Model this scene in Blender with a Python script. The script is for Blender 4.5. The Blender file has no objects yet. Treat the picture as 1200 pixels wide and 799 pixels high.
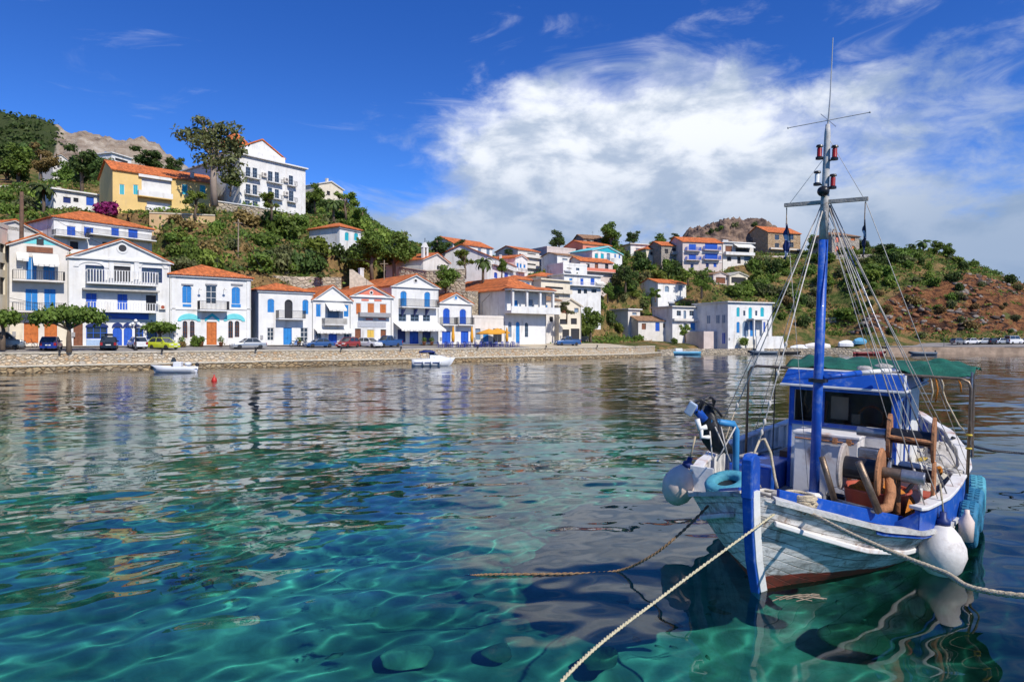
import bpy, math, random
import numpy as np
from mathutils import Vector, Matrix
S = bpy.context.scene
COL = S.collection
rnd = random.Random(7)
# ------------------------------------------------------------------ camera, sky, sun, exposure
HC = 3.5                                    # the photographer's eye above the water
cam = bpy.data.cameras.new('camera'); cam.lens = 24; cam.sensor_width = 36
cam.clip_start = .1; cam.clip_end = 6000
camo = bpy.data.objects.new('camera', cam); COL.objects.link(camo)
camo.location = (0, 0, HC); camo.rotation_euler = (math.pi/2, 0, 0)
cam.shift_y = -1.5/1200
S.camera = camo
SUN = Vector((.63, -.78, .97)).normalized()
ld = bpy.data.lights.new('sun', 'SUN'); ld.energy = 4.0; ld.angle = math.radians(.5); ld.color = (1, .95, .87)
lo = bpy.data.objects.new('sun', ld); COL.objects.link(lo); lo.location = (60, -50, 80)
lo.rotation_euler = SUN.to_track_quat('Z', 'Y').to_euler()
ld.cycles.is_caustics_light = True
S.view_settings.view_transform = 'Standard'; S.view_settings.look = 'None'
S.view_settings.exposure = .28; S.view_settings.gamma = 1
S.render.engine = 'CYCLES'
S.cycles.use_denoising = True
S.cycles.max_bounces = 7; S.cycles.diffuse_bounces = 2; S.cycles.glossy_bounces = 3; S.cycles.transmission_bounces = 5
S.cycles.transparent_max_bounces = 8; S.cycles.caustics_reflective = False; S.cycles.caustics_refractive = True
S.cycles.sample_clamp_indirect = 6

class NT:
    """short-hand for wiring shader nodes"""
    def __init__(s, tree): s.t = tree
    def n(s, kind, **kw):
        nd = s.t.nodes.new(kind)
        for k, v in kw.items(): setattr(nd, k, v)
        return nd
    def put(s, sock, v):
        if hasattr(v, 'is_linked') or isinstance(v, bpy.types.NodeSocket): s.t.links.new(v, sock)
        else: sock.default_value = v
    def m(s, op, a, b=0.0, c=None, clamp=False):
        nd = s.n('ShaderNodeMath', operation=op, use_clamp=clamp)
        s.put(nd.inputs[0], a); s.put(nd.inputs[1], b)
        if c is not None: s.put(nd.inputs[2], c)
        return nd.outputs[0]
    def ss(s, x, lo, hi, a=0.0, b=1.0):
        nd = s.n('ShaderNodeMapRange', interpolation_type='SMOOTHSTEP')
        s.put(nd.inputs[0], x); s.put(nd.inputs[1], lo); s.put(nd.inputs[2], hi); s.put(nd.inputs[3], a); s.put(nd.inputs[4], b)
        return nd.outputs[0]
    def mix(s, f, a, b, mode='MIX'):
        nd = s.n('ShaderNodeMix', data_type='RGBA', blend_type=mode)
        s.put(nd.inputs[0], f)
        s.put(nd.inputs[6], a if not isinstance(a, tuple) else (*a[:3], 1)); s.put(nd.inputs[7], b if not isinstance(b, tuple) else (*b[:3], 1))
        return nd.outputs[2]
    def noise(s, vec, scale, detail=4, rough=.55, dist=0.0):
        nd = s.n('ShaderNodeTexNoise'); 
        if vec is not None: s.put(nd.inputs['Vector'], vec)
        nd.inputs['Scale'].default_value = scale; nd.inputs['Detail'].default_value = detail
        nd.inputs['Roughness'].default_value = rough; nd.inputs['Distortion'].default_value = dist
        return nd.outputs[0]
    def map(s, vec, sc=(1, 1, 1), loc=(0, 0, 0), rot=(0, 0, 0)):
        nd = s.n('ShaderNodeMapping'); s.put(nd.inputs[0], vec)
        nd.inputs['Scale'].default_value = sc; nd.inputs['Location'].default_value = loc; nd.inputs['Rotation'].default_value = rot
        return nd.outputs[0]
    def comb(s, x, y, z):
        nd = s.n('ShaderNodeCombineXYZ'); s.put(nd.inputs[0], x); s.put(nd.inputs[1], y); s.put(nd.inputs[2], z); return nd.outputs[0]

W = bpy.data.worlds.new('World'); S.world = W; W.use_nodes = True
w = NT(W.node_tree); bg = W.node_tree.nodes['Background']
sky = w.n('ShaderNodeTexSky', sky_type='NISHITA'); sky.sun_disc = False
sky.sun_elevation = math.asin(SUN.z); sky.sun_rotation = math.atan2(SUN.x, SUN.y)
sky.altitude = 200; sky.air_density = 1.0; sky.dust_density = .2; sky.ozone_density = 4
tc = w.n('ShaderNodeTexCoord'); dirv = tc.outputs['Generated']
sp = w.n('ShaderNodeSeparateXYZ'); w.put(sp.inputs[0], dirv); dx, dy, dz = sp.outputs
az = w.m('MULTIPLY', w.m('ARCTAN2', dx, dy), 57.29578); el = w.m('MULTIPLY', w.m('ARCSINE', dz), 57.29578)
ae = w.comb(w.m('MULTIPLY', az, .1), w.m('MULTIPLY', el, .1), 0.0)     # the sky unrolled: ten degrees a unit
n1 = w.noise(w.map(ae, (1, 1.7, 1), (3.1, .7, 0), (0, 0, .3)), 1.5, 10, .6, .25)
n2 = w.noise(w.map(ae, (1, 1.8, 1), (7.7, 2.3, 4), (0, 0, .3)), 1.5, 9, .58, .2)
n3 = w.noise(w.map(ae, (.6, 2.2, 1), (1.2, 5.3, 9), (0, 0, .25)), 1.3, 7, .6, .8)
def blob(a0, e0, ra, re, amp=1.0):
    q = w.m('ADD', w.m('POWER', w.m('DIVIDE', w.m('SUBTRACT', az, a0), ra), 2.0), w.m('POWER', w.m('DIVIDE', w.m('SUBTRACT', el, e0), re), 2.0))
    return w.m('MULTIPLY', w.m('EXPONENT', w.m('MULTIPLY', q, -1.0)), amp)
field = None
for b in CLOUDS if 'CLOUDS' in globals() else [(4, 12.5, 11.5, 6.3, 1.12), (15, 16.6, 9, 4.6, .92), (-1, 18, 4.5, 2.2, .42), (-9, 7.6, 9, 3.3, .95), (22, 11.5, 10, 5.5, .60), (33, 7.0, 15, 4.6, .78), (14, 4, 50, 5, .5), (35, 15.5, 7, 2.8, .50), (28, 19, 7, 1.6, .30), (36, 20, 5, 1.5, .42), (29, 23.5, 3, 1.0, .42), (3, 20, 4, 1.6, .35), (120, 30, 60, 16, .7), (-150, 24, 55, 12, .6)]:
    field = blob(*b) if field is None else w.m('ADD', field, blob(*b))
dens = w.ss(w.m('ADD', field, w.m('MULTIPLY', w.m('SUBTRACT', n1, .5), 1.7)), .30, .95)
thin = w.m('MULTIPLY', w.ss(w.m('ADD', field, w.m('MULTIPLY', w.m('SUBTRACT', n3, .5), 2.6)), .22, 1.0), .6)
dens = w.m('MAXIMUM', dens, thin)
lit = w.m('MULTIPLY', w.ss(n2, .36, .60, .3, 1.0), w.ss(el, 6.0, 17.0, .30, 1.0))
lit = w.m('MULTIPLY', lit, w.ss(az, 20.0, 36.0, 1.0, .5))
ccol = w.mix(lit, (1.5, 2.2, 3.4), (5.6, 5.85, 6.3))
blue = w.mix(1.0, sky.outputs[0], (.30, .60, 1.12), 'MULTIPLY')
blue = w.mix(w.ss(el, 0.0, 30.0, .0, .62), blue, (.045, .41, 2.2))
blue = w.mix(w.ss(el, -1.0, 9.0, 1.0, 0.0), blue, (1.0, 2.2, 4.1))
full = w.mix(dens, blue, ccol)
W.node_tree.links.new(full, bg.inputs[0]); bg.inputs[1].default_value = .14

# ------------------------------------------------------------------ helpers
def X(u, d): return (u-600)/800*d
def Zv(v, d): return HC+(398-v)/800*d
def P(u, v, d): return Vector((X(u, d), d, Zv(v, d)))       # photograph pixel (1200 x 799) seen at depth d

def tag(o, label=None, cat=None, group=None, kind=None):
    if label: o['label'] = label
    if cat: o['category'] = cat
    if group: o['group'] = group
    if kind: o['kind'] = kind
    return o
def empty(name, loc, rz=0.0, label=None, cat=None, group=None, parent=None):
    o = bpy.data.objects.new(name, None); COL.objects.link(o); o.location = loc; o.rotation_euler = (0, 0, rz)
    o.empty_display_size = .3
    if parent is not None: o.parent = parent
    return tag(o, label, cat, group)
def copy_tree(o, parent=None):
    c = o.copy(); COL.objects.link(c)
    if parent is not None: c.parent = parent
    for ch in list(o.children): copy_tree(ch, c)
    return c

class MB:
    """collects vertices and faces and links them as ONE mesh object"""
    def __init__(s): s.v = []; s.f = []; s.mi = []; s.cur = 0
    def add(s, vs, fs):
        k = len(s.v); s.v += [tuple(p) for p in vs]; s.f += [tuple(i+k for i in f) for f in fs]; s.mi += [s.cur]*len(fs); return s
    def box(s, x0, x1, y0, y1, z0, z1, M=None):
        vs = [Vector(p) for p in ((x0,y0,z0),(x1,y0,z0),(x1,y1,z0),(x0,y1,z0),(x0,y0,z1),(x1,y0,z1),(x1,y1,z1),(x0,y1,z1))]
        if M is not None: vs = [M @ p for p in vs]
        return s.add(vs, [(0,3,2,1),(4,5,6,7),(0,1,5,4),(1,2,6,5),(2,3,7,6),(3,0,4,7)])
    def prism(s, poly, axis, a, b):
        """poly of 2-D points (counter-clockwise) pushed from a to b along axis 'x', 'y' or 'z'"""
        n = len(poly)
        def p(q, t): return {'x': (t, q[0], q[1]), 'y': (q[0], t, q[1]), 'z': (q[0], q[1], t)}[axis]
        vs = [p(q, a) for q in poly]+[p(q, b) for q in poly]
        fs = [tuple(range(n))[::-1], tuple(range(n, 2*n))]+[(i, (i+1) % n, n+(i+1) % n, n+i) for i in range(n)]
        return s.add(vs, fs)
    def tube(s, pts, r, sides=6, cap=True):
        pts = [Vector(p) for p in pts]; n = len(pts); rs = r if isinstance(r, (list, tuple)) else [r]*n
        k = len(s.v); up = None
        for i, p in enumerate(pts):
            t = (pts[min(i+1, n-1)]-pts[max(i-1, 0)]).normalized()
            if up is None:
                up = Vector((0, 0, 1)) if abs(t.z) < .9 else Vector((1, 0, 0))
            a = t.cross(up).normalized(); b = a.cross(t).normalized(); up = b
            for j in range(sides):
                an = 2*math.pi*j/sides
                s.v.append(tuple(p+(a*math.cos(an)+b*math.sin(an))*rs[i]))
        for i in range(n-1):
            for j in range(sides):
                s.f.append((k+i*sides+j, k+i*sides+(j+1) % sides, k+(i+1)*sides+(j+1) % sides, k+(i+1)*sides+j)); s.mi.append(s.cur)
        if cap:
            s.f.append(tuple(k+j for j in range(sides))[::-1]); s.mi.append(s.cur)
            s.f.append(tuple(k+(n-1)*sides+j for j in range(sides))); s.mi.append(s.cur)
        return s
    def lathe(s, prof, sides=16, M=None, ax=1.0):
        """profile of (radius, height) turned about z"""
        k = len(s.v)
        for r, z in prof:
            for j in range(sides):
                an = 2*math.pi*j/sides; p = Vector((r*math.cos(an), r*math.sin(an)*ax, z))
                s.v.append(tuple(M @ p if M is not None else p))
        n = len(prof)
        for i in range(n-1):
            for j in range(sides):
                s.f.append((k+i*sides+j, k+i*sides+(j+1) % sides, k+(i+1)*sides+(j+1) % sides, k+(i+1)*sides+j)); s.mi.append(s.cur)
        s.f.append(tuple(k+j for j in range(sides))[::-1]); s.mi.append(s.cur)
        s.f.append(tuple(k+(n-1)*sides+j for j in range(sides))); s.mi.append(s.cur)
        return s
    def torus(s, R, r, M=None, nu=28, nv=10, sq=1.0):
        k = len(s.v)
        for i in range(nu):
            a = 2*math.pi*i/nu
            for j in range(nv):
                b = 2*math.pi*j/nv; c, d = math.cos(b), math.sin(b)
                if sq < 1: c = math.copysign(abs(c)**sq, c); d = math.copysign(abs(d)**sq, d)
                p = Vector(((R+r*c)*math.cos(a), (R+r*c)*math.sin(a), r*d*1.25 if sq < 1 else r*d))
                s.v.append(tuple(M @ p if M is not None else p))
        for i in range(nu):
            for j in range(nv):
                s.f.append((k+i*nv+j, k+((i+1) % nu)*nv+j, k+((i+1) % nu)*nv+(j+1) % nv, k+i*nv+(j+1) % nv)); s.mi.append(s.cur)
        return s
    def ell(s, c, r, nu=12, nv=8, jit=0.0, rg=None):
        prof = []; k = len(s.v); rg = rg or rnd
        for i in range(nv+1):
            th = math.pi*i/nv
            for j in range(nu):
                a = 2*math.pi*j/nu; q = 1+(rg.uniform(-jit, jit) if jit else 0)
                s.v.append((c[0]+r[0]*math.sin(th)*math.cos(a)*q, c[1]+r[1]*math.sin(th)*math.sin(a)*q, c[2]-r[2]*math.cos(th)*q))
        for i in range(nv):
            for j in range(nu):
                s.f.append((k+i*nu+j, k+i*nu+(j+1) % nu, k+(i+1)*nu+(j+1) % nu, k+(i+1)*nu+j)); s.mi.append(s.cur)
        return s
    def build(s, name, mats, parent=None, smooth=False, bevel=0.0, sub=0):
        me = bpy.data.meshes.new(name); me.from_pydata(s.v, [], s.f)
        for m in (mats if isinstance(mats, (list, tuple)) else [mats]): me.materials.append(m)
        if isinstance(mats, (list, tuple)) and len(mats) > 1: me.polygons.foreach_set('material_index', s.mi)
        if smooth: me.polygons.foreach_set('use_smooth', [True]*len(s.f))
        me.update()
        o = bpy.data.objects.new(name, me); COL.objects.link(o)
        if parent is not None: o.parent = parent
        if bevel:
            b = o.modifiers.new('bevel', 'BEVEL'); b.width = bevel; b.segments = 2; b.limit_method = 'ANGLE'; b.angle_limit = .6
        if sub:
            b = o.modifiers.new('sub', 'SUBSURF'); b.levels = sub; b.render_levels = sub
        return o
def mesh_np(name, v, f, mats, parent=None, smooth=False, attr=None):
    """one mesh object out of numpy arrays (faces all of one size)"""
    me = bpy.data.meshes.new(name); v = np.asarray(v, np.float32); f = np.asarray(f, np.int32); k = f.shape[1]
    me.vertices.add(len(v)); me.vertices.foreach_set('co', v.ravel()); me.loops.add(f.size); me.polygons.add(len(f))
    me.loops.foreach_set('vertex_index', f.ravel()); me.polygons.foreach_set('loop_start', np.arange(0, f.size, k, dtype=np.int32))
    if smooth: me.polygons.foreach_set('use_smooth', np.ones(len(f), bool))
    me.update(calc_edges=True)
    for an, arr in (attr or {}).items():
        a = me.attributes.new(an, 'FLOAT', 'POINT'); a.data.foreach_set('value', np.asarray(arr, np.float32).ravel())
    for m in (mats if isinstance(mats, (list, tuple)) else [mats]): me.materials.append(m)
    o = bpy.data.objects.new(name, me); COL.objects.link(o)
    if parent is not None: o.parent = parent
    return o
def grid_faces(n, k):
    i = np.arange(n*k).reshape(n, k)
    return np.stack([i[:-1, :-1], i[:-1, 1:], i[1:, 1:], i[1:, :-1]], -1).reshape(-1, 4)
class VN:
    """value noise in 2-D with fractal octaves"""
    def __init__(s, seed): s.t = np.random.RandomState(seed).rand(256, 256)
    def one(s, x, y):
        xi = np.floor(x).astype(int); yi = np.floor(y).astype(int); fx = x-xi; fy = y-yi
        fx = fx*fx*(3-2*fx); fy = fy*fy*(3-2*fy); g = lambda a, b: s.t[a % 256, b % 256]
        return (g(xi, yi)*(1-fx)+g(xi+1, yi)*fx)*(1-fy)+(g(xi, yi+1)*(1-fx)+g(xi+1, yi+1)*fx)*fy
    def __call__(s, x, y, sc, oc=4, ridge=False):
        o = 0; a = 1; t = 0; x = np.asarray(x, float)*sc; y = np.asarray(y, float)*sc
        for _ in range(oc):
            q = s.one(x, y)*2-1
            if ridge: q = 1-2*np.abs(q)
            o = o+a*q; t += a; a *= .5; x = x*2.03+17.3; y = y*2.03+5.1
        return o/t
vn = VN(5); vn2 = VN(11)

# ------------------------------------------------------------------ materials
MATS = {}
def mat(name, col, rough=.7, metal=0.0, var=.12, vscale=6.0, bump=0.0, bscale=20.0, spec=.4, coat=0.0, stain=None, stain_amt=.5, sscale=1.5, emit=None, streak=False, isl=0.0, objr=0.0):
    if name in MATS: return MATS[name]
    m = bpy.data.materials.new(name); m.use_nodes = True; t = NT(m.node_tree); b = m.node_tree.nodes['Principled BSDF']
    tcx = t.n('ShaderNodeTexCoord').outputs['Object']
    c = t.n('ShaderNodeRGB'); c.outputs[0].default_value = (*col, 1); c = c.outputs[0]
    if stain:
        sc = t.map(tcx, (1, 1, .18)) if streak else tcx
        f = t.m('MULTIPLY', t.ss(t.noise(sc, sscale, 6, .65), .5, .75), stain_amt)
        c = t.mix(f, c, tuple(stain))
    if var:
        f = t.ss(t.noise(tcx, vscale, 5, .6), .25, .75, 1-var, 1+var)
        c = t.mix(1.0, c, t.comb(f, f, f), 'MULTIPLY')
    if isl or objr:
        hs = t.n('ShaderNodeHueSaturation'); t.put(hs.inputs['Color'], c)
        val = 1.0; hue = .5
        if isl:
            g = t.n('ShaderNodeNewGeometry').outputs['Random Per Island']
            val = t.m('ADD', t.m('MULTIPLY', t.m('SUBTRACT', g, .5), isl*2), 1.0)
        if objr:
            oi = t.n('ShaderNodeObjectInfo').outputs['Random']
            val = t.m('MULTIPLY', val, t.m('ADD', t.m('MULTIPLY', t.m('SUBTRACT', oi, .5), objr*2), 1.0))
            hue = t.m('ADD', t.m('MULTIPLY', t.m('SUBTRACT', oi, .5), objr*.09), .5)
        t.put(hs.inputs['Value'], val); t.put(hs.inputs['Hue'], hue); c = hs.outputs[0]
    t.put(b.inputs['Base Color'], c)
    b.inputs['Roughness'].default_value = rough; b.inputs['Metallic'].default_value = metal
    b.inputs['Specular IOR Level'].default_value = spec; b.inputs['Coat Weight'].default_value = coat
    if bump:
        bn = t.n('ShaderNodeBump'); bn.inputs['Strength'].default_value = min(1, bump); bn.inputs['Distance'].default_value = .05*max(1, bump)
        t.put(bn.inputs['Height'], t.noise(tcx, bscale, 5, .6)); t.put(b.inputs['Normal'], bn.outputs[0])
    MATS[name] = m
    return m
def leafmat(name, col, isl=.35, objr=.22, trans=.42):
    if name in MATS: return MATS[name]
    m = mat(name, col, .6, 0, .15, .8, isl=isl, objr=objr, spec=.25)
    nt = m.node_tree; b = nt.nodes['Principled BSDF']; out = nt.nodes['Material Output']
    tr = nt.nodes.new('ShaderNodeBsdfTranslucent'); mx = nt.nodes.new('ShaderNodeMixShader'); mx.inputs[0].default_value = trans
    nt.links.new(b.inputs['Base Color'].links[0].from_socket, tr.inputs[0])
    nt.links.new(b.outputs[0], mx.inputs[1]); nt.links.new(tr.outputs[0], mx.inputs[2]); nt.links.new(mx.outputs[0], out.inputs[0])
    return m
def tilemat(name, col, ax):
    """terracotta roof: rows of round tiles running down the slope (ax: the axis the rows step along)"""
    if name in MATS: return MATS[name]
    m = mat(name, col, .8, 0, .22, 1.1, stain=(col[0]*.45, col[1]*.75, col[2]*1.1), stain_amt=.55, sscale=.8)
    t = NT(m.node_tree); b = m.node_tree.nodes['Principled BSDF']
    tcx = t.n('ShaderNodeTexCoord').outputs['Object']; q = t.n('ShaderNodeSeparateXYZ'); t.put(q.inputs[0], tcx)
    wv = t.m('ABSOLUTE', t.m('SINE', t.m('MULTIPLY', q.outputs[ax], math.pi/.26)))
    wv2 = t.m('FRACT', t.m('MULTIPLY', q.outputs[2], 4.4))
    base = b.inputs['Base Color'].links[0].from_socket
    cell = t.n('ShaderNodeTexWhiteNoise', noise_dimensions='2D')
    t.put(cell.inputs['Vector'], t.comb(t.m('FLOOR', t.m('DIVIDE', q.outputs[ax], .26)), t.m('FLOOR', t.m('MULTIPLY', q.outputs[2], 4.4)), 0.0))
    f = t.ss(cell.outputs[0], 0.0, 1.0, .72, 1.2)
    t.put(b.inputs['Base Color'], t.mix(1.0, base, t.comb(f, f, f), 'MULTIPLY'))
    bn = t.n('ShaderNodeBump'); bn.inputs['Strength'].default_value = .9; bn.inputs['Distance'].default_value = .09
    t.put(bn.inputs['Height'], t.m('ADD', wv, t.m('MULTIPLY', wv2, .4))); t.put(b.inputs['Normal'], bn.outputs[0])
    return m
def stonemat(name, cols, scale, mortar=(.5, .46, .38), flat=(1, 1, 1.6), bump=1.0):
    if name in MATS: return MATS[name]
    m = bpy.data.materials.new(name); m.use_nodes = True; t = NT(m.node_tree); b = m.node_tree.nodes['Principled BSDF']
    tcx = t.n('ShaderNodeTexCoord').outputs['Object']; mp = t.map(tcx, flat)
    nz = t.n('ShaderNodeTexNoise'); t.put(nz.inputs['Vector'], mp); nz.inputs['Scale'].default_value = scale*.7
    wob = t.n('ShaderNodeVectorMath', operation='MULTIPLY_ADD'); t.put(wob.inputs[0], nz.outputs[1]); wob.inputs[1].default_value = (.35/scale,)*3; t.put(wob.inputs[2], mp)
    vo = t.n('ShaderNodeTexVoronoi'); t.put(vo.inputs['Vector'], wob.outputs[0]); vo.inputs['Scale'].default_value = scale
    ve = t.n('ShaderNodeTexVoronoi', feature='DISTANCE_TO_EDGE'); t.put(ve.inputs['Vector'], wob.outputs[0]); ve.inputs['Scale'].default_value = scale
    sepc = t.n('ShaderNodeSeparateColor'); t.put(sepc.inputs[0], vo.outputs['Color'])
    rp = t.n('ShaderNodeValToRGB'); t.put(rp.inputs[0], sepc.outputs[0]); e = rp.color_ramp.elements
    for i, c in enumerate(cols):
        el_ = e[i] if i < 2 else e.new(i/(len(cols)-1))
        el_.position = i/(len(cols)-1); el_.color = (*c, 1)
    f = t.ss(t.noise(tcx, scale*3, 5, .65), .25, .75, .7, 1.25)
    c = t.mix(1.0, rp.outputs[0], t.comb(f, f, f), 'MULTIPLY')
    c = t.mix(t.ss(ve.outputs['Distance'], .02, .09, 1, 0), c, tuple(mortar))
    t.put(b.inputs['Base Color'], c); b.inputs['Roughness'].default_value = .9
    bn = t.n('ShaderNodeBump'); bn.inputs['Strength'].default_value = min(1, bump); bn.inputs['Distance'].default_value = .12
    t.put(bn.inputs['Height'], t.m('ADD', t.ss(ve.outputs['Distance'], 0.0, .2), t.m('MULTIPLY', t.noise(tcx, scale*5, 4), .5))); t.put(b.inputs['Normal'], bn.outputs[0])
    MATS[name] = m
    return m
WHITE = mat('white plaster', (.74, .725, .69), .85, 0, .09, .7, .25, 3, stain=(.42, .37, .31), stain_amt=.6, sscale=.8, streak=True)
WHITE2 = mat('warm white plaster', (.69, .645, .58), .85, 0, .10, .7, .25, 3, stain=(.5, .44, .36), stain_amt=.45, sscale=.9, streak=True)
CREAM = mat('cream plaster', (.72, .64, .50), .85, 0, .09, .7, .2, 3, stain=(.45, .38, .28), stain_amt=.4, streak=True)
PINKW = mat('faded pink plaster', (.62, .52, .47), .85, 0, .1, .7, .2, 3, stain=(.36, .3, .27), stain_amt=.5, streak=True)
YELLOW = mat('yellow plaster', (.74, .52, .20), .85, 0, .08, .6, .2, 3, stain=(.6, .44, .25), stain_amt=.4, streak=True)
OCHRE = stonemat('ochre stone', [(.42, .27, .14), (.55, .36, .19), (.36, .22, .12), (.6, .42, .25)], 1.6, (.5, .38, .25))
STONE = stonemat('grey field stone', [(.33, .29, .25), (.45, .38, .3), (.27, .24, .22), (.5, .44, .36)], 1.5, (.42, .37, .3))
WALLST = stonemat('terrace stone', [(.40, .33, .24), (.52, .43, .31), (.3, .26, .21), (.58, .48, .36)], 1.1, (.36, .3, .21))
QUAY1 = stonemat('upper quay stone', [(.52, .42, .29), (.62, .56, .46), (.48, .31, .17), (.66, .55, .39), (.42, .38, .33)], 2.0, (.46, .37, .25), (1, 1, 1.7))
QUAY2 = stonemat('tide line quay stone', [(.33, .22, .11), (.42, .31, .17), (.26, .2, .13), (.46, .36, .22)], 1.3, (.22, .15, .08), (1, 1, 1.9))
COPING = mat('pale coping stone', (.60, .53, .41), .85, 0, .2, 2.5, .4, 6, stain=(.34, .27, .18), stain_amt=.6)
TILE_Y = tilemat('terracotta tiles', (.62, .17, .045), 1)
TILE_X = tilemat('terracotta tiles across', (.62, .17, .045), 0)
TILE_OLD = tilemat('weathered brown tiles', (.34, .19, .10), 0)
BLUE = mat('cobalt paint', (.022, .10, .50), .45, 0, .12, 2)
BLUE2 = mat('azure paint', (.03, .22, .55), .45, 0, .12, 2)
TURQ = mat('turquoise paint', (.03, .42, .50), .5, 0, .1, 2)
TURQL = mat('pale turquoise paint', (.16, .60, .62), .6, 0, .08, 2)
SALMON = mat('salmon paint', (.70, .21, .13), .6, 0, .1, 2)
ORWOOD = mat('orange stained wood', (.52, .15, .035), .5, 0, .2, 3)
BRWOOD = mat('brown stained wood', (.20, .075, .035), .55, 0, .25, 3)
GREYP = mat('grey paint', (.33, .32, .32), .7, 0, .1, 2)
GREYB = mat('grey blue paint', (.18, .25, .34), .5, 0, .1, 2)
NAVY = mat('navy paint', (.015, .03, .14), .45, 0, .1, 2)
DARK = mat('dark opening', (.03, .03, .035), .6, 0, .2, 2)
GLASS = mat('window glass', (.035, .045, .06), .08, 0, .1, 1, spec=.8)
IRON = mat('black iron', (.05, .05, .055), .5, .6)
CONC = mat('bare concrete', (.42, .40, .36), .9, 0, .2, 1.5, .5, 5, stain=(.22, .19, .15), stain_amt=.5, streak=True)
CLOTHW = mat('white awning cloth', (.74, .71, .64), .9, 0, .06, 3)
YELP = mat('yellow paint', (.72, .48, .09), .6)
# ------------------------------------------------------------------ where the buildings stand (needed before the hill is shaped)
QT = Vector((.775, .632, 0)).normalized(); QN = Vector((QT.y, -QT.x, 0))     # along the quay; from the houses towards the water
Q0 = Vector((-53.0, 71.0, 0))
def facade_depth(u, off=9.0):
    """depth at which the line of house fronts (off metres behind the quay's edge) is seen in column u"""
    o = Q0-QN*off; k = (u-600)/800
    s = (k*o.y-o.x)/(QT.x-k*QT.y)
    return o.y+s*QT.y
HOUSES = []
def dd(u, d):
    """buildings right of the corner house stand further back, behind the bend of the shore"""
    c = lambda t: max(0.0, min(1.0, t))
    return d+20*c((u-570)/30)*(1-.6*c((u-930)/110))*(1-.7*c((d-185)/30))
class House:
    def __init__(s, name, label, u, v, d, D, wall, roof, ops=(), cat='house', group=None, found=5.0, side=(), flat_terrain=True, uside=None):
        s.name, s.label, s.wall, s.roof, s.ops, s.D, s.cat, s.group, s.found, s.side = name, label, wall, roof, ops, D, cat, group, found, side
        if d is None: d = (facade_depth(u[0]), facade_depth(u[1]))
        else: d = (dd(u[0], d[0]), dd(u[1], d[1]))
        s.L = Vector((X(u[0], d[0]), d[0], 0)); s.R = Vector((X(u[1], d[1]), d[1], 0))
        s.W = (s.R-s.L).length; s.c = (s.R-s.L)/s.W; s.ang = math.atan2(s.c.y, s.c.x)
        um = (u[0]+u[1])/2; dm = s.depth(um)
        s.z0 = Zv(v[1], dm); s.h = Zv(v[0], dm)-s.z0
        s.L.z = s.z0; s.flat = flat_terrain
        HOUSES.append(s)
    def sx(s, u):
        k = (u-600)/800; return (k*s.L.y-s.L.x)/(s.c.x-k*s.c.y)
    def depth(s, u): return s.L.y+s.sx(u)*s.c.y
    def px(s, u, v): return s.sx(u), Zv(v, s.depth(u))-s.z0
    def corners(s, m=0.0):
        n = Vector((-s.c.y, s.c.x, 0))
        return [s.L-s.c*m-n*m, s.R+s.c*m-n*m, s.R+s.c*m+n*(s.D+m), s.L-s.c*m+n*(s.D+m)]

A1 = House('seafront_house', 'tall white house with turquoise triangular gable and orange garage doors', (11, 81), (288, 406), None, 10, WHITE2, ('gable', TILE_Y, 275),
  [('S',30,301,44,328,BLUE2),('S',50,302,65,328,BLUE2),('S',29,338,45,364,BLUE2),('S',51,338,66,364,BLUE2),('D',28,378,45,402,ORWOOD),('D',52,378,67,402,ORWOOD)])
A2 = House('seafront_house', 'big white house with arched loggia, white balustrades and blue shopfront beside the lamp post', (81, 200), (304, 406), None, 14, WHITE, ('gable', TILE_Y, 281),
  [('W',100,311,122,330,NAVY),('O',133,312,153,330,DARK),('W',166,314,190,331,NAVY),('S',100,343,114,362,BLUE),('S',137,344,150,363,BLUE),('O',171,346,183,364,DARK),
   ('D',86,378,97,406,BRWOOD),('W',101,383,126,397,BLUE),('D',132,383,143,405,BLUE,1),('D',145,383,155,405,BLUE,1),('W',158,384,168,397,BLUE),('W',172,384,184,397,BLUE)])
A3 = House('seafront_house', 'white hip-roofed house with turquoise arched mouldings and an orange front door', (200, 294), (323, 405), None, 11, WHITE, ('hip', TILE_X, 311),
  [('S',213,334,225,355,BLUE2,1),('W',241,335,254,356,WHITE),('S',271,336,282,356,BLUE2,1),('W',214,376,219.5,396,BRWOOD,1),('W',222.5,376,228,395,BRWOOD,1),('D',242,377,254,404,ORWOOD),('W',267.5,376,273,396,BRWOOD,1),('W',275,376,280.5,395,BRWOOD,1)])
A4 = House('seafront_house', 'plain white house with low red hip roof and one blue door near the parked motorbike', (303, 367), (340, 407), None, 9, WHITE, ('hip', TILE_X, 332),
  [('S',313,350,322,366,BLUE2,1),('O',333.5,351,343,373,DARK,1),('S',354,351,362,368,BLUE2,1),('W',313,384,321,399,WHITE),('D',332,384,342,406,BLUE2),('W',352,384,361,400,WHITE)])
A5 = House('seafront_house', 'white gabled house with blue shutters and a small white awning over its balcony', (367, 411), (351, 407), None, 11, WHITE, ('gable', TILE_Y, 335),
  [('S',370,356,376.5,371,BLUE2),('O',384,356,397,373,GREYB),('S',402.5,357,409,371,BLUE2),('W',370,389,376.5,400,GREYB),('D',385,389,395,405,BLUE),('W',403,390,409.5,400,GREYB)])
A6 = House('seafront_house', 'narrow house with salmon gable, orange shutters and grey bands', (411, 459), (347, 407), None, 10, WHITE, ('gable', TILE_Y, 335),
  [('S',417,355,423.5,368,ORWOOD),('S',430.5,355,439,368,ORWOOD),('S',445,356,453,368,ORWOOD),('O',416,385,423,399,BRWOOD),('S',430,386,439,398,YELP),('O',446,386,452.5,398,BRWOOD)])
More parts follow.
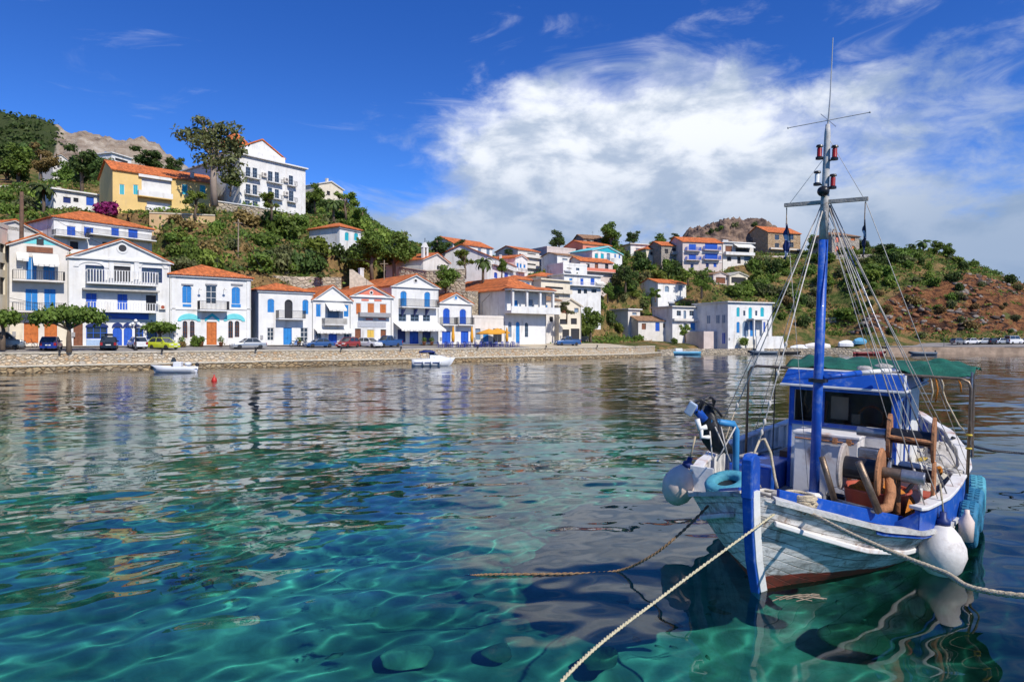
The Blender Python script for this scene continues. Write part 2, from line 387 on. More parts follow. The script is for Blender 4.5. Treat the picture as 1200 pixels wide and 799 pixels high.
A7 = House('seafront_house', 'tall white gabled house with blue arched doors over a long white cafe awning', (459, 514), (336, 407), None, 22, WHITE, ('gable', TILE_Y, 322),
  [('S',469,341,477,359,BLUE2,1),('S',497,342,504.5,360,BLUE2,1),('W',467,368,476,376.5,GREYB),('W',481,368.5,491,376.5,GREYB),('W',495.5,369,504,376.5,GREYB),
   ('O',466,386,475.5,401,NAVY),('D',480,386,490.5,406,BLUE),('O',495,387,505,401,NAVY)])
A8 = House('seafront_house', 'small white gabled house with two bright blue arched doors above two blue doors', (514, 553), (355, 407), None, 12, WHITE, ('gable', TILE_Y, 344),
  [('S',519,361,527.5,379,BLUE,1),('S',538.5,362,546.5,380,BLUE,1),('D',518,388,528,404,BLUE),('D',540,388,549,405,BLUE)])
A9 = House('seafront_house', 'large white corner house with wide orange hip roof and a pillared upper veranda', (592, 640), (341, 407), None, 24, WHITE, ('hip', TILE_X, 325),
  [('O',600,352,607,363,BLUE2),('O',619,351,625,365,GREYB),('O',595.5,377,599.5,395,GREYB,1),('D',604.5,377,609,402,BLUE2,1),('W',615,378,619,395,GREYB,1)])
A0 = House('apartment_house', 'brown and cream apartment house half out of frame with shaded balconies', (-30, 9), (262, 406), (72, 80), 9, CREAM, ('flat', None, 0),
  [('O',0,286,6,296,DARK),('O',0,308,6,316,DARK),('O',-20,286,-10,298,BRWOOD),('O',0,325,6,345,DARK),('O',-20,310,-10,316,DARK)])
ANNEX = House('cafe_annex', 'low white flat-roofed cafe beside the big corner house behind orange parasols', (554, 592), (373, 407), None, 6, WHITE2, ('flat', CONC, 0),
  [('S',566,391,573,401,BLUE2),('O',578,385,588,401,DARK),('O',557,385,563,398,GREYB)], cat='cafe')
# ---- up the hill on the left
R4 = House('hillside_house', 'wide white house with orange hip roof and four blue shutters above the seafront row', (63, 178), (261, 300), (104, 116), 12, WHITE, ('hip', TILE_X, 252),
  [('S',78,265,89,276,BLUE),('S',98,266,110,277,BLUE),('S',130,267,140,278,BLUE),('S',150,268,162,279,BLUE),('O',82,283,92,292,DARK),('O',120,284,132,293,DARK)], found=10)
R5 = House('hillside_house', 'white house with flat orange roof beside the tall wooden pole', (-20, 50), (270, 300), (96, 104), 9, WHITE2, ('gable', TILE_Y, 258),
  [('O',47,265,50,271,DARK),('O',5,282,14,290,DARK)], found=10)
R3 = House('bungalow', 'low white bungalow with flat roof slab among palms', (63, 118), (226, 246), (128, 134), 8, WHITE, ('slab', WHITE, 0),
  [('O',74,231,83,238,NAVY),('D',101,231,110,241,BLUE),('W',86,232,92,237,DARK)], found=8)
R2 = House('hillside_house', 'long yellow house with orange roof and a white recessed balcony', (132, 252), (207, 255), (124, 136), 11, YELLOW, ('side', TILE_X, 200),
  [('S',140,216,146,228,TURQ),('S',156,216.5,162,228,TURQ),('O',166,210,201,232,WHITE),('S',213,216,220,228,TURQ),('S',234,217,241,228,TURQ),('O',172,237,200,248,WHITE)], found=9)
R1 = House('hotel', 'big white three-storey hotel with balconies and air conditioners on the hill', (281, 358), (190, 246), (135, 147), 26, WHITE, ('slab', WHITE, 0),
  [('W',288,196,293.5,208,GREYB),('W',296,197,301.5,209,GREYB),('W',314,201,319.5,213,GREYB),('W',322,202,327,214,GREYB),('W',338.5,206,343.5,217,GREYB),
   ('W',288,216,293.5,227,GREYB),('W',296,217,301.5,228,GREYB),('W',314,220,319,231,GREYB),('W',322,222,327,233,GREYB),('W',338.5,224,344,236,GREYB),('W',287,235,293,241,GREYB),('W',296,236,302,242,GREYB)], cat='hotel', found=6)
R6 = House('hillside_house', 'little white house with two turquoise arched shutters and thin red roof', (398, 427), (268, 298), (130, 136), 8, WHITE, ('hip', TILE_X, 263),
  [('S',404,272,409,282,TURQ,1),('S',415,273,420,282,TURQ,1)], found=7)
R7 = House('hilltop_house', 'cream house with white gables and chimney on the crest right of the hotel', (373, 402), (219, 236), (190, 198), 9, CREAM, ('gable', WHITE, 213),
  [('O',383,224,387,229,DARK),('O',394,224,397,229,DARK)], found=7)
CH = House('chapel', 'small chapel with orange roof and white bell arch', (496, 526), (306, 332), (126, 133), 9, WHITE2, ('gable', TILE_Y, 297),
  [('O',512,311,515,320,DARK,1)], cat='chapel', found=6)
R9 = House('hilltop_house', 'white house with long orange roof on the crest behind dark trees', (531, 577), (288, 306), (176, 182), 10, WHITE, ('side', TILE_X, 282),
  [('S',560,291,564,299,GREYB),('S',570,291,574,299,GREYB)], found=6)
R10 = House('hillside_house', 'white house with orange roof and six blue arched windows above the corner house', (571, 606), (306, 332), (148, 153), 12, WHITE, ('side', TILE_X, 298),
  [('S',579,308,583,313,BLUE2,1),('O',586,308,590,313,GREYB,1),('S',592,308,596,314,BLUE2,1),('S',579,319,583,326,BLUE,1),('S',591,319,595.5,326,BLUE,1)], found=8)
R10b = House('hillside_house', 'white gable-ended house with small blue windows and a balcony beside the six-window house', (604, 618), (303, 330), (151, 156), 10, WHITE, ('gable', TILE_Y, 299),
  [('S',605.5,308,608,314,BLUE2),('S',609,309,611.5,314,BLUE2),('S',613.5,310,616,314,BLUE2)], found=8)
R11 = House('hillside_house', 'narrow white three-storey house with shaded balconies', (607, 632), (294, 326), (168, 174), 9, WHITE2, ('side', TILE_X, 291),
  [('O',618,297,628,300,DARK),('O',618,309,628,313,DARK),('O',619,321,625,325,DARK)], found=8)
R12 = House('hillside_house', 'low white house with two turquoise arched windows and small red roof', (603, 634), (328, 350), (130, 136), 8, WHITE2, ('hip', TILE_X, 323),
  [('S',616,331,621,337,BLUE2,1),('S',625,331,629.5,340,TURQ,1),('O',606,332,611,336,DARK)], found=7)
R13a = House('hillside_house', 'blank pinkish white house with sloping parapet behind the blue-door house', (641, 675), (292, 316), (176, 182), 10, PINKW, ('flat', None, 0), [], found=8)
R13b = House('hillside_house', 'small white house with one blue door and thin red roof edge', (653, 681), (300, 314), (165, 170), 7, WHITE, ('side', TILE_OLD, 298),
  [('S',668,303,671,309,BLUE),('S',674,303,678,307,BLUE),('O',659,303,665,305,GREYB)], found=8)
R13c = House('hillside_house', 'low cream house with wide shallow orange roof', (629, 662), (324, 332), (146, 150), 9, CREAM, ('hip', TILE_X, 319),
  [('O',640,326,644,329,DARK),('O',651,326,655,329,DARK)], found=8)
R13d = House('hillside_house', 'white flat cube house with a single dark window', (660, 688), (311, 325), (154, 159), 7, WHITE, ('flat', None, 0),
  [('W',675,314,679,317,GREYB),('O',664,314,670,315,DARK)], found=8)
R13e = House('hillside_house', 'flat-roofed white house with three blue doors on a long balcony', (661, 704), (323, 347), (142, 148), 8, WHITE, ('slab', WHITE, 0),
  [('S',667,326,671,333,BLUE2),('S',680,326,684,334,BLUE),('S',692,326,697,334,BLUE),('W',677,339,681,344,DARK),('W',684,339,688,344,DARK),('W',693,339,699,343,DARK)], found=8)
R13f = House('hillside_house', 'cream terraced house with one long shaded window', (634, 668), (329, 352), (132, 138), 8, CREAM, ('slab', CREAM, 0),
  [('O',639,336,660,342,DARK),('O',642,346,655,349,CONC)], found=8)
R14t = House('hilltop_house', 'dark brown house at the top of the stepped cluster', (684, 708), (280, 290), (194, 198), 9, STONE, ('side', TILE_OLD, 276),
  [('O',688,282,692,286,DARK),('O',696,282,700,286,DARK)], found=8)
R14a = House('hillside_house', 'brown rendered house with red tiled eaves over a shaded loggia', (683, 716), (287, 313), (180, 186), 9, SALMON, ('side', TILE_X, 284),
  [('O',687,290,693,293,DARK),('O',687,297,693,303,BRWOOD),('O',698,290,704,294,DARK)], found=8)
R14b = House('hillside_house', 'white house with turquoise pediment and two turquoise shutters', (694, 729), (296, 316), (170, 180), 8, WHITE, ('gable', TURQL, 289),
  [('S',697,297,701,304,TURQ),('S',704,297,708,304,TURQ),('O',711,297,715,305,GREYB),('S',720,297,722,302,BLUE2),('S',725,298,727,303,BLUE2)], found=8)
R14c = House('hillside_house', 'brown house with orange lean-to roof and three dark balcony doors', (680, 718), (307, 325), (164, 170), 6, PINKW, ('side', TILE_X, 303),
  [('O',687,309,691,317,DARK),('O',697,309,701,315,BRWOOD),('O',709,309,713,316,DARK)], found=8)
R15 = House('hilltop_house', 'long white flat-roofed house on the crest between trees', (739, 768), (287, 301), (206, 212), 10, WHITE, ('slab', WHITE2, 0), [('O',745,291,752,295,GREYB)], found=7)
R15b = House('hilltop_house', 'small cream house with tiny red roof right of the long flat house', (757, 777), (292, 305), (196, 200), 7, CREAM, ('hip', TILE_X, 288), [('O',762,295,766,299,DARK)], found=7)
R16 = House('hillside_house', 'unpainted grey stone house with dark open windows', (775, 800), (288, 317), (188, 192), 9, STONE, ('side', TILE_X, 284),
  [('O',779,292,783,297,DARK),('O',788,291,796,297,DARK),('O',779,304,783,311,DARK),('O',790,304,795,311,BRWOOD)], found=7)
R17 = House('apartment_house', 'pale three-storey block with orange roof and cobalt balconies', (800, 846), (284, 317), (184, 189), 10, PINKW, ('side', TILE_X, 279),
  [('S',807,286,816,293,BLUE),('S',826,285,841,292,BLUE),('S',807,298,816,304,BLUE),('S',826,297,841,303.5,BLUE),('S',809,309,813,315,NAVY),('S',827,308,831,313,NAVY),('S',836,308,840,313,BLUE)], found=7)
R18 = House('hillside_house', 'white house with broad white awning beside the cobalt-balcony block', (847, 883), (285, 310), (190, 196), 9, WHITE2, ('slab', WHITE, 0),
  [('O',850,288,858,296,BRWOOD),('O',862,291,878,297,DARK),('O',852,301,857,306,DARK),('O',864,301,868,309,DARK),('O',872,300,880,306,GREYB)], found=7)
R19 = House('bungalow', 'white bungalow with long orange roof in the trees below the stone house', (771, 804), (332, 346), (168, 173), 8, WHITE, ('side', TILE_X, 328),
  [('O',779,335,784,342,GREYB,1),('O',795,334,800,341,GREYB)], found=7)
R20 = House('outbuilding', 'small white flat outbuilding with two dark windows', (736, 750), (363, 380), (160, 163), 6, WHITE2, ('slab', WHITE, 0), [('O',741,366,746,369,GREYB),('O',741,372,746,376,DARK)], found=4)
R21 = House('cottage', 'long low cottage with brown tiled roof and one blue door', (748, 786), (376, 391), (157, 160), 8, WHITE2, ('side', TILE_OLD, 371), [('D',768,378,773,388,BLUE),('O',752,379,757,386,BRWOOD),('O',777,379,781,384,DARK)], found=4)
R22 = House('waterside_house', 'white two-storey house with blue lower doors among garden plants', (788, 817), (360, 390), (157, 161), 8, WHITE, ('slab', WHITE2, 0),
  [('W',793,364,798,370,GREYB),('O',801,364,804,374,GREYB),('W',808,364,813,370,GREYB),('O',801,379,805,388,GREYB),('O',809,378,815,387,BLUE2)], found=4)
R23 = House('waterside_house', 'white cubic house with turquoise shutters and arched porch at the water', (853, 905), (355, 404), (150, 156), 13, WHITE, ('slab', WHITE, 0),
  [('S',863,360,867,371,TURQ,1),('S',877,360,881.5,374,TURQ,1),('S',891,360,895.5,371,TURQ,1),('W',871,364,873.5,370,GREYB),('W',885,364,887.5,370,GREYB),('S',863,377,867,390,BLUE2,1),('O',870,376,877,394,GREYB,1),('D',879,376,886,394,BLUE2),('S',894,377,897,389,BLUE)],
  side=[('S',3,4.2,5.5,7.5,GREYB),('S',6.5,7.7,5.5,7.5,GREYB),('S',1.0,2.0,5.5,7.5,GREYB),('D',1.0,2.0,.3,3.0,BLUE)], found=3)
A10 = House('stone_house', 'unrendered stone house with brown roof beside the yellow gable', (632, 657), (352, 403), (121, 124), 9, WHITE2, ('side', TILE_OLD, 348),
  [('S',637,357,642,364,BLUE2),('S',646,358,649,364,BLUE2),('O',644,371,648,377,DARK),('O',651,371,654,377,DARK),('O',636,371,640,377,DARK)], found=3)
A10b = House('stone_house', 'narrow yellow-gabled house over an open stone undercroft', (655, 681), (358, 403), (122, 125), 9, CREAM, ('gable', CREAM, 350),
  [('O',658,360,665,367,BRWOOD),('O',673,361,678,366,GREYB),('O',656,374,665,380,DARK),('O',669,373,676,380,DARK),('O',669,385,679,402,DARK),('O',659,386,667,402,DARK)], found=3)
R24 = House('hilltop_house', 'ochre stone house with bright orange roof beside the rocky crag', (900, 938), (273, 298), (214, 219), 11, OCHRE, ('side', TILE_X, 267),
  [('W',908,275,913,281,GREYB),('W',925,275,930,281,GREYB),('W',908,285,913,290,GREYB),('W',925,284,930,290,GREYB)], found=6)
R25 = House('stone_tower_house', 'square grey stone tower house with orange arched windows on the ridge', (975, 1007), (276, 300), (203, 212), 9, STONE, ('hip', TILE_OLD, 272),
  [('O',979,277,983,284,SALMON,1),('O',997,276,1002,282,ORWOOD,1),('O',979,288,983,295,SALMON,1),('O',997,288,1002,294,ORWOOD,1)], cat='tower house', found=6)
R27 = House('garden_shed', 'low open shed with shallow brown gable in the bushes', (855, 876), (323, 333), (178, 181), 5, CREAM, ('gable', CONC, 319), [('O',857,325,874,332,DARK)], cat='shed', found=4)
R28 = House('garden_shed', 'older brown shed with crooked roof left of the open shed', (836, 853), (322, 334), (176, 179), 5, PINKW, ('gable', TILE_OLD, 319), [('O',839,325,850,332,BRWOOD)], cat='shed', found=4)
L1 = House('hillside_house', 'white house with terrace half hidden by pines under the rocky mountain', (131, 154), (183, 200), (215, 222), 10, WHITE, ('slab', WHITE, 0), [('O',135,187,150,190,DARK)], found=8)
L2 = House('hillside_house', 'pale narrow house showing between brown and green trees on the left slope', (62, 80), (186, 218), (175, 178), 8, WHITE2, ('gable', TILE_OLD, 181), [('O',67,192,70,197,DARK)], found=8)

# ------------------------------------------------------------------ the lie of the land
SHORE = [Vector((-200, -51, 0)), Q0-QT*0, Q0+QT*101.4, Vector((33, 151, 0)), Vector((46, 167, 0)), Vector((56, 170, 0)), Vector((73, 171, 0)), Vector((92, 167.5, 0)), Vector((122, 161, 0)), Vector((170, 157, 0)), Vector((330, 140, 0))]
SHORE[0] = Q0-QT*150
def shore_dist(x, y):
    """signed distance to the water's edge, positive on land"""
    x = np.asarray(x, float); y = np.asarray(y, float); best = np.full(x.shape, 1e9); sgn = np.ones(x.shape)
    for a, b in zip(SHORE[:-1], SHORE[1:]):
        ex, ey = b.x-a.x, b.y-a.y; L2_ = ex*ex+ey*ey
        t = np.clip(((x-a.x)*ex+(y-a.y)*ey)/L2_, 0, 1); px, py = a.x+t*ex, a.y+t*ey
        d = np.hypot(x-px, y-py); c = ex*(y-a.y)-ey*(x-a.x)
        near = d < best-1e-6
        best = np.where(near, d, best); sgn = np.where(near, np.where(c >= 0, 1, -1), sgn)
    return best*sgn
def quay_s(x, y): return (np.asarray(x)-Q0.x)*QT.x+(np.asarray(y)-Q0.y)*QT.y
def quay_n(x, y): return -((np.asarray(x)-Q0.x)*QN.x+(np.asarray(y)-Q0.y)*QN.y)
CP = []          # control points of the ground
def cp(u, v, d):
    d = dd(u, d); CP.append((X(u, d), d, Zv(v, d)))
def cz(x, y, z): CP.append((x, y, z))
for s_ in range(-40, 110, 15):
    for n_, z_ in ((9, 2.7), (13, 3.0), (1, 2.2)):
        p = Q0+QT*s_-QN*n_; cz(p.x, p.y, z_)
for a in ((46, 174), (60, 176), (75, 176), (90, 172), (108, 170), (122, 166), (145, 164), (170, 162)): cz(a[0], a[1], 2.0)
for u, v, d in [(0,330,95),(0,250,125),(60,250,125),(0,215,160),(60,220,150),(0,185,215),(100,190,215),(190,205,170),(190,255,120),(240,250,128),(215,290,110),(250,300,112),(300,315,112),(300,270,128),(345,300,122),(330,258,134),(380,320,120),
   (390,255,160),(420,280,150),(440,300,138),(460,305,138),(400,235,200),(440,262,200),(480,285,180),(520,290,190),(560,292,200),(620,290,215),(660,282,220),(480,325,124),(550,325,126),(580,330,140),(620,352,125),(650,300,172),(700,275,210),(715,330,150),(735,345,155),(720,375,168),(700,392,165),
   (740,320,170),(740,290,210),(770,310,185),(760,350,160),(800,350,165),(830,330,172),(830,370,165),(820,395,168),(870,320,185),(900,340,175),(900,310,200),(940,300,215),(950,330,185),(950,370,170),(980,395,172),(1000,305,205),(1010,340,182),(1030,370,172),
   (1050,395,172),(1050,290,215),(1090,288,225),(1080,330,190),(1100,360,178),(1100,395,172),(1130,310,215),(1150,350,182),(1170,325,215),(1200,338,210),(1200,370,178),(1200,393,172),(1260,360,200),(1260,385,180),(1320,380,190)]: cp(u, v, d)
for x_, y_, z_ in [(-200,120,40),(-200,200,60),(-120,60,6),(-150,260,60),(-60,260,50),(0,280,34),(60,280,34),(120,290,26),(180,270,16),(240,230,6),(240,190,3),(0,400,10),(-200,400,60),(200,400,5),(100,380,10),(300,300,2),(-120,330,64)]: cz(x_, y_, z_)
for h in HOUSES:
    n = Vector((-h.c.y, h.c.x, 0))
    if h.z0 > 4.5:
        for p in (h.L-n*1.0, h.R-n*1.0): cz(p.x, p.y, h.z0-.15)
        m_ = (h.L+h.R)/2+n*(h.D+1); cz(m_.x, m_.y, h.z0+2.0)
CPa = np.array(CP)
def _phi(r2): return np.where(r2 > 1e-9, r2*np.log(r2+1e-12)*.5, 0)
_SC = 100.0
def _fit(lam):
    p = CPa[:, :2]/_SC; n = len(p); A = np.zeros((n+3, n+3))
    r2 = ((p[:, None]-p[None])**2).sum(-1); A[:n, :n] = _phi(r2)+np.eye(n)*lam
    A[:n, n] = 1; A[:n, n+1:] = p; A[n, :n] = 1; A[n+1:, :n] = p.T
    b = np.zeros(n+3); b[:n] = CPa[:, 2]
    return np.linalg.solve(A, b), p
_w, _p = _fit(.0016)
def base_z(x, y):
    x = np.asarray(x, float).ravel()/_SC; y = np.asarray(y, float).ravel()/_SC; out = np.zeros(len(x))
    for i in range(0, len(x), 20000):
        q = np.stack([x[i:i+20000], y[i:i+20000]], -1); r2 = ((q[:, None]-_p[None])**2).sum(-1)
        out[i:i+20000] = _phi(r2) @ _w[:len(_p)]+_w[len(_p)]+q @ _w[len(_p)+1:]
    return out
GX = np.arange(-150, 290, 1.6); GY = np.arange(40, 330, 1.6)
gx, gy = np.meshgrid(GX, GY, indexing='xy')
gz = base_z(gx, gy).reshape(gx.shape)
sd = shore_dist(gx, gy); qn_, qs_ = quay_n(gx, gy), quay_s(gx, gy)
pu, pv = 600+800*gx/gy, 398-800*(gz-HC)/gy
cliff = np.clip((pv-np.interp(pu, [900, 985, 1045, 1100, 1150, 1200, 1400], [420, 390, 345, 324, 314, 320, 345])+4*vn2(gx, gy, .1, 3)*3)/12, 0, 1)*np.clip((gz-3.5)/4, 0, 1)    # bare red rock of the headland
rough = vn(gx, gy, .09, 5)*1.2+cliff*((vn2(gx, gy, .075, 5, True)*2.2+vn(gx, gy, .21, 4, True)*1.5))
gz = gz+rough*np.clip((sd-14)/12, 0, 1)
sky_v = np.interp(pu, [0, 60, 130, 200, 250, 300, 360, 400, 430, 470, 520, 580, 640, 690, 720, 770, 800, 850, 900, 940, 1000, 1050, 1100, 1130, 1170, 1200, 1300, 1500], [165, 190, 197, 206, 216, 226, 230, 236, 258, 284, 296, 303, 298, 287, 283, 287, 288, 284, 285, 282, 290, 293, 297, 308, 322, 334, 372, 396])
gz = np.where(gy > 90, np.minimum(gz, HC+(398-sky_v)/800*gy-np.clip(gy-225, 0, 200)*.35), gz)      # the crest seen against the sky
gz = np.clip(gz, .8, 120)
inrow = (qs_ > -150) & (qs_ < 103)
gz = np.where(inrow & (qn_ < 10.5) & (qn_ > -2), np.minimum(gz, 2.0), gz)
inrow2 = inrow & (qs_ < 92) & (qn_ >= 10.5) & (qn_ < 22)
gz = np.where(inrow2, np.minimum(gz, 2.4+np.clip(qn_-14, 0, 10)*.7), gz)
for h in HOUSES:                                        # level the plot under each building and just in front of it
    n = Vector((-h.c.y, h.c.x, 0)); lx = (gx-h.L.x)*h.c.x+(gy-h.L.y)*h.c.y; ly = (gx-h.L.x)*n.x+(gy-h.L.y)*n.y
    inside = (lx > -1.5) & (lx < h.W+1.5) & (ly > -3.5) & (ly < h.D)
    gz = np.where(inside, np.minimum(gz, h.z0-.1), gz)
yard = (qs_ > 68) & (qs_ < 150) & (qn_ < 34) & (qn_ > -3)
gz = np.where(yard, np.minimum(gz, 2.05+np.clip(qn_-17, 0, 20)*.12), gz)
gz = np.where(sd < 1.9, -6, np.where(sd < 3.4, np.minimum(gz, 1.6), gz))
def ground(x, y):
    fx = (x-GX[0])/1.6; fy = (y-GY[0])/1.6; i = int(np.clip(fx, 0, len(GX)-2)); j = int(np.clip(fy, 0, len(GY)-2)); fx -= i; fy -= j
    return float((gz[j, i]*(1-fx)+gz[j, i+1]*fx)*(1-fy)+(gz[j+1, i]*(1-fx)+gz[j+1, i+1]*fx)*fy)
def hit(u, v, d0=60, d1=320):
    """where the line of sight through pixel (u, v) meets the ground"""
    d = d0; k = (398-v)/800
    while d < d1:
        z = HC+k*d
        if z <= ground(X(u, d), d) and shore_dist(X(u, d), d) > 1.0: return Vector((X(u, d), d, ground(X(u, d), d)))
        d += .5
    return None
def in_house(p, m=.8):
    for h in HOUSES:
        n = Vector((-h.c.y, h.c.x, 0)); q = p-h.L; lx = q.x*h.c.x+q.y*h.c.y; ly = q.x*n.x+q.y*n.y
        if -m < lx < h.W+m and -m < ly < h.D+m: return True
    return False
# ------------------------------------------------------------------ ground, rock, water
def ground_material():
    m = bpy.data.materials.new('hillside'); m.use_nodes = True; t = NT(m.node_tree); b = m.node_tree.nodes['Principled BSDF']
    o = t.n('ShaderNodeTexCoord').outputs['Object']
    a = t.n('ShaderNodeAttribute', attribute_name='rock').outputs['Fac']
    g1 = t.ss(t.noise(o, .22, 6, .62), .40, .60); g2 = t.ss(t.noise(o, .9, 5, .65), .4, .62); g3 = t.noise(o, 3.0, 5, .7)
    dry = t.mix(g2, (.32, .20, .085), (.20, .13, .06)); grn = t.mix(g2, (.045, .075, .018), (.11, .12, .035))
    soil = t.mix(g1, dry, grn)
    r1 = t.noise(t.map(o, (.5, .5, 1.1)), .5, 9, .72, .9)
    rp = t.n('ShaderNodeValToRGB'); t.put(rp.inputs[0], r1); e = rp.color_ramp.elements
    e[0].position = .33; e[0].color = (.018, .013, .012, 1); e[1].position = .63; e[1].color = (.36, .19, .09, 1)
    for p_, c_ in ((.42, (.05, .03, .024, 1)), (.49, (.20, .085, .04, 1)), (.57, (.29, .13, .055, 1))):
        q = e.new(p_); q.color = c_
    rk = t.mix(t.ss(t.noise(o, .13, 6, .68), .56, .66), rp.outputs[0], (.13, .14, .045))
    c = t.mix(t.ss(t.m('ADD', a, t.m('MULTIPLY', t.m('SUBTRACT', t.noise(o, .3, 5, .65), .5), .9)), .35, .6), soil, rk)
    f = t.ss(g3, .25, .75, .75, 1.25)
    t.put(b.inputs['Base Color'], t.mix(1.0, c, t.comb(f, f, f), 'MULTIPLY')); b.inputs['Roughness'].default_value = .95; b.inputs['Specular IOR Level'].default_value = .1
    bn = t.n('ShaderNodeBump'); bn.inputs['Strength'].default_value = 1; bn.inputs['Distance'].default_value = .9
    t.put(bn.inputs['Height'], t.m('ADD', t.noise(o, .7, 8, .72), t.m('MULTIPLY', r1, t.m('MULTIPLY', a, 1.6)))); t.put(b.inputs['Normal'], bn.outputs[0])
    return m
HILLM = ground_material()
hill = mesh_np('hillside', np.stack([gx, gy, gz], -1).reshape(-1, 3), grid_faces(len(GY), len(GX)), HILLM, smooth=True, attr={'rock': cliff})
tag(hill, kind='structure')
# the bare mountain behind on the left
def rock_material(name, cols, sc=.12):
    m = bpy.data.materials.new(name); m.use_nodes = True; t = NT(m.node_tree); b = m.node_tree.nodes['Principled BSDF']
    o = t.n('ShaderNodeTexCoord').outputs['Object']; gm = t.n('ShaderNodeAttribute', attribute_name='scrub').outputs['Fac']
    rp = t.n('ShaderNodeValToRGB'); t.put(rp.inputs[0], t.noise(t.map(o, (1, 1, 1.8)), sc, 9, .7, .4)); e = rp.color_ramp.elements
    e[0].position = .3; e[0].color = (*cols[0], 1); e[1].position = .7; e[1].color = (*cols[-1], 1)
    for i, c_ in enumerate(cols[1:-1]): q = e.new(.3+.4*(i+1)/(len(cols)-1)); q.color = (*c_, 1)
    g = t.ss(t.m('ADD', gm, t.m('MULTIPLY', t.m('SUBTRACT', t.noise(o, sc*1.6, 6, .7), .5), 1.2)), .42, .58)
    c = t.mix(g, rp.outputs[0], t.mix(t.noise(o, sc*6, 4, .7), (.02, .035, .012), (.07, .085, .03)))
    t.put(b.inputs['Base Color'], c); b.inputs['Roughness'].default_value = .95; b.inputs['Specular IOR Level'].default_value = .15
    bn = t.n('ShaderNodeBump'); bn.inputs['Strength'].default_value = 1; bn.inputs['Distance'].default_value = .12/sc
    t.put(bn.inputs['Height'], t.noise(o, sc*2, 9, .72)); t.put(b.inputs['Normal'], bn.outputs[0])
    return m
mu = np.linspace(-320, 260, 260); mt = np.linspace(0, 1, 70)
ridge = np.interp(mu, [-320, -100, 0, 25, 60, 75, 110, 130, 150, 168, 190, 215, 260], [120, 120, 136, 139, 150, 152, 156, 161, 166, 171, 186, 205, 240])
U_, T_ = np.meshgrid(mu, mt, indexing='xy'); D_ = 255+T_*130
top = HC+(398-ridge)/800*350
Zm = 20+(top[None, :]-20)*np.where(T_ < .73, (T_/.73)**.8, 1-(T_-.73)*.5)
Xm = (U_-600)/800*350*(.75+.25*T_/.73); Ym = D_+0*U_
Zm = Zm+vn(Xm, Ym, .04, 6, True)*7.5*np.clip((U_-40)/30, .15, 1)+vn2(Xm, Ym, .11, 4, True)*3.0
scrub = np.clip((78-U_)/20, 0, 1)+np.clip((.42-T_)/.15, 0, 1)
mo = mesh_np('mountain', np.stack([Xm, Ym, Zm], -1).reshape(-1, 3), grid_faces(len(mt), len(mu)), rock_material('mountain rock', [(.07, .055, .045), (.25, .19, .14), (.36, .30, .23), (.50, .44, .36)], .10), smooth=True, attr={'scrub': scrub})
tag(mo, kind='structure')
# the crag on the skyline
CR = rock_material('crag rock', [(.02, .016, .015), (.12, .085, .07), (.25, .17, .12), (.34, .25, .19)], .26)
cu = np.linspace(0, 1, 120); cv = np.linspace(0, 1, 40)
U_, T_ = np.meshgrid(cu, cv, indexing='xy')
uu = 795+U_*125; prof = np.interp(uu, [795, 806, 818, 826, 840, 852, 866, 878, 893, 903, 910, 920], [296, 279, 273, 270, 267, 264, 263, 263, 264, 268, 274, 297])
Yc = 225+T_*26; Xc = (uu-600)/800*238; tz = HC+(398-prof)/800*243; bz = HC+(398-300)/800*222
Zc = bz+(tz-bz)*np.sin(np.clip(T_/.62, 0, 1.6)*math.pi/2)**.55
Zc = Zc+(vn(Xc, Yc*1.5+Zc, .16, 6, True)*2.0+vn2(Xc, Yc+Zc, .42, 4, True)*1.5)*np.clip(T_*4, 0, 1)
Xc = Xc+vn2(Yc, Zc, .2, 4)*1.3; Yc = Yc+vn(Xc, Zc, .22, 5, True)*2.6
cg = mesh_np('rocky_crag', np.stack([Xc, Yc, Zc], -1).reshape(-1, 3), grid_faces(len(cv), len(cu)), CR, attr={'scrub': (vn(Xc, Zc, .12, 3) > .38)*.6})
tag(cg, kind='structure')

# ---- sea bed and water
def seabed_material():
    m = bpy.data.materials.new('sea bed'); m.use_nodes = True; t = NT(m.node_tree); b = m.node_tree.nodes['Principled BSDF']
    o = t.n('ShaderNodeTexCoord').outputs['Object']
    c = t.mix(t.ss(t.noise(o, .16, 5, .6), .42, .62), (.42, .45, .33), (.16, .21, .15))
    c = t.mix(t.ss(t.noise(o, .55, 5, .65), .55, .7), c, (.08, .115, .07))
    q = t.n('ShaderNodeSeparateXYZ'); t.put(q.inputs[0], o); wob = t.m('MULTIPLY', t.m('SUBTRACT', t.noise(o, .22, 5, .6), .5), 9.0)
    depth_shade = t.m('MAXIMUM', t.ss(t.m('ADD', q.outputs[0], wob), 5.2, 8.5), t.m('MULTIPLY', t.ss(t.m('ADD', q.outputs[1], wob), 60.0, 120.0), .5))      # bed colour darkened to the right and far out, as if deeper water dimmed it
    c = t.mix(depth_shade, c, t.mix(t.noise(o, 3.0, 5, .7), (.012, .022, .016), (.05, .065, .04)))
    f = t.ss(t.noise(o, 2.2, 6, .7), .25, .75, .7, 1.25)
    t.put(b.inputs['Base Color'], t.mix(1.0, c, t.comb(f, f, f), 'MULTIPLY')); b.inputs['Roughness'].default_value = 1; b.inputs['Specular IOR Level'].default_value = 0
    return m
rs = np.geomspace(.4, 1500, 220); ts = np.linspace(-math.pi, math.pi, 241)
R_, A_ = np.meshgrid(rs, ts, indexing='ij'); Xs = R_*np.sin(A_); Ys = R_*np.cos(A_)
Zs = -3.7-np.clip((Ys-9)/28, 0, 1)*4.5+vn(Xs, Ys, .25, 4)*.28
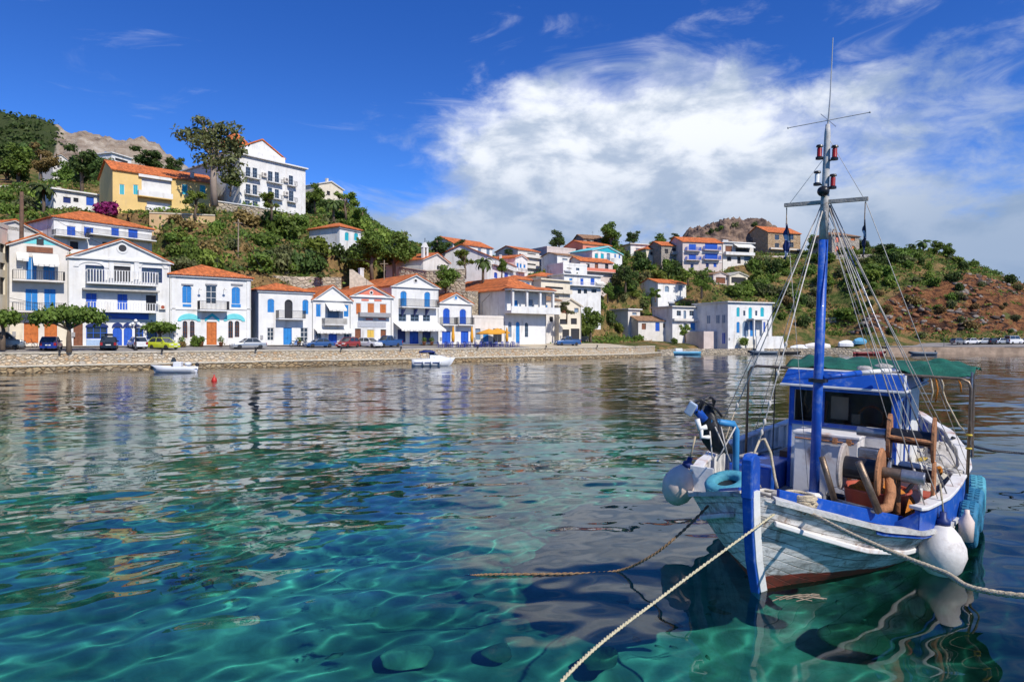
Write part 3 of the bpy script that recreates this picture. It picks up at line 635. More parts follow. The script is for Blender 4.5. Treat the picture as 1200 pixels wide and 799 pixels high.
seabed = mesh_np('seabed', np.stack([Xs, Ys, Zs], -1).reshape(-1, 3), grid_faces(len(rs), len(ts))[:, ::1], seabed_material(), smooth=True)
tag(seabed, kind='structure'); seabed.cycles.is_caustics_receiver = True
def water_material():
    m = bpy.data.materials.new('sea water'); m.use_nodes = True; t = NT(m.node_tree); b = m.node_tree.nodes['Principled BSDF']
    b.inputs['Base Color'].default_value = (.075, .56, .545, 1); b.inputs['Transmission Weight'].default_value = 1
    b.inputs['Specular IOR Level'].default_value = .3; b.inputs['IOR'].default_value = 1.33; b.inputs['Roughness'].default_value = 0.0
    o = t.n('ShaderNodeTexCoord').outputs['Object']; cd = t.n('ShaderNodeVectorMath', operation='LENGTH'); t.put(cd.inputs[0], o)
    bn = t.n('ShaderNodeBump'); bn.inputs['Distance'].default_value = .035; t.put(bn.inputs['Strength'], t.ss(cd.outputs['Value'], 16.0, 45.0, 0.0, .28))     # fine ripples, only where the mesh is too coarse for them
    t.put(bn.inputs['Height'], t.m('MULTIPLY', t.noise(t.map(o, (1, 1.6, 1)), 2.4, 4, .6, .3), t.ss(t.noise(o, .045, 3, .5), .40, .58, .25, 1.25))); t.put(b.inputs['Normal'], bn.outputs[0])
    return m
wr = np.random.RandomState(4); WV = []
for i in range(90):
    L = .34*(7.0/.34)**wr.rand(); a = wr.normal(-.25, .75)
    k = 2*math.pi/L; WV.append((k*math.sin(a), k*math.cos(a), wr.rand()*6.283, .00066*L**.92*(.5+wr.rand()), L))
def wave_z(x, y, r, cell):
    z = np.zeros_like(x); calm = .55+.75*np.clip(vn(x, y, .06, 3)+.45, 0, 1.2)
    for kx, ky, ph, A, L in WV:
        fade = np.clip((L/cell-2.2)/3, 0, 1)
        if fade.max() <= 0: continue
        z += A*np.sin(kx*x+ky*y+ph+1.3*vn2(x, y, .05, 2))*fade
    return z*calm*(1+.9*np.clip((r-14)/40, 0, 1))
rs = np.concatenate([[.4, 1, 1.8], np.geomspace(2.6, 330, 1150), np.geomspace(360, 1500, 12)]); ts = np.concatenate([np.linspace(-math.pi, -.86, 60)[:-1], np.linspace(-.86, .86, 860), np.linspace(.86, math.pi, 60)[1:]])
R_, A_ = np.meshgrid(rs, ts, indexing='ij'); Xs = R_*np.sin(A_); Ys = R_*np.cos(A_)
cell = np.maximum(np.gradient(rs)[:, None]+0*A_, R_*np.gradient(ts)[None, :])
water = mesh_np('water', np.stack([Xs, Ys, wave_z(Xs, Ys, R_, cell)], -1).reshape(-1, 3), grid_faces(len(rs), len(ts))[:, ::1], water_material(), smooth=True)
tag(water, kind='structure'); water.cycles.is_caustics_caster = True

# ---- the quay, its road and the far shore's walls
def strip(name, n0, n1, zf, mats, s0=-150, s1=101.4, kind=None, step=3.0):
    """a band along the quay between n0 and n1 metres behind its edge"""
    ss = np.arange(s0, s1+.01, step); ss[-1] = s1; nn = np.linspace(n0, n1, 5); v = []
    for a in ss:
        for b in nn: p = Q0+QT*a-QN*b; v.append((p.x, p.y, zf(a, b)))
    o = mesh_np(name, v, grid_faces(len(ss), len(nn))[:, ::-1], mats); return tag(o, kind=kind) if kind else o
ROADM = mat('worn harbour road', (.25, .23, .21), .9, 0, .22, .5, .3, 6, stain=(.12, .11, .105), stain_amt=.6, sscale=.35)
SANDM = mat('pale dusty ground', (.50, .42, .29), .95, 0, .2, .4, .3, 5, stain=(.33, .27, .18), stain_amt=.6, sscale=.4)
def road_z(s_, n_): return 2.12+.068*(n_-1.0)
strip('road', .95, 9.6, road_z, ROADM, -150, 74, 'structure')
strip('dusty_yard', .95, 16, lambda s_, n_: road_z(s_, min(n_, 10))+.0, SANDM, 74, 101.4, 'structure')
strip('pavement', 7.6, 9.7, lambda s_, n_: road_z(s_, n_)+.12, mat('pavement slabs', (.42, .38, .33), .9, 0, .2, .8), -150, 74, 'structure')
def wall_run(pts, thick, z0, z1, name, mats, label, cat, seg=6.0, jag=0.0, coping=None, parent=None, zt=None, zb=None):
    """a wall along a line of ground points; zt / zb give top and bottom where they vary"""
    mb = MB(); cb = MB(); rg = random.Random(3)
    o0 = Vector(pts[0]) if parent is None else Vector((0, 0, 0))
    for a, b in zip(pts[:-1], pts[1:]):
        a, b = Vector(a), Vector(b); e = (b-a); L = e.length; e = e/L; nrm = Vector((-e.y, e.x, 0)); k = max(1, int(L/seg))
        for i in range(k):
            p, q = a+e*L*i/k, a+e*L*(i+1)/k
            t0 = zt(i/k) if zt else z1+rg.uniform(-jag, jag); t1 = zt((i+1)/k) if zt else t0
            b0 = zb(i/k) if zb else z0; b1 = zb((i+1)/k) if zb else z0
            vs = []
            for w0, (g, bz_, tz_) in ((0, (p, b0, t0)), (0, (q, b1, t1)), (thick, (q, b1, t1)), (thick, (p, b0, t0))):
                h = g+nrm*w0; vs += [Vector((h.x, h.y, bz_))-o0*1, Vector((h.x, h.y, tz_))-o0*1]
            mb.add(vs, [(0, 2, 3, 1), (2, 4, 5, 3), (4, 6, 7, 5), (6, 0, 1, 7), (1, 3, 5, 7), (0, 6, 4, 2)])
            if coping:
                vs = []
                for w0, (g, tz_) in ((-.08, (p, t0)), (-.08, (q, t1)), (thick+.05, (q, t1)), (thick+.05, (p, t0))):
                    h = g+nrm*w0; vs += [Vector((h.x, h.y, tz_+.004))-o0, Vector((h.x, h.y, tz_+.17))-o0]
                cb.add(vs, [(0, 2, 3, 1), (2, 4, 5, 3), (4, 6, 7, 5), (6, 0, 1, 7), (1, 3, 5, 7), (0, 6, 4, 2)])
    root = mb.build(name, mats); root.location = (o0.x, o0.y, 0)
    for v in root.data.vertices: v.co.z += o0.z
    if coping:
        c = cb.build('coping', coping, root)
        for v in c.data.vertices: v.co.z += o0.z
    tag(root, label, cat); return root
def qp(s_, n_): p = Q0+QT*s_-QN*n_; return (p.x, p.y, 0)
ql = wall_run([qp(-150, 0), qp(101.4, 0), (33+.0, 151, 0)], 1.0, -7, .62, 'quay_ledge', QUAY2, 'lower ledge of the stone quay, orange brown at the tide line', 'quay', 5, .03, COPING)
qu = wall_run([qp(-150, 1.05), qp(100.6, 1.05), (31.6, 151, 0)], .9, -2, 1.98, 'quay_wall', QUAY1, 'upper mottled stone wall of the quay below the parked cars', 'quay', 5, .02, COPING)
sw = wall_run([(33, 151.2, 0), (46, 167, 0), (56, 170, 0), (73, 171, 0), (92, 167.5, 0)], .9, -7, 1.35, 'shore_wall', WALLST, 'low rough stone wall along the far shore under the cubic house', 'sea wall', 4, .12, None)
sw2 = wall_run([(92.3, 167.9, 0), (122, 161, 0), (170, 157, 0), (330, 140, 0)], 1.0, -7, 1.7, 'shore_wall', mat('sandy pink stone', (.50, .36, .25), .95, 0, .3, .5, .8, 2, stain=(.28, .18, .12), stain_amt=.6, sscale=.3), 'long sandy pink embankment below the right hand road', 'sea wall', 5, .1, None)
v = []; pts = [(92, 169), (122, 162), (170, 158), (330, 141)]
for i, (a, b) in enumerate(pts):
    for k in range(5): v.append((a+k*.6, b+k*3.2, 1.75+k*.27))
tag(mesh_np('road', v, grid_faces(4, 5)[:, ::-1], ROADM), kind='structure')
# ------------------------------------------------------------------ buildings
def shutter_leaf(x0, x1, z0, z1, y, m, parent, arch=0.0):
    b = MB(); b.box(x0, x1, y, y+.04, z0, z1); wd = x1-x0; fr = min(.09, wd*.2)
    b.box(x0, x1, y-.025, y-.001, z0, z0+fr); b.box(x0, x1, y-.025, y-.001, z1-fr, z1); b.box(x0, x0+fr, y-.025, y-.001, z0+fr, z1-fr); b.box(x1-fr, x1, y-.025, y-.001, z0+fr, z1-fr)
    n = max(2, int((z1-z0)/.22)) if wd > .3 else 2
    for i in range(n):
        q = z0+fr+(z1-z0-2*fr)*(i+.5)/n; b.box(x0+fr, x1-fr, y-.018, y-.002, q-.03, q+.03)
    return b.build('shutter', m, parent)
def opening(root, kind, x0, x1, z0, z1, m, y=0.0, fm=None, deep=.22):
    """fills a hole of the wall: S closed shutters, W glazed window, D door, O open dark bay"""
    w_, h_ = x1-x0, z1-z0; e = min(.08, w_*.1)
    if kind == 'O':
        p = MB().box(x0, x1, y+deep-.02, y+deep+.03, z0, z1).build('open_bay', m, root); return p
    fr = MB(); fm = fm or m
    fr.box(x0, x0+e, y+.06, y+.2, z0, z1); fr.box(x1-e, x1, y+.06, y+.2, z0, z1); fr.box(x0+e, x1-e, y+.06, y+.2, z1-e, z1)
    if kind == 'S':
        fr.box(x0+e, x1-e, y+.15, y+.2, z0, z1-e)
        wdw = fr.build('window', fm, root); mid = (x0+x1)/2
        shutter_leaf(x0+e+.01, mid-.02, z0+.02, z1-e-.02, y+.07, m, wdw); shutter_leaf(mid+.02, x1-e-.01, z0+.02, z1-e-.02, y+.07, m, wdw)
        return wdw
    if kind == 'W':
        fr.box(x0+e, x1-e, y+.06, y+.2, z0, z0+e)
        nx = 2 if w_ < 2.2 else max(3, int(w_/.8)); nz = 2 if h_ < 1.8 else 3
        for i in range(1, nx): q = x0+w_*i/nx; fr.box(q-e*.4, q+e*.4, y+.08, y+.17, z0+e, z1-e)
        for i in range(1, nz): q = z0+h_*i/nz; fr.box(x0+e, x1-e, y+.09, y+.165, q-e*.4, q+e*.4)
        wdw = fr.build('window', m, root)
        MB().box(x0+e, x1-e, y+.18, y+.21, z0+e, z1-e).build('pane', GLASS, wdw); return wdw
    if kind == 'D':
        dr = MB(); mid = (x0+x1)/2
        dr.box(x0+e, x1-e, y+.14, y+.2, z0, z1-e)
        for a, b in ((x0+e+.03, mid-.02), (mid+.02, x1-e-.03)):
            dr.box(a, b, y+.09, y+.139, z0+.04, z1-e-.04)
            for c, d in ((.08, .40), (.46, .9)): dr.box(a+(b-a)*.18, b-(b-a)*.18, y+.07, y+.088, z0+h_*c, z0+h_*d)
        d = fr.build('door', m, root); dr.build('door_leaf', m, d)
        MB().box(mid-.06, mid-.03, y+.04, y+.09, z0+h_*.42, z0+h_*.47).build('handle', IRON, d); return d
def wall_holes(mb, W_, h_, holes, y=0.0, deep=.22):
    xs = sorted({0.0, W_, *[a for q in holes for a in q[:2]]}); zs = sorted({0.0, h_, *[a for q in holes for a in q[2:]]})
    for i in range(len(xs)-1):
        for j in range(len(zs)-1):
            cx_, cz_ = (xs[i]+xs[i+1])/2, (zs[j]+zs[j+1])/2
            if any(a < cx_ < b and c < cz_ < d for a, b, c, d in holes): continue
            mb.add([(xs[i], y, zs[j]), (xs[i+1], y, zs[j]), (xs[i+1], y, zs[j+1]), (xs[i], y, zs[j+1])], [(0, 1, 2, 3)])
    for a, b, c, d in holes:
        mb.add([(a, y, c), (b, y, c), (b, y, d), (a, y, d), (a, y+deep, c), (b, y+deep, c), (b, y+deep, d), (a, y+deep, d)],
               [(0, 4, 5, 1), (1, 5, 6, 2), (2, 6, 7, 3), (3, 7, 4, 0)])
def spandrel(mb, x0, x1, z0, z1):
    """rounds the head of a hole into an arch"""
    r = (x1-x0)/2; rz = min(r, (z1-z0)*.3); cx_ = (x0+x1)/2; n = 6
    for sgn in (-1, 1):
        arc = [(cx_+sgn*r*math.cos(t*math.pi/2/n), z1-rz+rz*math.sin(t*math.pi/2/n)) for t in range(n+1)]
        poly = arc+[(cx_+sgn*r, z1)]
        if sgn > 0: poly = poly[::-1]
        k = len(poly); vs = [(p[0], .004, p[1]) for p in poly]+[(p[0], .2, p[1]) for p in poly]
        mb.add(vs, [tuple(range(k))[::-1], tuple(range(k, 2*k))]+[(i, (i+1) % k, k+(i+1) % k, k+i) for i in range(k)])
def bounds(h, op):
    k, u0, v0, u1, v1 = op[:5]; a = h.px(u0, (v0+v1)/2)[0]; b = h.px(u1, (v0+v1)/2)[0]; um = (u0+u1)/2
    z1 = h.px(um, v0)[1]; z0 = h.px(um, v1)[1]
    return max(a, .12), min(b, h.W-.12), max(z0, .03), min(z1, h.h-.1)
def build_house(h):
    root = empty(h.name, h.L, h.ang, h.label, h.cat, h.group); h.root = root
    W_, H_, D = h.W, h.h, h.D; mb = MB(); holes = [bounds(h, o) for o in h.ops]
    wall_holes(mb, W_, H_, holes)
    f = -h.found
    mb.add([(0, 0, f), (W_, 0, f), (W_, 0, 0), (0, 0, 0)], [(0, 1, 2, 3)])
    mb.add([(0, 0, f), (W_, 0, f), (W_, D, f), (0, D, f), (0, 0, H_), (W_, 0, H_), (W_, D, H_), (0, D, H_)], [(1, 2, 6, 5), (2, 3, 7, 6), (3, 0, 4, 7), (4, 5, 6, 7)])
    for o, q in zip(h.ops, holes):
        if len(o) > 6 and o[6]: spandrel(mb, *q)
    style, rm, va = h.roof
    up = h.px((h.sx(0)*0+600), 0)  # unused, keeps px warm
    um_d = (h.depth_mid if hasattr(h, 'depth_mid') else (h.L.y+h.R.y)/2)
    ap = (Zv(va, um_d)-h.z0) if va else H_
    O = .35
    if style == 'gable':
        ap = max(ap, H_+.8)
        for y in (0, D): mb.add([(0, y, H_), (W_, y, H_), (W_/2, y, ap)], [(0, 1, 2) if y == 0 else (0, 2, 1)])
    if style == 'side':
        ap = max(Zv(va, um_d+D/2)-h.z0, H_+.9)
        for x in (0, W_): mb.add([(x, 0, H_), (x, D, H_), (x, D/2, ap)], [(0, 2, 1) if x == 0 else (0, 1, 2)])
    wl = mb.build('wall', h.wall, root)
    t = .16; rb = MB()
    if style == 'gable':
        sl = (ap-H_)/(W_/2); zl = H_-O*sl
        rb.prism([(-O, zl), (W_/2, ap+.01), (W_+O, zl), (W_+O, zl+t), (W_/2, ap+t+.03), (-O, zl+t)], 'y', -O, D+O)
        rb.build('roof', rm, root)
        cb = MB()
        cb.prism([(-O+.02, zl-.14), (W_/2, ap-.16), (W_+O-.02, zl-.14), (W_+O-.02, zl-.004), (W_/2, ap-.006), (-O+.02, zl-.004)], 'y', -O+.06, -.003)
        if W_ > 6 and D > 9.5: cb.box(-.2, W_+.2, -.28, -.003, H_-.22, H_-.04)
        cb.build('cornice', h.wall, root)
    elif style == 'side':
        sl = (ap-H_)/(D/2); zl = H_-O*sl
        rb.prism([(-O, zl), (D/2, ap+.01), (D+O, zl), (D+O, zl+t), (D/2, ap+t+.03), (-O, zl+t)], 'x', -O, W_+O); rb.build('roof', rm, root)
        MB().box(-.12, W_+.12, -.18, -.003, H_-.3, H_-.1).build('cornice', h.wall, root)
    elif style == 'hip':
        ap = max(Zv(va, um_d+min(W_, D)/2)-h.z0, H_+.8); O = .45
        a = min(W_, D)/2; zl = H_+.0
        if W_ >= D: r0, r1 = (a, D/2), (W_-a, D/2)
        else: r0, r1 = (W_/2, a), (W_/2, D-a)
        vs = [(-O, -O, zl), (W_+O, -O, zl), (W_+O, D+O, zl), (-O, D+O, zl), (*r0, ap), (*r1, ap), (-O, -O, zl-.14), (W_+O, -O, zl-.14), (W_+O, D+O, zl-.14), (-O, D+O, zl-.14)]
        fs = [(0, 1, 5, 4), (1, 2, 5), (2, 3, 4, 5), (3, 0, 4)] if W_ >= D else [(0, 1, 4), (1, 2, 5, 4), (2, 3, 5), (3, 0, 4, 5)]
        rb.add(vs, fs+[(0, 6, 7, 1), (1, 7, 8, 2), (2, 8, 9, 3), (3, 9, 6, 0), (6, 9, 8, 7)]); rb.build('roof', rm, root)
        MB().box(-.22, W_+.22, -.22, -.003, H_-.42, H_-.15).build('cornice', h.wall, root)
    elif style == 'slab':
        rb.box(-.5, W_+.35, -.55, D+.3, H_+.004, H_+.26); rb.build('roof', rm, root)
    else:
        for a in ((-.05, W_+.05, -.05, .25), (-.05, W_+.05, D-.25, D+.05), (-.05, .25, .25, D-.25), (W_-.25, W_+.05, .25, D-.25)): rb.box(*a, H_+.004, H_+.5)
        rb.build('parapet', h.wall, root)
    for o, q in zip(h.ops, holes): opening(root, o[0], *q, o[5], fm=WHITE if o[0] == 'S' else None)
    for k, a, b, z0, z1, m in h.side:               # on the left flank, a..b metres back from the front
        fr = MB(); fr.box(-.05, -.003, a, b, z0, z1); o_ = fr.build('window' if k == 'S' else 'door', m, root)
        MB().box(-.07, -.052, (a+b)/2-.03, (a+b)/2+.03, z0, z1).build('mullion', WHITE, o_)
    return root
for h in HOUSES: build_house(h)

def railing(parent, x0, x1, y0, z0, z1, m, n=None, r=.018, sides=True, post=.045):
    """upright bars between two rails, round three sides of a balcony that stands out to y0"""
    b = MB(); segs = [((x0, y0), (x1, y0))]
    if sides: segs += [((x0, y0), (x0, -.02)), ((x1, y0), (x1, -.02))]
    for (ax_, ay), (bx_, by) in segs:
        L = math.hypot(bx_-ax_, by-ay); k = max(2, int(L/(n or .16)))
        ux, uy = (bx_-ax_)/L, (by-ay)/L
        M = Matrix(((ux, -uy, 0, ax_), (uy, ux, 0, ay), (0, 0, 1, 0), (0, 0, 0, 1)))
        b.box(0, L, -post/2, post/2, z1-post, z1, M); b.box(0, L, -post/2, post/2, z0+.05, z0+.05+post*.7, M)
        for i in range(k+1): q = L*i/k; b.box(q-r, q+r, -r, r, z0+.05+post*.7, z1-post, M)
    return b.build('railing', m, parent)
def balcony(h, u0, u1, vfloor, vrail, proj=1.0, rm=IRON, sm=None, n=None, r=.018, solid=False, thick=.16, sides=True):
    um = (u0+u1)/2; x0 = h.px(u0, vfloor)[0]; x1 = h.px(u1, vfloor)[0]; z0 = h.px(um, vfloor)[1]; z1 = h.px(um, vrail)[1]
    x0 = max(x0, -.3)
    s = MB().box(x0, x1, -proj, -.003, z0-thick, z0).build('balcony', sm or h.wall, h.root)
    if solid:
        b = MB(); b.box(x0+.004, x1-.004, -proj+.003, -proj+.12, z0+.003, z1)
        b.box(x0+.004, x0+.1, -proj+.12, -.004, z0+.003, z1-.004); b.box(x1-.1, x1-.004, -proj+.12, -.004, z0+.003, z1-.004); b.build('parapet', rm, s)
    else: railing(s, x0+.05, x1-.05, -proj+.05, z0+.004, max(z1, z0+.8), rm, n, r, sides)
    return s
def awning(h, u0, u1, v0, v1, proj, m=CLOTHW, label=None):
    um = (u0+u1)/2; x0 = h.px(u0, v0)[0]; x1 = h.px(u1, v0)[0]; z1 = h.px(um, v0)[1]; z0 = h.px(um, v1)[1]
    b = MB(); k = max(2, int((x1-x0)/.5))
    b.prism([(-.004, z1), (-.004, z1-.05), (-proj, z0), (-proj, z0+.05)], 'x', x0, x1)
    for i in range(k):
        a = x0+(x1-x0)*i/k; c = x0+(x1-x0)*(i+1)/k; b.box(a+.02, c-.02, -proj-.02, -proj+.0, z0-.22-(i % 2)*.05, z0+.045)
    o = b.build('awning', m, h.root)
    if label: o['label'] = label
    return o
def band(h, u0, v0, u1, v1, m, proud=.06, name='band'):
    um = (u0+u1)/2; x0 = h.px(u0, v0)[0]; x1 = h.px(u1, v0)[0]; z1 = h.px(um, v0)[1]; z0 = h.px(um, v1)[1]
    return MB().box(x0, x1, -proud, -.003, z0, z1).build(name, m, h.root)
def disc(h, u, v, r, m, name='oculus'):
    x, z = h.px(u, v); M = Matrix.Translation((x, -.0, z)) @ Matrix.Rotation(math.pi/2, 4, 'X')
    b = MB(); b.lathe([(r*1.5, .004), (r*1.5, .07), (r, .071), (r, .05)], 14, M); o = b.build(name, WHITE, h.root)
    MB().lathe([(r*.98, .072), (r*.98, .078)], 14, M).build('pane', m, o); return o
def chimney(h, x, y, z0, hh, w_=.5, m=None):
    b = MB().box(x-w_/2, x+w_/2, y-w_/2, y+w_/2, z0, z0+hh); b.box(x-w_/2-.07, x+w_/2+.07, y-w_/2-.07, y+w_/2+.07, z0+hh-.2, z0+hh-.08)
    return b.build('chimney', m or h.wall, h.root)
def gable_fill(h, va, m, proud=.02, inset=.7, name='pediment'):
    ap = Zv(va, (h.L.y+h.R.y)/2)-h.z0; H_ = h.h; t = inset
    b = MB().prism([(t*1.6, H_+t*.25), (h.W-t*1.6, H_+t*.25), (h.W/2, ap-t*.55)], 'y', -proud, -.004)
    return b.build(name, m, h.root)
def arch_trim(h, u0, u1, v0, v1, m, thick=.55, tri=False):
    """moulded arch (or small pediment) above a pair of windows"""
    x0, z0 = h.px(u0, v1); x1 = h.px(u1, v1)[0]; z1 = h.px((u0+u1)/2, v0)[1]; cx_ = (x0+x1)/2; r = (x1-x0)/2; hz = z1-z0; b = MB(); n = 2 if tri else 12
    def pt(i, k):
        t_ = i/n; a = math.pi*(1-t_)
        if tri: return (cx_-r*k+2*r*k*t_, z0+(hz if t_ == .5 else 0)-(thick*.6 if k < 1 else 0))
        return (cx_+r*k*math.cos(a), z0+(hz-(thick if k < 1 else 0))*math.sin(a))
    for i in range(n):
        q = [pt(i, 1), pt(i, .72 if not tri else .999), pt(i+1, .72 if not tri else .999), pt(i+1, 1)]
        b.prism([q[1], q[2], q[3], q[0]], 'y', -.09, -.004)
    return b.build('moulding', m, h.root)

# tall house with turquoise gable
gable_fill(A1, 275, TURQL); x, z = A1.px(47, 284); MB().box(x-.35, x+.35, -.05, -.021, z-.3, z+.4).build('vent', DARK, A1.root)
b = band(A1, 31, 289.5, 62, 296, BRWOOD, .09, 'fascia_board')
balcony(A1, 14, 75, 329, 318, 1.3); balcony(A1, 14, 75, 365, 355, 1.3)
awning(A1, 38, 68, 298, 311, 1.5, label='creased white cloth awning half let down'); awning(A1, 19, 33, 296, 304, .9)
band(A1, 11, 372, 81, 374, CONC, .1); band(A1, 12, 374, 27, 405, CREAM, .03, 'dado'); band(A1, 68, 374, 81, 405, CREAM, .03, 'dado')
# loggia house
disc(A2, 143.5, 291, .45, DARK)
balcony(A2, 100, 183, 333, 318, 1.3, WHITE, n=.3, r=.055); balcony(A2, 100, 183, 365, 355, 1.3, WHITE, n=.3, r=.04)
for u in (127.5, 157): band(A2, u, 308, u+5.5, 333, WHITE, .25, 'pillar')
for a in ((86, 128, 304, 312), (160, 197, 304, 313)): arch_trim(A2, *a, WHITE, .35)
band(A2, 84, 304, 198, 306, WHITE, .3, 'cornice'); band(A2, 96, 339.5, 185, 341.5, CONC, 1.1, 'canopy')
band(A2, 118, 367, 174, 374, BLUE, .12, 'fascia_board')
for a in ((101, 398, 130, 406), (156, 398, 170, 406), (172, 398, 186, 406)): band(A2, *a, mat('pale blue dado', (.33, .45, .62), .7), .04, 'dado')
band(A2, 133, 303.5, 153, 310, WHITE2, .05, 'notice_board')
for a in ((100, 127, 378, 383), (131, 144, 378, 384), (144, 156, 378, 384), (157, 169, 378, 384), (171, 185, 378, 384)): arch_trim(A2, *a, NAVY, .5)
x, z = A2.px(190, 360); ac = MB().box(x-.4, x+.4, -.35, -.003, z-.3, z+.3).build('air_conditioner', WHITE2, A2.root); MB().lathe([(.22, .352), (.22, .37)], 12, Matrix.Translation((x, 0, z)) @ Matrix.Rotation(math.pi/2, 4, 'X')).build('fan', mat('rust red', (.35, .07, .03), .7), ac)
# turquoise moulding house
balcony(A3, 231, 266, 363.5, 353, 1.2); band(A3, 200, 361, 231, 363, WHITE, .1); band(A3, 266, 361, 294, 363, WHITE, .1)
for a in ((208, 235, 367.5, 376), (262, 287, 367.5, 376)): arch_trim(A3, *a, TURQL, .75)
arch_trim(A3, 240, 257, 367, 373, TURQ, .7, True)
for a in ((214, 356.5, 224, 359.5), (271, 356.5, 282, 360)): band(A3, *a, BLUE2, .05, 'plaque')
for u in (212.5, 240.5, 270.5): band(A3, u, 332.5, u+14, 334.2, GREYP, .14, 'lintel')
band(A3, 200, 322.5, 294, 326, WHITE, .3, 'cornice')
for u in (201, 289): band(A3, u, 326, u+4.5, 404, WHITE, .1, 'pilaster')
for u in (233, 262):
    x, z = A3.px(u, 340); o = MB().tube([(x, -.01, z), (x, -.5, z+.2), (x, -.75, z+.15)], .03, 5).build('wall_lamp', IRON, A3.root); MB().lathe([(.05, .0), (.2, -.12), (.18, -.16)], 8, Matrix.Translation((x, -.8, z+.16))).build('lamp_shade', WHITE2, o)
# plain house by the motorbike
balcony(A4, 323, 355, 373.5, 364, 1.2); band(A4, 303, 340, 367, 342, WHITE, .25, 'cornice')
# awning house
awning(A5, 381, 402, 355, 363, 1.4); balcony(A5, 377, 403, 380, 373, 1.2, CONC, solid=True); awning(A5, 368, 412, 385, 389, 1.1, label='shallow white canopy over the doors')
# salmon gable house
gable_fill(A6, 335, SALMON); disc(A6, 435, 343, .22, DARK)
band(A6, 419.5, 366.5, 456, 371.5, GREYP, .7, 'balcony'); band(A6, 419, 377, 452, 383.5, mat('pale grey paint', (.42, .43, .46), .7), .06)
for a in ((423.5, 350.5, 432, 352.6), (438.5, 351, 447, 353), (428.5, 373, 437, 375), (443.5, 373, 452, 375)): band(A6, *a, SALMON, .05, 'plaque')
# long awning house
balcony(A7, 467, 511, 360, 351, 1.2); disc(A7, 487, 329, .25, DARK)
awning(A7, 461, 513, 378, 386.5, 2.6, label='long cream awning with scalloped edge')
for u in (471, 485.5, 499): x, z = A7.px(u, 362); MB().prism([(-.003, z), (-1.0, z-.02), (-.9, z-.2), (-.003, z-1.2)], 'x', x-.12, x+.12).build('bracket', NAVY, A7.root)
chimney(A7, -.6, 9.5, A7.h-1.5, 5.0, .7)
# two-door house
for a in ((515, 532.5), (533.5, 552)): balcony(A8, *a, 380.5, 372, 1.1)
disc(A8, 534, 349, .28, BLUE2)
# corner house: loggia carved by pillars, deck slab, flank windows
b = MB(); x0, z0 = A9.px(592, 364); x1 = A9.W; zt = A9.h
sl = MB().box(-.4, x1+1.6, -2.3, -.003, z0-.5, z0).build('balcony', WHITE, A9.root)
MB().box(-.38, x1+1.58, -2.28, -2.16, z0+.004, z0+.75).build('parapet', WHITE, sl)
for i, f_ in enumerate((0, .34, .67, 1)):
    xx = .2+f_*(x1-.2); MB().box(xx-.22, xx+.22, -2.1, -1.66, z0+.004, zt-.15).build('pillar', WHITE, A9.root)
MB().box(-.4, x1+.4, -2.45, -.25, zt-.14, zt+.12).build('veranda_roof', WHITE2, A9.root)
MB().add([(-.5, -2.6, zt+.125), (x1+.5, -2.6, zt+.125), (x1+.5, -.1, zt+.75), (-.5, -.1, zt+.75), (-.5, -2.6, zt+.2), (x1+.5, -2.6, zt+.2), (x1+.5, -.1, zt+.85), (-.5, -.1, zt+.85)], [(0, 3, 2, 1), (4, 5, 6, 7), (0, 1, 5, 4), (1, 2, 6, 5), (2, 3, 7, 6), (3, 0, 4, 7)]).build('eaves', TILE_X, A9.root)
for y0, y1, a, c, m in ((10, 12, 5.0, 7.2, NAVY),): o = MB().box(-.06, -.003, y0, y1, a, c).build('window', m, A9.root); MB().box(-.1, -.062, y0-.15, y1+.15, a-.18, a-.04).build('sill', WHITE, o)
MB().tube([(-.06, 7, .1), (-.06, 7, A9.h-2), (-.06, 4.5, A9.h-.6)], .05, 5).build('drainpipe', CONC, A9.root)
# hotel: balconies, air conditioners, attic with tiled gable
for a in ((286, 304, 209, 205), (312, 330, 214.5, 210.5), (336, 346, 218, 213), (286, 304, 229, 225), (312, 330, 233, 229.5), (336, 346, 237, 232)): balcony(R1, *a[:4], .9, IRON, n=.5, r=.02)
for u, v in ((309, 205), (334.5, 211), (334.5, 227)):
    x, z = R1.px(u, v); o = MB().box(x-.5, x+.5, -.5, -.004, z-.5, z+.4).build('air_conditioner', WHITE2, R1.root); MB().lathe([(.3, .502), (.3, .52)], 10, Matrix.Translation((x, 0, z)) @ Matrix.Rotation(math.pi/2, 4, 'X')).build('fan', mat('grey grille', (.2, .18, .17), .6), o)
hh = R1.h+.27; b = MB(); b.box(1.5, R1.W-4, 1.5, 16, hh, hh+1.6); at = b.build('attic', WHITE, R1.root)
b = MB(); b.prism([(1.2, hh+1.604), (R1.W-3.7, hh+1.604), ((R1.W-2.5)/2, hh+4.4)], 'y', 2.4, 15); b.build('attic_gable', WHITE, R1.root)
b = MB(); mx_ = (R1.W-2.5)/2; b.prism([(.8, hh+1.55), (mx_, hh+4.45), (R1.W-3.3, hh+1.55), (R1.W-3.3, hh+1.75), (mx_, hh+4.75), (.8, hh+1.75)], 'y', 2.2, 15.2); b.build('roof_gable', TILE_Y, R1.root)
MB().lathe([(3.2, 0), (2.9, .9), (.1, 3.6)], 8, Matrix.Translation((3.6, 8, hh+3.2))).build('turret_roof', TILE_X, R1.root)
for y0 in (6, 11, 16, 21): MB().box(-.06, -.003, y0, y0+1.3, 6.2, 8.2).build('window', GREYB, R1.root)
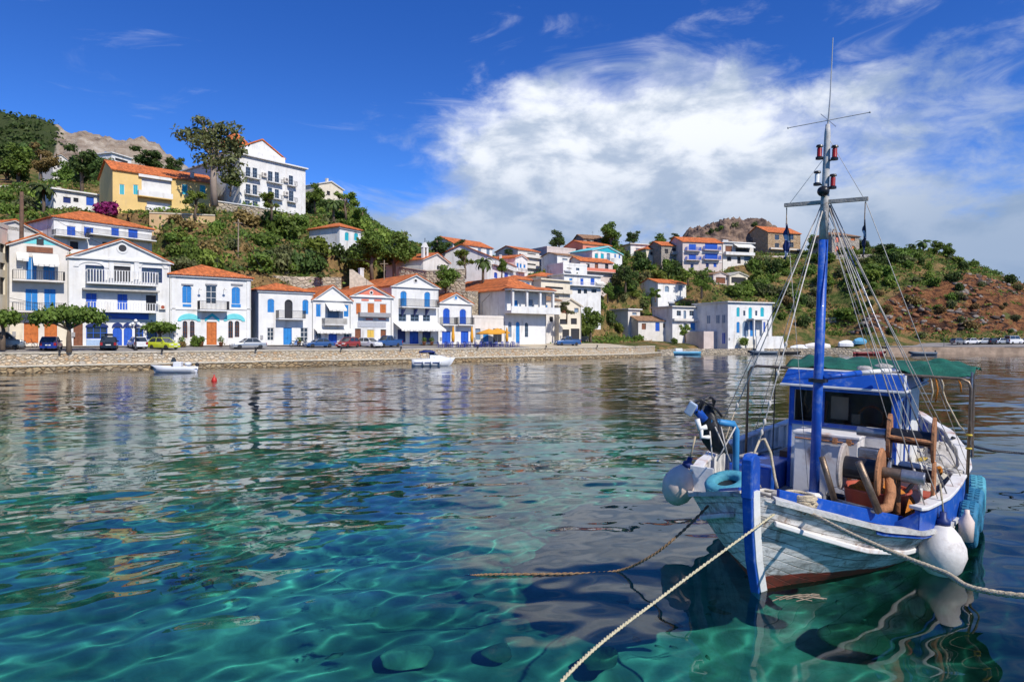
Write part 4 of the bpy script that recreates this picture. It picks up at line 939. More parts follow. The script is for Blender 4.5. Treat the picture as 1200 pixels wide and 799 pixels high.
# yellow house balcony
balcony(R2, 161, 201, 232, 226, 1.0, WHITE, solid=True); balcony(R2, 170, 201, 249, 244, 1.0, WHITE, solid=True)
band(R2, 162, 206.8, 201, 210, WHITE, .4, 'canopy'); chimney(R2, R2.sx(229), 2, R2.h, 2.2, .6, WHITE2)
balcony(R4, 58, 100, 277.5, 272, 1.6, IRON); balcony(R4, 101, 178, 278.5, 273, 1.6, IRON)
balcony(R17, 803, 820, 294, 290, 1.1, BLUE, n=.3, r=.05); balcony(R17, 824, 843, 293.5, 289, 1.1, BLUE, n=.3, r=.05); balcony(R17, 803, 820, 305, 301, 1.1, BLUE, n=.3, r=.05); balcony(R17, 824, 843, 304.5, 300, 1.1, BLUE, n=.3, r=.05)
band(R17, 800, 295, 846, 296.5, WHITE, .1); band(R17, 800, 306, 846, 307, WHITE, .1)
awning(R18, 859, 880, 286, 290.5, 2.2); balcony(R18, 848, 882, 299, 296, 1.2, WHITE, solid=True)
balcony(R13e, 662, 705, 335, 331, 1.1, WHITE2, n=.35, r=.03); awning(R13e, 698, 707, 330, 333, .8)
balcony(R13f, 634, 668, 343, 339, .8, CREAM, solid=True); balcony(R10, 576, 601, 313.5, 310, .9, WHITE, n=.3, r=.04); balcony(R10b, 604, 614, 318.5, 315, .9, WHITE, n=.3, r=.04)
for v in (301.5, 314, 326): balcony(R11, 608, 632, v, v-3, .8, WHITE2, solid=True)
balcony(R14c, 681, 718, 318.5, 315, 1.2, SALMON, solid=True); balcony(R14b, 709, 717, 306.5, 303, .9, IRON, n=.3)
balcony(R16, 786, 800, 298.5, 295, .9, CONC, solid=True); balcony(R22, 788, 817, 375.5, 373.5, .8, WHITE2, solid=True)
gable_fill(R14b, 289, TURQ, .05, .35)
balcony(R24, 901, 938, 293, 291.5, 1.0, WHITE2, solid=True)
chimney(R7, 6, 3, R7.h, 3.0, .6); chimney(R10, R10.W-1.2, 4, R10.h+.5, 2.6, .5); chimney(R25, 4, 3, R25.h+.3, 2.0, .7, STONE)
# bell arch of the chapel
b = MB(); b.box(.2, .65, .1, .6, CH.h-.5, CH.h+2.2); b.box(1.25, 1.7, .1, .6, CH.h-.5, CH.h+2.2); b.prism([(.1, CH.h+2.204), (1.8, CH.h+2.204), (.95, CH.h+3.2)], 'y', .05, .65)
ba = b.build('bell_arch', WHITE, CH.root); MB().lathe([(.3, 0), (.22, .3), (.08, .5)], 8, Matrix.Translation((.95, .35, CH.h+1.2))).build('bell', mat('bronze', (.25, .15, .05), .4, .8), ba); MB().box(.91, .99, .3, .38, CH.h+3.2, CH.h+4.0).build('cross', IRON, CH.root)
# arched porch, terrace wall and outside stair of the cubic waterside house
x0, z0 = R23.px(876, 395); x1 = R23.px(893, 395)[0]
pr = MB(); 
for xx in (x0, (x0+x1)/2+.3, x1): pr.box(xx-.2, xx+.2, -2.4, -2.0, .0, R23.px(880, 375)[1])
pr.box(x0-.3, x1+.3, -2.5, -.004, R23.px(880, 375)[1]+.003, R23.px(880, 374)[1]+.15); pr.build('porch', WHITE, R23.root)
b = MB(); b.box(x0-.3, R23.W+.4, -3.4, -3.15, -1.6, R23.px(880, 394)[1]); b.box(R23.W-.2, R23.W+1.4, -3.15, -.5, -1.6, .2); b.build('terrace_wall', WHITE, R23.root)
for k in range(6): band(R23, 876+k*.4, 392-k*.0, 876.3+k*.4, 393, WHITE, .1) if k == 0 else None
b = MB(); b.box(-4.2, -.02, 4, 12, -1, 3.4); b.build('side_wing', PINKW, R23.root)

# ---- retaining walls, stairs, poles
def px_wall(name, label, pts, thick, m, coping=None, cat='wall', drop=2.5):
    """pts: (u, v_top, v_bottom, depth)"""
    pts = [(u, vt, vb, dd(u, d)) for u, vt, vb, d in pts]
    P0 = [Vector((X(u, d), d, 0)) for u, vt, vb, d in pts]; tops = [Zv(vt, d) for u, vt, vb, d in pts]; bots = [Zv(vb, d)-drop for u, vt, vb, d in pts]
    o = MB(); c = MB(); O0 = P0[0]
    for i in range(len(P0)-1):
        a, b = P0[i], P0[i+1]; e = (b-a).normalized(); n = Vector((-e.y, e.x, 0))*thick; vs = []
        for g, i_ in ((a, i), (b, i+1), (b+n, i+1), (a+n, i)): q = g-O0; vs += [(q.x, q.y, bots[i_]), (q.x, q.y, tops[i_])]
        o.add(vs, [(0, 2, 3, 1), (2, 4, 5, 3), (4, 6, 7, 5), (6, 0, 1, 7), (1, 3, 5, 7)])
        if coping:
            vs = []; n2 = n*1.2
            for g, i_ in ((a-n*.2, i), (b-n*.2, i+1), (b+n2, i+1), (a+n2, i)): q = g-O0; vs += [(q.x, q.y, tops[i_]+.004), (q.x, q.y, tops[i_]+.2)]
            c.add(vs, [(0, 2, 3, 1), (2, 4, 5, 3), (4, 6, 7, 5), (6, 0, 1, 7), (1, 3, 5, 7), (0, 6, 4, 2)])
    r = o.build(name, m); r.location = (O0.x, O0.y, 0); tag(r, label, cat)
    if coping: c.build('coping', coping, r)
    return r
px_wall('retaining_wall', 'stone retaining wall with plants on top behind the low red-roofed house', [(291, 322, 345, 112), (345, 324, 345, 114), (400, 325, 345, 118)], .8, WALLST)
px_wall('retaining_wall', 'buff plastered retaining wall below the yellow house', [(175, 250, 268, 119), (252, 253, 270, 123)], .6, mat('buff plaster', (.55, .38, .2), .9, 0, .15, .6, .3, 3, stain=(.38, .25, .13), stain_amt=.5, streak=True), COPING)
px_wall('retaining_wall', 'white garden wall and stone bank at the foot of the hotel', [(252, 236, 262, 130), (300, 243, 262, 131), (345, 251, 265, 138)], .6, WALLST, WHITE)
px_wall('garden_wall', 'long pale wall along the upper lane below the brown and green trees', [(-20, 217, 230, 150), (70, 219, 232, 148)], .5, CREAM)
px_wall('garden_wall', 'low stone garden wall in front of the chapel', [(468, 313, 322, 127), (500, 318, 330, 124), (545, 316, 330, 124)], .6, WALLST, COPING)
px_wall('retaining_wall', 'rough stone wall behind the two-door gabled house', [(548, 341, 356, 126), (600, 341, 354, 128)], .7, WALLST)
px_wall('retaining_wall', 'cream retaining wall under the two-storey waterside houses', [(716, 391, 408, 165), (770, 392, 408, 160), (846, 394, 408, 162)], .6, mat('cream rubble', (.55, .47, .38), .9, 0, .25, .5, .5, 3, stain=(.36, .28, .2), stain_amt=.6, sscale=.5))
px_wall('terrace_wall', 'upper dry stone terrace wall on the slope behind the mast', [(905, 345, 356, 184), (960, 346, 357, 186), (1002, 344, 355, 188)], .8, WALLST)
px_wall('terrace_wall', 'middle dry stone terrace wall on the slope behind the mast', [(900, 357, 367, 176), (962, 360, 368, 178)], .8, STONE)
px_wall('terrace_wall', 'lowest dry stone terrace wall on the slope behind the mast', [(925, 372, 381, 171), (980, 372, 381, 175)], .8, WALLST)
px_wall('terrace_wall', 'stone wall in the bushes right of the garden sheds', [(838, 341, 352, 172), (875, 342, 352, 173)], .7, STONE)
px_wall('retaining_wall', 'grey stone platform wall under the square stone tower', [(972, 299, 310, 200), (1022, 298, 310, 206)], .9, STONE)
px_wall('garden_wall', 'pinkish terrace wall below the ochre stone house', [(895, 300, 306, 208), (960, 299, 306, 212)], .6, PINKW)
px_wall('boundary_wall', 'long low white wall behind the right hand road', [(1010, 397, 402, 176), (1060, 397.5, 402, 178), (1118, 395, 401, 182)], .4, WHITE)
px_wall('retaining_wall', 'crumbling grey wall beneath the stone houses by the pickup', [(628, 394, 405, 128), (690, 394, 405, 136)], .6, WALLST)
# outside stair beside the salmon gabled house
st = empty('stone_staircase', Vector((X(412, 113), 113, Zv(340, 113))), .1, 'outside stone staircase with sloping parapet above the salmon gabled house', 'staircase')
b = MB(); 
for k in range(10): b.box(k*.34, 3.6, 0, 1.2, k*.24-(3 if k == 0 else 0), (k+1)*.24-.003)
b.v = [(3.6-x, y, z) for x, y, z in b.v]; b.f = [f[::-1] for f in b.f]; b.build('steps', CONC, st)
MB().prism([(-.3, -3), (3.7, -3), (3.7, .9), (.2, 3.4), (-.3, 3.4)], 'y', -.3, -.05).build('parapet', COPING, st)

# downpipes, aerials, meter boxes and a few solar heaters
PIPEG = mat('grey downpipe', (.36, .36, .35), .6)
for i, h in enumerate(HOUSES):
    if h.z0 < 4 and h.W > 4 and h.h > 5:
        MB().tube([(h.W-.12, -.07, .1), (h.W-.12, -.07, h.h-.5)], .05, 6).build('downpipe', PIPEG, h.root); MB().box(.25, .6, -.14, -.003, 1.2, 1.75).build('meter_box', GREYP, h.root)
    if h.W > 5 and i % 3 != 1:
        x, y, z = h.W*.7, h.D*.45, h.h+(.3 if h.roof[0] in ('slab', 'flat') else .5); b = MB(); b.tube([(x, y, z), (x, y, z+2.6)], .025, 5)
        for k in range(5): b.box(x-.5+.05*k, x+.5-.05*k, y-.012, y+.012, z+1.9+.14*k, z+1.92+.14*k)
        b.build('aerial', IRON, h.root)
    if h.roof[0] == 'slab' and h.W > 6 and h.cat != 'hotel' and i % 2 == 0:
        x, y, z = h.W*.3, h.D*.4, h.h+.262; b = MB(); b.prism([(y, z), (y+1.2, z), (y+1.2, z+1.0)], 'x', x, x+1.9); s_ = b.build('solar_heater', GLASS, h.root); MB().tube([(x, y+1.3, z+1.1), (x+1.9, y+1.3, z+1.1)], .24, 10).build('tank', mat('tank metal', (.55, .55, .55), .35, .7), s_)
# ------------------------------------------------------------------ trees and bushes
LEAF_DK = leafmat('pine needles', (.088, .138, .034)); LEAF_MD = leafmat('green leaves', (.155, .232, .040)); LEAF_LT = leafmat('bright leaves', (.22, .285, .05))
LEAF_OL = leafmat('olive leaves', (.17, .18, .07)); LEAF_BR = leafmat('rusty leaves', (.27, .19, .07)); LEAF_PK = leafmat('magenta bracts', (.32, .03, .16), .3, .1); LEAF_PALM = leafmat('palm leaves', (.11, .16, .045))
BARK = mat('bark', (.16, .115, .08), .9, 0, .3, 3, .8, 8); BARKL = mat('pale bark', (.36, .28, .22), .9, 0, .3, 2, .6, 6, stain=(.2, .1, .06), stain_amt=.6)
def leaf_cloud(blobs, n, size, seed, droop=0.0, shell=.55):
    """many small leaf faces spread through lumps; blobs of (x, y, z, rx, ry, rz)"""
    g = np.random.RandomState(seed); B = np.array(blobs, float); wgt = (B[:, 3]*B[:, 4]*B[:, 5])**.6; wgt /= wgt.sum()
    k = g.choice(len(B), n, p=wgt); d = g.normal(size=(n, 3)); d /= np.linalg.norm(d, axis=1, keepdims=True)
    lump = 1+.28*np.sin(d[:, 0]*5+k*1.7+seed)*np.sin(d[:, 1]*6+k)*np.sin(d[:, 2]*5+k*.6)*2
    r = (shell+(1.06-shell)*g.rand(n)**.6)*lump*np.where(g.rand(n) < .07, 1.18, 1)
    c = B[k, :3]+d*B[k, 3:]*r[:, None]
    nrm = d*.7+g.normal(size=(n, 3))*.55+np.array([0, 0, .25]); nrm /= np.linalg.norm(nrm, axis=1, keepdims=True)
    t = np.cross(nrm, g.normal(size=(n, 3))); t[:, 2] -= droop*1.5; t -= nrm*(t*nrm).sum(1)[:, None]; t /= np.linalg.norm(t, axis=1, keepdims=True)+1e-9; b = np.cross(nrm, t)
    s = size*(.6+.8*g.rand(n))[:, None]; l = s*(1+droop)
    v = np.stack([c-t*l*.6, c+b*s*.42-t*l*.05, c+t*l*.6, c-b*s*.42-t*l*.05], 1).reshape(-1, 3)
    return v, np.arange(n*4).reshape(n, 4)
def lumps(seed, n, R, H, z0, spread=.75, br=(.3, .5), flat=.85):
    g = random.Random(seed); out = []
    for i in range(n):
        a = g.random()*6.283; q = g.random()**.5*R*spread; z = z0+H*g.random()
        taper = 1-.45*abs((z-z0)/H-.4); r = R*g.uniform(*br)
        out.append((math.cos(a)*q*taper, math.sin(a)*q*taper, z, r, r, r*flat))
    return out
def bush_mesh(name, m, seed, n=900, size=.2, flat=1.0):
    bl = [(0, 0, .36*flat, .62, .62, .42*flat)]+[(x, y, abs(z), a, b, c) for x, y, z, a, b, c in lumps(seed, 7, .85, .5*flat, .2, .8, (.28, .45), .8*flat)]
    v, f = leaf_cloud(bl, n, size, seed); v[:, 2] = np.maximum(v[:, 2], -.1)
    o = mesh_np(name, v, f, m); COL.objects.unlink(o); return o
BUSH = {k: [bush_mesh('bush', m, 10*i+j, 750, .17, fl) for j in range(2)] for i, (k, m, fl) in enumerate((('dk', LEAF_DK, 1), ('md', LEAF_MD, .9), ('lt', LEAF_LT, .9), ('ol', LEAF_OL, .8), ('br', LEAF_BR, .8), ('pk', LEAF_PK, .8)))}
def put_bush(kind, p, h, w_, label, group=None, name='bush', cat='bush'):
    src = rnd.choice(BUSH[kind]); o = src.copy(); o.name = name; COL.objects.link(o); o.location = (p.x, p.y, p.z-.1)
    o.rotation_euler = (0, 0, rnd.random()*6.28); o.scale = (w_*.5, w_*.5*rnd.uniform(.8, 1.2), h); tag(o, label, cat, group); return o
def tree_proto(kind, seed):
    """unit tree, one metre tall: trunk with limbs, crown of leaves"""
    g = random.Random(seed); tr = MB(); nm = {'palm': 'palm_tree', 'euc': 'eucalyptus_tree', 'pine': 'pine_tree'}.get(kind, 'tree')
    root = bpy.data.objects.new(nm, None)
    if kind == 'palm':
        tr.tube([(0, 0, -.2), (.01, 0, .2), (.0, .01, .45), (.015, 0, .62)], [.05, .045, .04, .055], 8)
        v = []; f = []
        for i in range(34):
            a = g.random()*6.283; up = g.uniform(-.35, 1.1); L = g.uniform(.34, .5); px, pz = 0.0, .62; prev = None; n = 7
            for j in range(n):
                t = j/(n-1); e = up-1.9*t; px += L/n*math.cos(e); pz += L/n*math.sin(e); w_ = .055*math.sin(math.pi*(.15+.8*t))+.004
                c = Vector((math.cos(a)*px, math.sin(a)*px, pz)); s = Vector((-math.sin(a), math.cos(a), 0))*w_
                for q in (c-s-Vector((0, 0, w_*.7)), c, c+s-Vector((0, 0, w_*.7))): v.append(tuple(q))
                k = len(v)
                if j and (j % 1 == 0): f += [(k-6, k-5, k-2, k-3), (k-5, k-4, k-1, k-2)]
        crown = (np.array(v), np.array(f)); cm = LEAF_PALM; bm = BARK; cn = 'fronds'
    else:
        if kind == 'pine': bl = lumps(seed, 12, .42, .62, .25, .75, (.24, .4), .75); cm = LEAF_DK; n, sz = 2600, .045; bm = BARK; dr = 0; top = .8
        elif kind == 'broad': bl = lumps(seed, 12, .40, .6, .3, .8, (.25, .42), .8); cm = LEAF_MD; n, sz = 2600, .05; bm = BARK; dr = 0; top = .7
        elif kind == 'brown': bl = lumps(seed, 10, .38, .6, .3, .8, (.22, .38), .8); cm = LEAF_BR; n, sz = 2200, .045; bm = BARK; dr = 0; top = .7
        elif kind == 'light': bl = lumps(seed, 10, .42, .5, .35, .85, (.22, .36), .75); cm = LEAF_LT; n, sz = 1900, .05; bm = BARK; dr = 0; top = .7
        elif kind == 'olive': bl = lumps(seed, 10, .42, .5, .35, .85, (.22, .36), .75); cm = LEAF_OL; n, sz = 1900, .045; bm = BARK; dr = 0; top = .7
        elif kind == 'euc':
            bl = [(-.30, 0, .74, .13, .12, .08), (-.16, .05, .80, .10, .1, .10), (-.14, 0, .93, .09, .09, .06), (.02, .05, .86, .13, .12, .09), (.16, -.05, .84, .14, .13, .10), (.10, .05, .68, .17, .14, .12), (-.12, -.05, .62, .16, .13, .10), (.24, .02, .68, .1, .1, .1), (-.06, 0, .44, .15, .12, .12), (.14, 0, .46, .16, .14, .13), (.18, .05, .27, .15, .13, .11), (-.04, .03, .74, .12, .1, .1), (.27, 0, .58, .08, .08, .07)]
            cm = LEAF_OL; n, sz = 2700, .030; bm = BARKL; dr = .5; top = .85
        elif kind == 'mulberry':
            bl = [(-.62, 0, .72, .42, .38, .17), (-.25, .1, .80, .4, .38, .2), (.15, -.1, .76, .4, .4, .2), (.55, .05, .78, .42, .36, .19), (.85, 0, .70, .25, .28, .14), (-.92, 0, .66, .2, .25, .13)]
            cm = LEAF_MD; n, sz = 3000, .085; bm = BARK; dr = 0; top = .62
        elif kind == 'pollard':
            bl = [(0, 0, .78, .5, .5, .2), (-.3, .1, .72, .3, .3, .16), (.3, -.1, .74, .3, .3, .16)]; cm = LEAF_MD; n, sz = 1500, .09; bm = BARK; dr = 0; top = .62
        w0 = .035 if kind not in ('mulberry', 'pollard') else .075
        tr.tube([(0, 0, -.15), (g.uniform(-.02, .02), 0, .2), (g.uniform(-.03, .03), g.uniform(-.03, .03), top*.6), (0, 0, top)], [w0*1.2, w0, w0*.75, w0*.35], 8)
        for q in bl[:9]:
            z = min(top*.75, max(.18, q[2]*.62)); tr.tube([(0, 0, z), (q[0]*.45, q[1]*.45, (z+q[2])*.5+.02), (q[0]*.9, q[1]*.9, q[2])], [w0*.5, w0*.32, w0*.12], 5)
        crown = leaf_cloud(bl, n, sz, seed, dr, .35 if kind == 'euc' else .45); cn = 'crown'
    t_ = tr.build('trunk', bm, root, True); c_ = mesh_np(cn, crown[0], crown[1], cm, root)
    for o in (t_, c_): COL.objects.unlink(o)
    return root
TREES = {k: [tree_proto(k, 31+i*7+j) for j in range(2 if k not in ('euc', 'mulberry', 'pollard') else 1)] for i, k in enumerate(('palm', 'pine', 'broad', 'brown', 'light', 'olive', 'euc', 'mulberry', 'pollard'))}
def put_tree(kind, p, h, wide, label, group=None, cat='tree', rz=None):
    o = copy_tree(rnd.choice(TREES[kind])); o.location = p; o.scale = (h*wide, h*wide, h); o.rotation_euler = (0, 0, rnd.random()*6.28 if rz is None else rz)
    return tag(o, label, cat, group)
def tree_px(kind, u, vb, vt, label, d=None, wide=1.0, group=None, cat='tree', rz=None):
    """stands where column u meets the ground at row vb (or at depth d) and is as tall as it looks from vt to vb"""
    if d is None:
        p = hit(u, vb); 
        if p is None: p = P(u, vb, 200)
    else: d = dd(u, d); p = Vector((X(u, d), d, Zv(vb, d)))
    h = (vb-vt)/800*p.y
    return put_tree(kind, p, h, wide, label, group, cat, rz)
tree_px('euc', 251, 228, 137, 'tall ragged eucalyptus with pale trunk in front of the white hotel', 129, 1.15, rz=0.4)
for a in [('pine', 96, 222, 164, 'big dark pine left of the yellow house', 140, 1.0), ('pine', 122, 224, 180, 'dark pine touching the yellow house roof', 139, 1.0), ('pine', 172, 206, 169, 'broad dark pine rising behind the yellow house', 150, 1.5),
          ('pine', 205, 208, 180, 'low dark pine between yellow house and hotel', 152, 1.3), ('broad', 22, 218, 168, 'dense green tree at the left above the pale lane wall', 160, 1.1), ('brown', 48, 216, 166, 'rusty brown tree between two green ones', 158, 1.0), ('pine', 8, 222, 158, 'dark tree cut by the left picture edge', 165, 1.0),
          ('broad', 74, 220, 188, 'small green tree before the pale narrow house', 156, 1.0), ('light', 229, 254, 222, 'bright young tree in front of the yellow house', 121, 1.1), ('light', 318, 254, 224, 'thin bright tree in front of the hotel', 128, 1.2), ('broad', 270, 226, 196, 'leafy bush-like tree at the hotel corner', 131, .9),
          ('broad', 369, 244, 214, 'rounded green tree just right of the hotel', 150, 1.0), ('light', 405, 254, 222, 'bright tree below the cream crest house', 150, 1.2), ('broad', 425, 268, 240, 'green tree at the end of the left crest', 155, 1.2),
          ('broad', 436, 322, 266, 'big spreading green tree above the salmon house', 125, 1.1), ('broad', 462, 320, 270, 'green tree left of the chapel', 127, 1.1), ('pine', 480, 314, 282, 'dark tree beside the chapel bell', 130, 1.1), ('pine', 512, 304, 275, 'dark spreading tree behind the chapel', 150, 1.5), ('light', 545, 322, 290, 'bright tree right of the chapel', 134, 1.1),
          ('broad', 523, 348, 309, 'round green tree right above the two-door house', 121, 1.15), ('pine', 655, 296, 267, 'dark pointed tree on the crest behind the blank pinkish house', 195, 1.0), ('broad', 716, 292, 258, 'tallest round tree on the middle crest', 190, 1.1), ('pine', 742, 288, 268, 'dark tree left of the long flat crest house', 214, 1.4), ('broad', 770, 290, 273, 'green tree right of the long flat crest house', 218, 1.5),
          ('pine', 792, 284, 272, 'low tree behind the orange-roofed block', 220, 1.6), ('broad', 692, 402, 358, 'full green tree in the garden right of the pickup', 134, 1.0), ('light', 676, 398, 362, 'green tree beside the yellow gabled house', 131, .8), ('pine', 733, 338, 306, 'dark pointed tree on the middle slope', 166, .9), ('broad', 712, 352, 330, 'green tree right of the blue-door house', 156, 1.0),
          ('broad', 822, 346, 318, 'green tree below the cobalt-balcony block', 166, 1.3), ('light', 806, 332, 312, 'light green tree above the white bungalow', 170, 1.3), ('broad', 768, 352, 336, 'small tree left of the white bungalow', 163, 1.2), ('light', 803, 398, 378, 'slender garden tree before the two-storey waterside house', 153, 1.0), ('olive', 664, 374, 352, 'vine-like olive green tree on the yellow gabled house', 119.5, 1.1),
          ('pine', 538, 302, 280, 'dark tree left of the long orange crest roof', 165, 1.2), ('pine', 596, 300, 290, 'dark hedge-like tree behind the six-window house', 172, 1.5), ('broad', 955, 298, 274, 'dark shrubby tree between ochre house and stone tower', 214, 1.2), ('pine', 1040, 304, 282, 'round wind-pruned tree on the right crest', 212, 1.8), ('broad', 1098, 300, 281, 'green tree at the end of the right crest', 214, 1.2), ('broad', 1112, 304, 284, 'windswept tree outermost on the right crest', 214, 1.1),
          ('broad', 588, 324, 302, 'small tree behind the big corner house roof', 134, .9)]:
    tree_px(*a[:5], d=a[5], wide=a[6])
tree_px('palm', 51, 246, 206, 'palm in front of the pale lane wall left of the bungalow', 126, 1.0, cat='palm'); tree_px('palm', 308, 322, 284, 'spreading palm above the stone retaining wall', 114, 1.1, cat='palm'); tree_px('palm', 391, 258, 226, 'palm below the cream crest house', 145, 1.15, cat='palm')
tree_px('palm', 566, 328, 294, 'palm beside the six-window house', 136, 1.0, cat='palm'); tree_px('palm', 376, 330, 316, 'short palm on the stone wall above the awning house', 115, 1.4, cat='palm'); tree_px('palm', 1082, 298, 276, 'wind-bent palm on the right crest', 216, 1.1, cat='palm'); tree_px('palm', 1068, 298, 282, 'shorter dark palm on the right crest', 216, 1.1, cat='palm')
tree_px('mulberry', 81, 405.5, 358, 'clipped wide mulberry tree between the blue hatchback and the shopfront', 75.5, .74, rz=.7); tree_px('pollard', 187, 405, 376, 'small clipped round street tree by the yellow-green car', 88, 1.1); tree_px('pollard', 3, 404, 362, 'street tree cut by the left picture edge above the grey van', 73, .9)
def spot(u, v):
    return hit(u, v)
put_bush('pk', P(124, 251, 121), 2.9, 4.6, 'magenta bougainvillea below the bungalow', cat='bougainvillea', name='bougainvillea')
for k, u, v, d, h, w_, lb in [('md', 231, 404.5, 90, 1.7, 2.3, 'flowering green shrub left of the orange front door'), ('lt', 276, 405, 96, 1.7, 3.0, 'flowering green shrub right of the orange front door'), ('br', 214, 405, 88.5, .9, 1.4, 'rusty potted plant under the paired brown windows'), ('br', 262, 405, 94, .9, 1.3, 'rusty potted plant beside the right flowering shrub'), ('md', 205, 405, 87.5, .6, 1.5, 'low green plant at the corner of the turquoise-moulding house'),
                         ('md', 822, 402, 158, 1.6, 5.5, 'rounded dark garden bush on the cream terrace'), ('lt', 872, 404, 150, 2.2, 3.0, 'bright bush at the foot of the cubic house porch'), ('md', 862, 397, 152, 1.2, 2.2, 'small dark bush by the cubic house steps'), ('dk', 833, 381, 166, 3, 5, 'dark bush beside the cubic house flank'), ('md', 748, 399, 156, 2.0, 3.6, 'dark shrub left of the long low cottage'), ('md', 790, 402, 153, 1.8, 2.5, 'round bush under the cottage wall')]:
    put_bush(k, P(u, v, dd(u, d)), h, w_, lb)
# bushes of the slopes, each where its line of sight meets the ground
ZONES = [  # u0, u1, v0, v1, count, height range px, kinds, label, group
 ((0, 62, 228, 264), 22, (9, 18), 'dk md md lt ol', 'leafy bush on the left slope between the lane wall and the seafront roofs', 'bushes of the left slope'),
 ((128, 200, 236, 254), 9, (8, 16), 'md lt ol br', 'garden bush beneath the yellow house', 'garden bushes under the yellow house'),
 ((200, 300, 254, 322), 40, (10, 22), 'md lt lt ol ol br', 'wild bush on the bank below the hotel wall', 'bushes below the hotel'),
 ((295, 412, 250, 322), 56, (11, 24), 'md md lt dk ol', 'wild bush on the slope right of the hotel', 'bushes right of the hotel'),
 ((405, 500, 266, 322), 36, (11, 22), 'md md lt dk br', 'bush among the big trees left of the chapel', 'bushes left of the chapel'),
 ((500, 560, 296, 318), 12, (8, 14), 'md lt dk', 'bush around the chapel', 'bushes around the chapel'),
 ((700, 800, 314, 392), 56, (7, 15), 'dk md md ol lt', 'bush on the middle slope above the cottages', 'bushes of the middle slope'),
 ((780, 900, 312, 350), 40, (7, 15), 'dk md md ol lt', 'bush below the crest houses of the middle hill', 'bushes under the crest houses'),
 ((715, 800, 288, 312), 16, (7, 13), 'dk md', 'bush near the crest behind the stone house', 'bushes of the middle crest'),
 ((885, 1060, 300, 346), 74, (8, 15), 'md md lt dk ol', 'bush on the green shoulder behind the mast', 'bushes behind the mast'),
 ((900, 1010, 346, 394), 34, (6, 14), 'md dk ol br', 'bush on the old terraces behind the mast', 'bushes on the terraces'),
 ((1000, 1125, 288, 338), 46, (7, 13), 'md lt md dk ol', 'bush on the right headland top', 'bushes of the headland top'),
 ((1000, 1200, 335, 396), 56, (4, 11), 'ol dk md br', 'scattered bush on the red cliff', 'bushes of the red cliff'),
 ((1120, 1200, 312, 345), 12, (6, 11), 'dk ol md', 'bush on the outer headland ridge', 'bushes of the outer headland'),
 ((0, 130, 166, 214), 34, (9, 17), 'dk dk md ol', 'bush between the trees under the rocky mountain', 'bushes under the mountain'),
 ((360, 440, 228, 262), 14, (8, 15), 'md lt dk', 'bush on the crest right of the hotel', 'bushes right of the hotel crest')]
for (u0, u1, v0, v1), n, hr, kinds, lb, gr in ZONES:
    n = int(n*.5); hr = (hr[0]*1.15, hr[1]*1.2); ks = kinds.split(); done = 0; tries = 0
    while done < n and tries < n*6:
        tries += 1; u, v = rnd.uniform(u0, u1), rnd.uniform(v0, v1); p = hit(u, v)
        if p is None or in_house(p) or p.z < 2.6: continue
        h = rnd.uniform(*hr)/800*p.y; put_bush(rnd.choice(ks), p, h, h*rnd.uniform(1.2, 2.1), lb, gr); done += 1
# low scrub and dry grass that nobody could count
g = np.random.RandomState(8); pts = []
while len(pts) < 14000:
    x, y = g.uniform(-110, 190), g.uniform(95, 260)
    if shore_dist(x, y) < 14 or (quay_n(x, y) < 14 and quay_s(x, y) < 100): continue
    p = Vector((x, y, 0))
    if in_house(p, .5): continue
    c = float(cliff[int(np.clip((y-GY[0])/1.6, 0, len(GY)-1)), int(np.clip((x-GX[0])/1.6, 0, len(GX)-1))]); dens = .5+.9*vn.one(np.array([x*.08]), np.array([y*.08]))[0]
    if c > .4 and g.rand() > .15: continue
    if g.rand() > dens: continue
    pts.append((x, y, ground(x, y)))
pts = np.array(pts)
def scatter(name, sel, m, size, per, seed, hh):
    q = np.repeat(pts[sel], per, 0); gg = np.random.RandomState(seed); n = len(q)
    off = gg.normal(size=(n, 3))*np.array([.7, .7, .28])*hh; off[:, 2] = np.abs(off[:, 2]); c = q+off
    nrm = gg.normal(size=(n, 3)); nrm[:, 2] = np.abs(nrm[:, 2]); nrm /= np.linalg.norm(nrm, axis=1, keepdims=True); t = np.cross(nrm, gg.normal(size=(n, 3))); t /= np.linalg.norm(t, axis=1, keepdims=True); b = np.cross(nrm, t); s = size*(.6+.8*gg.rand(n))[:, None]
    v = np.stack([c-t*s*.6, c+b*s*.4, c+t*s*.6, c-b*s*.4], 1).reshape(-1, 3)
    o = mesh_np(name, v, np.arange(n*4).reshape(n, 4), m); tag(o, kind='stuff'); return o
r_ = g.rand(len(pts))
tag(scatter('scrub', r_ < .55, LEAF_MD, .52, 15, 1, 1.15), 'low green scrub covering the slopes', 'scrub'); tag(scatter('dry_grass', (r_ >= .55) & (r_ < .8), leafmat('straw', (.36, .26, .10), .3, .0), .36, 12, 2, .8), 'dry straw-coloured grass on the slopes', 'grass'); tag(scatter('undergrowth', r_ >= .8, LEAF_DK, .5, 15, 3, 1.1), 'dark undergrowth on the slopes', 'undergrowth')

# brushwood on the far mountain
gm = np.random.RandomState(12); mk = np.argwhere((scrub > .5)); mk = mk[gm.randint(0, len(mk), 2600)]; mpts = np.stack([Xm[mk[:, 0], mk[:, 1]]+gm.normal(size=len(mk))*2, Ym[mk[:, 0], mk[:, 1]], Zm[mk[:, 0], mk[:, 1]]], -1)
pts = mpts; tag(scatter('brushwood', np.ones(len(pts), bool), LEAF_DK, 1.5, 12, 5, 2.2), 'dark brushwood on the far mountain', 'brushwood')

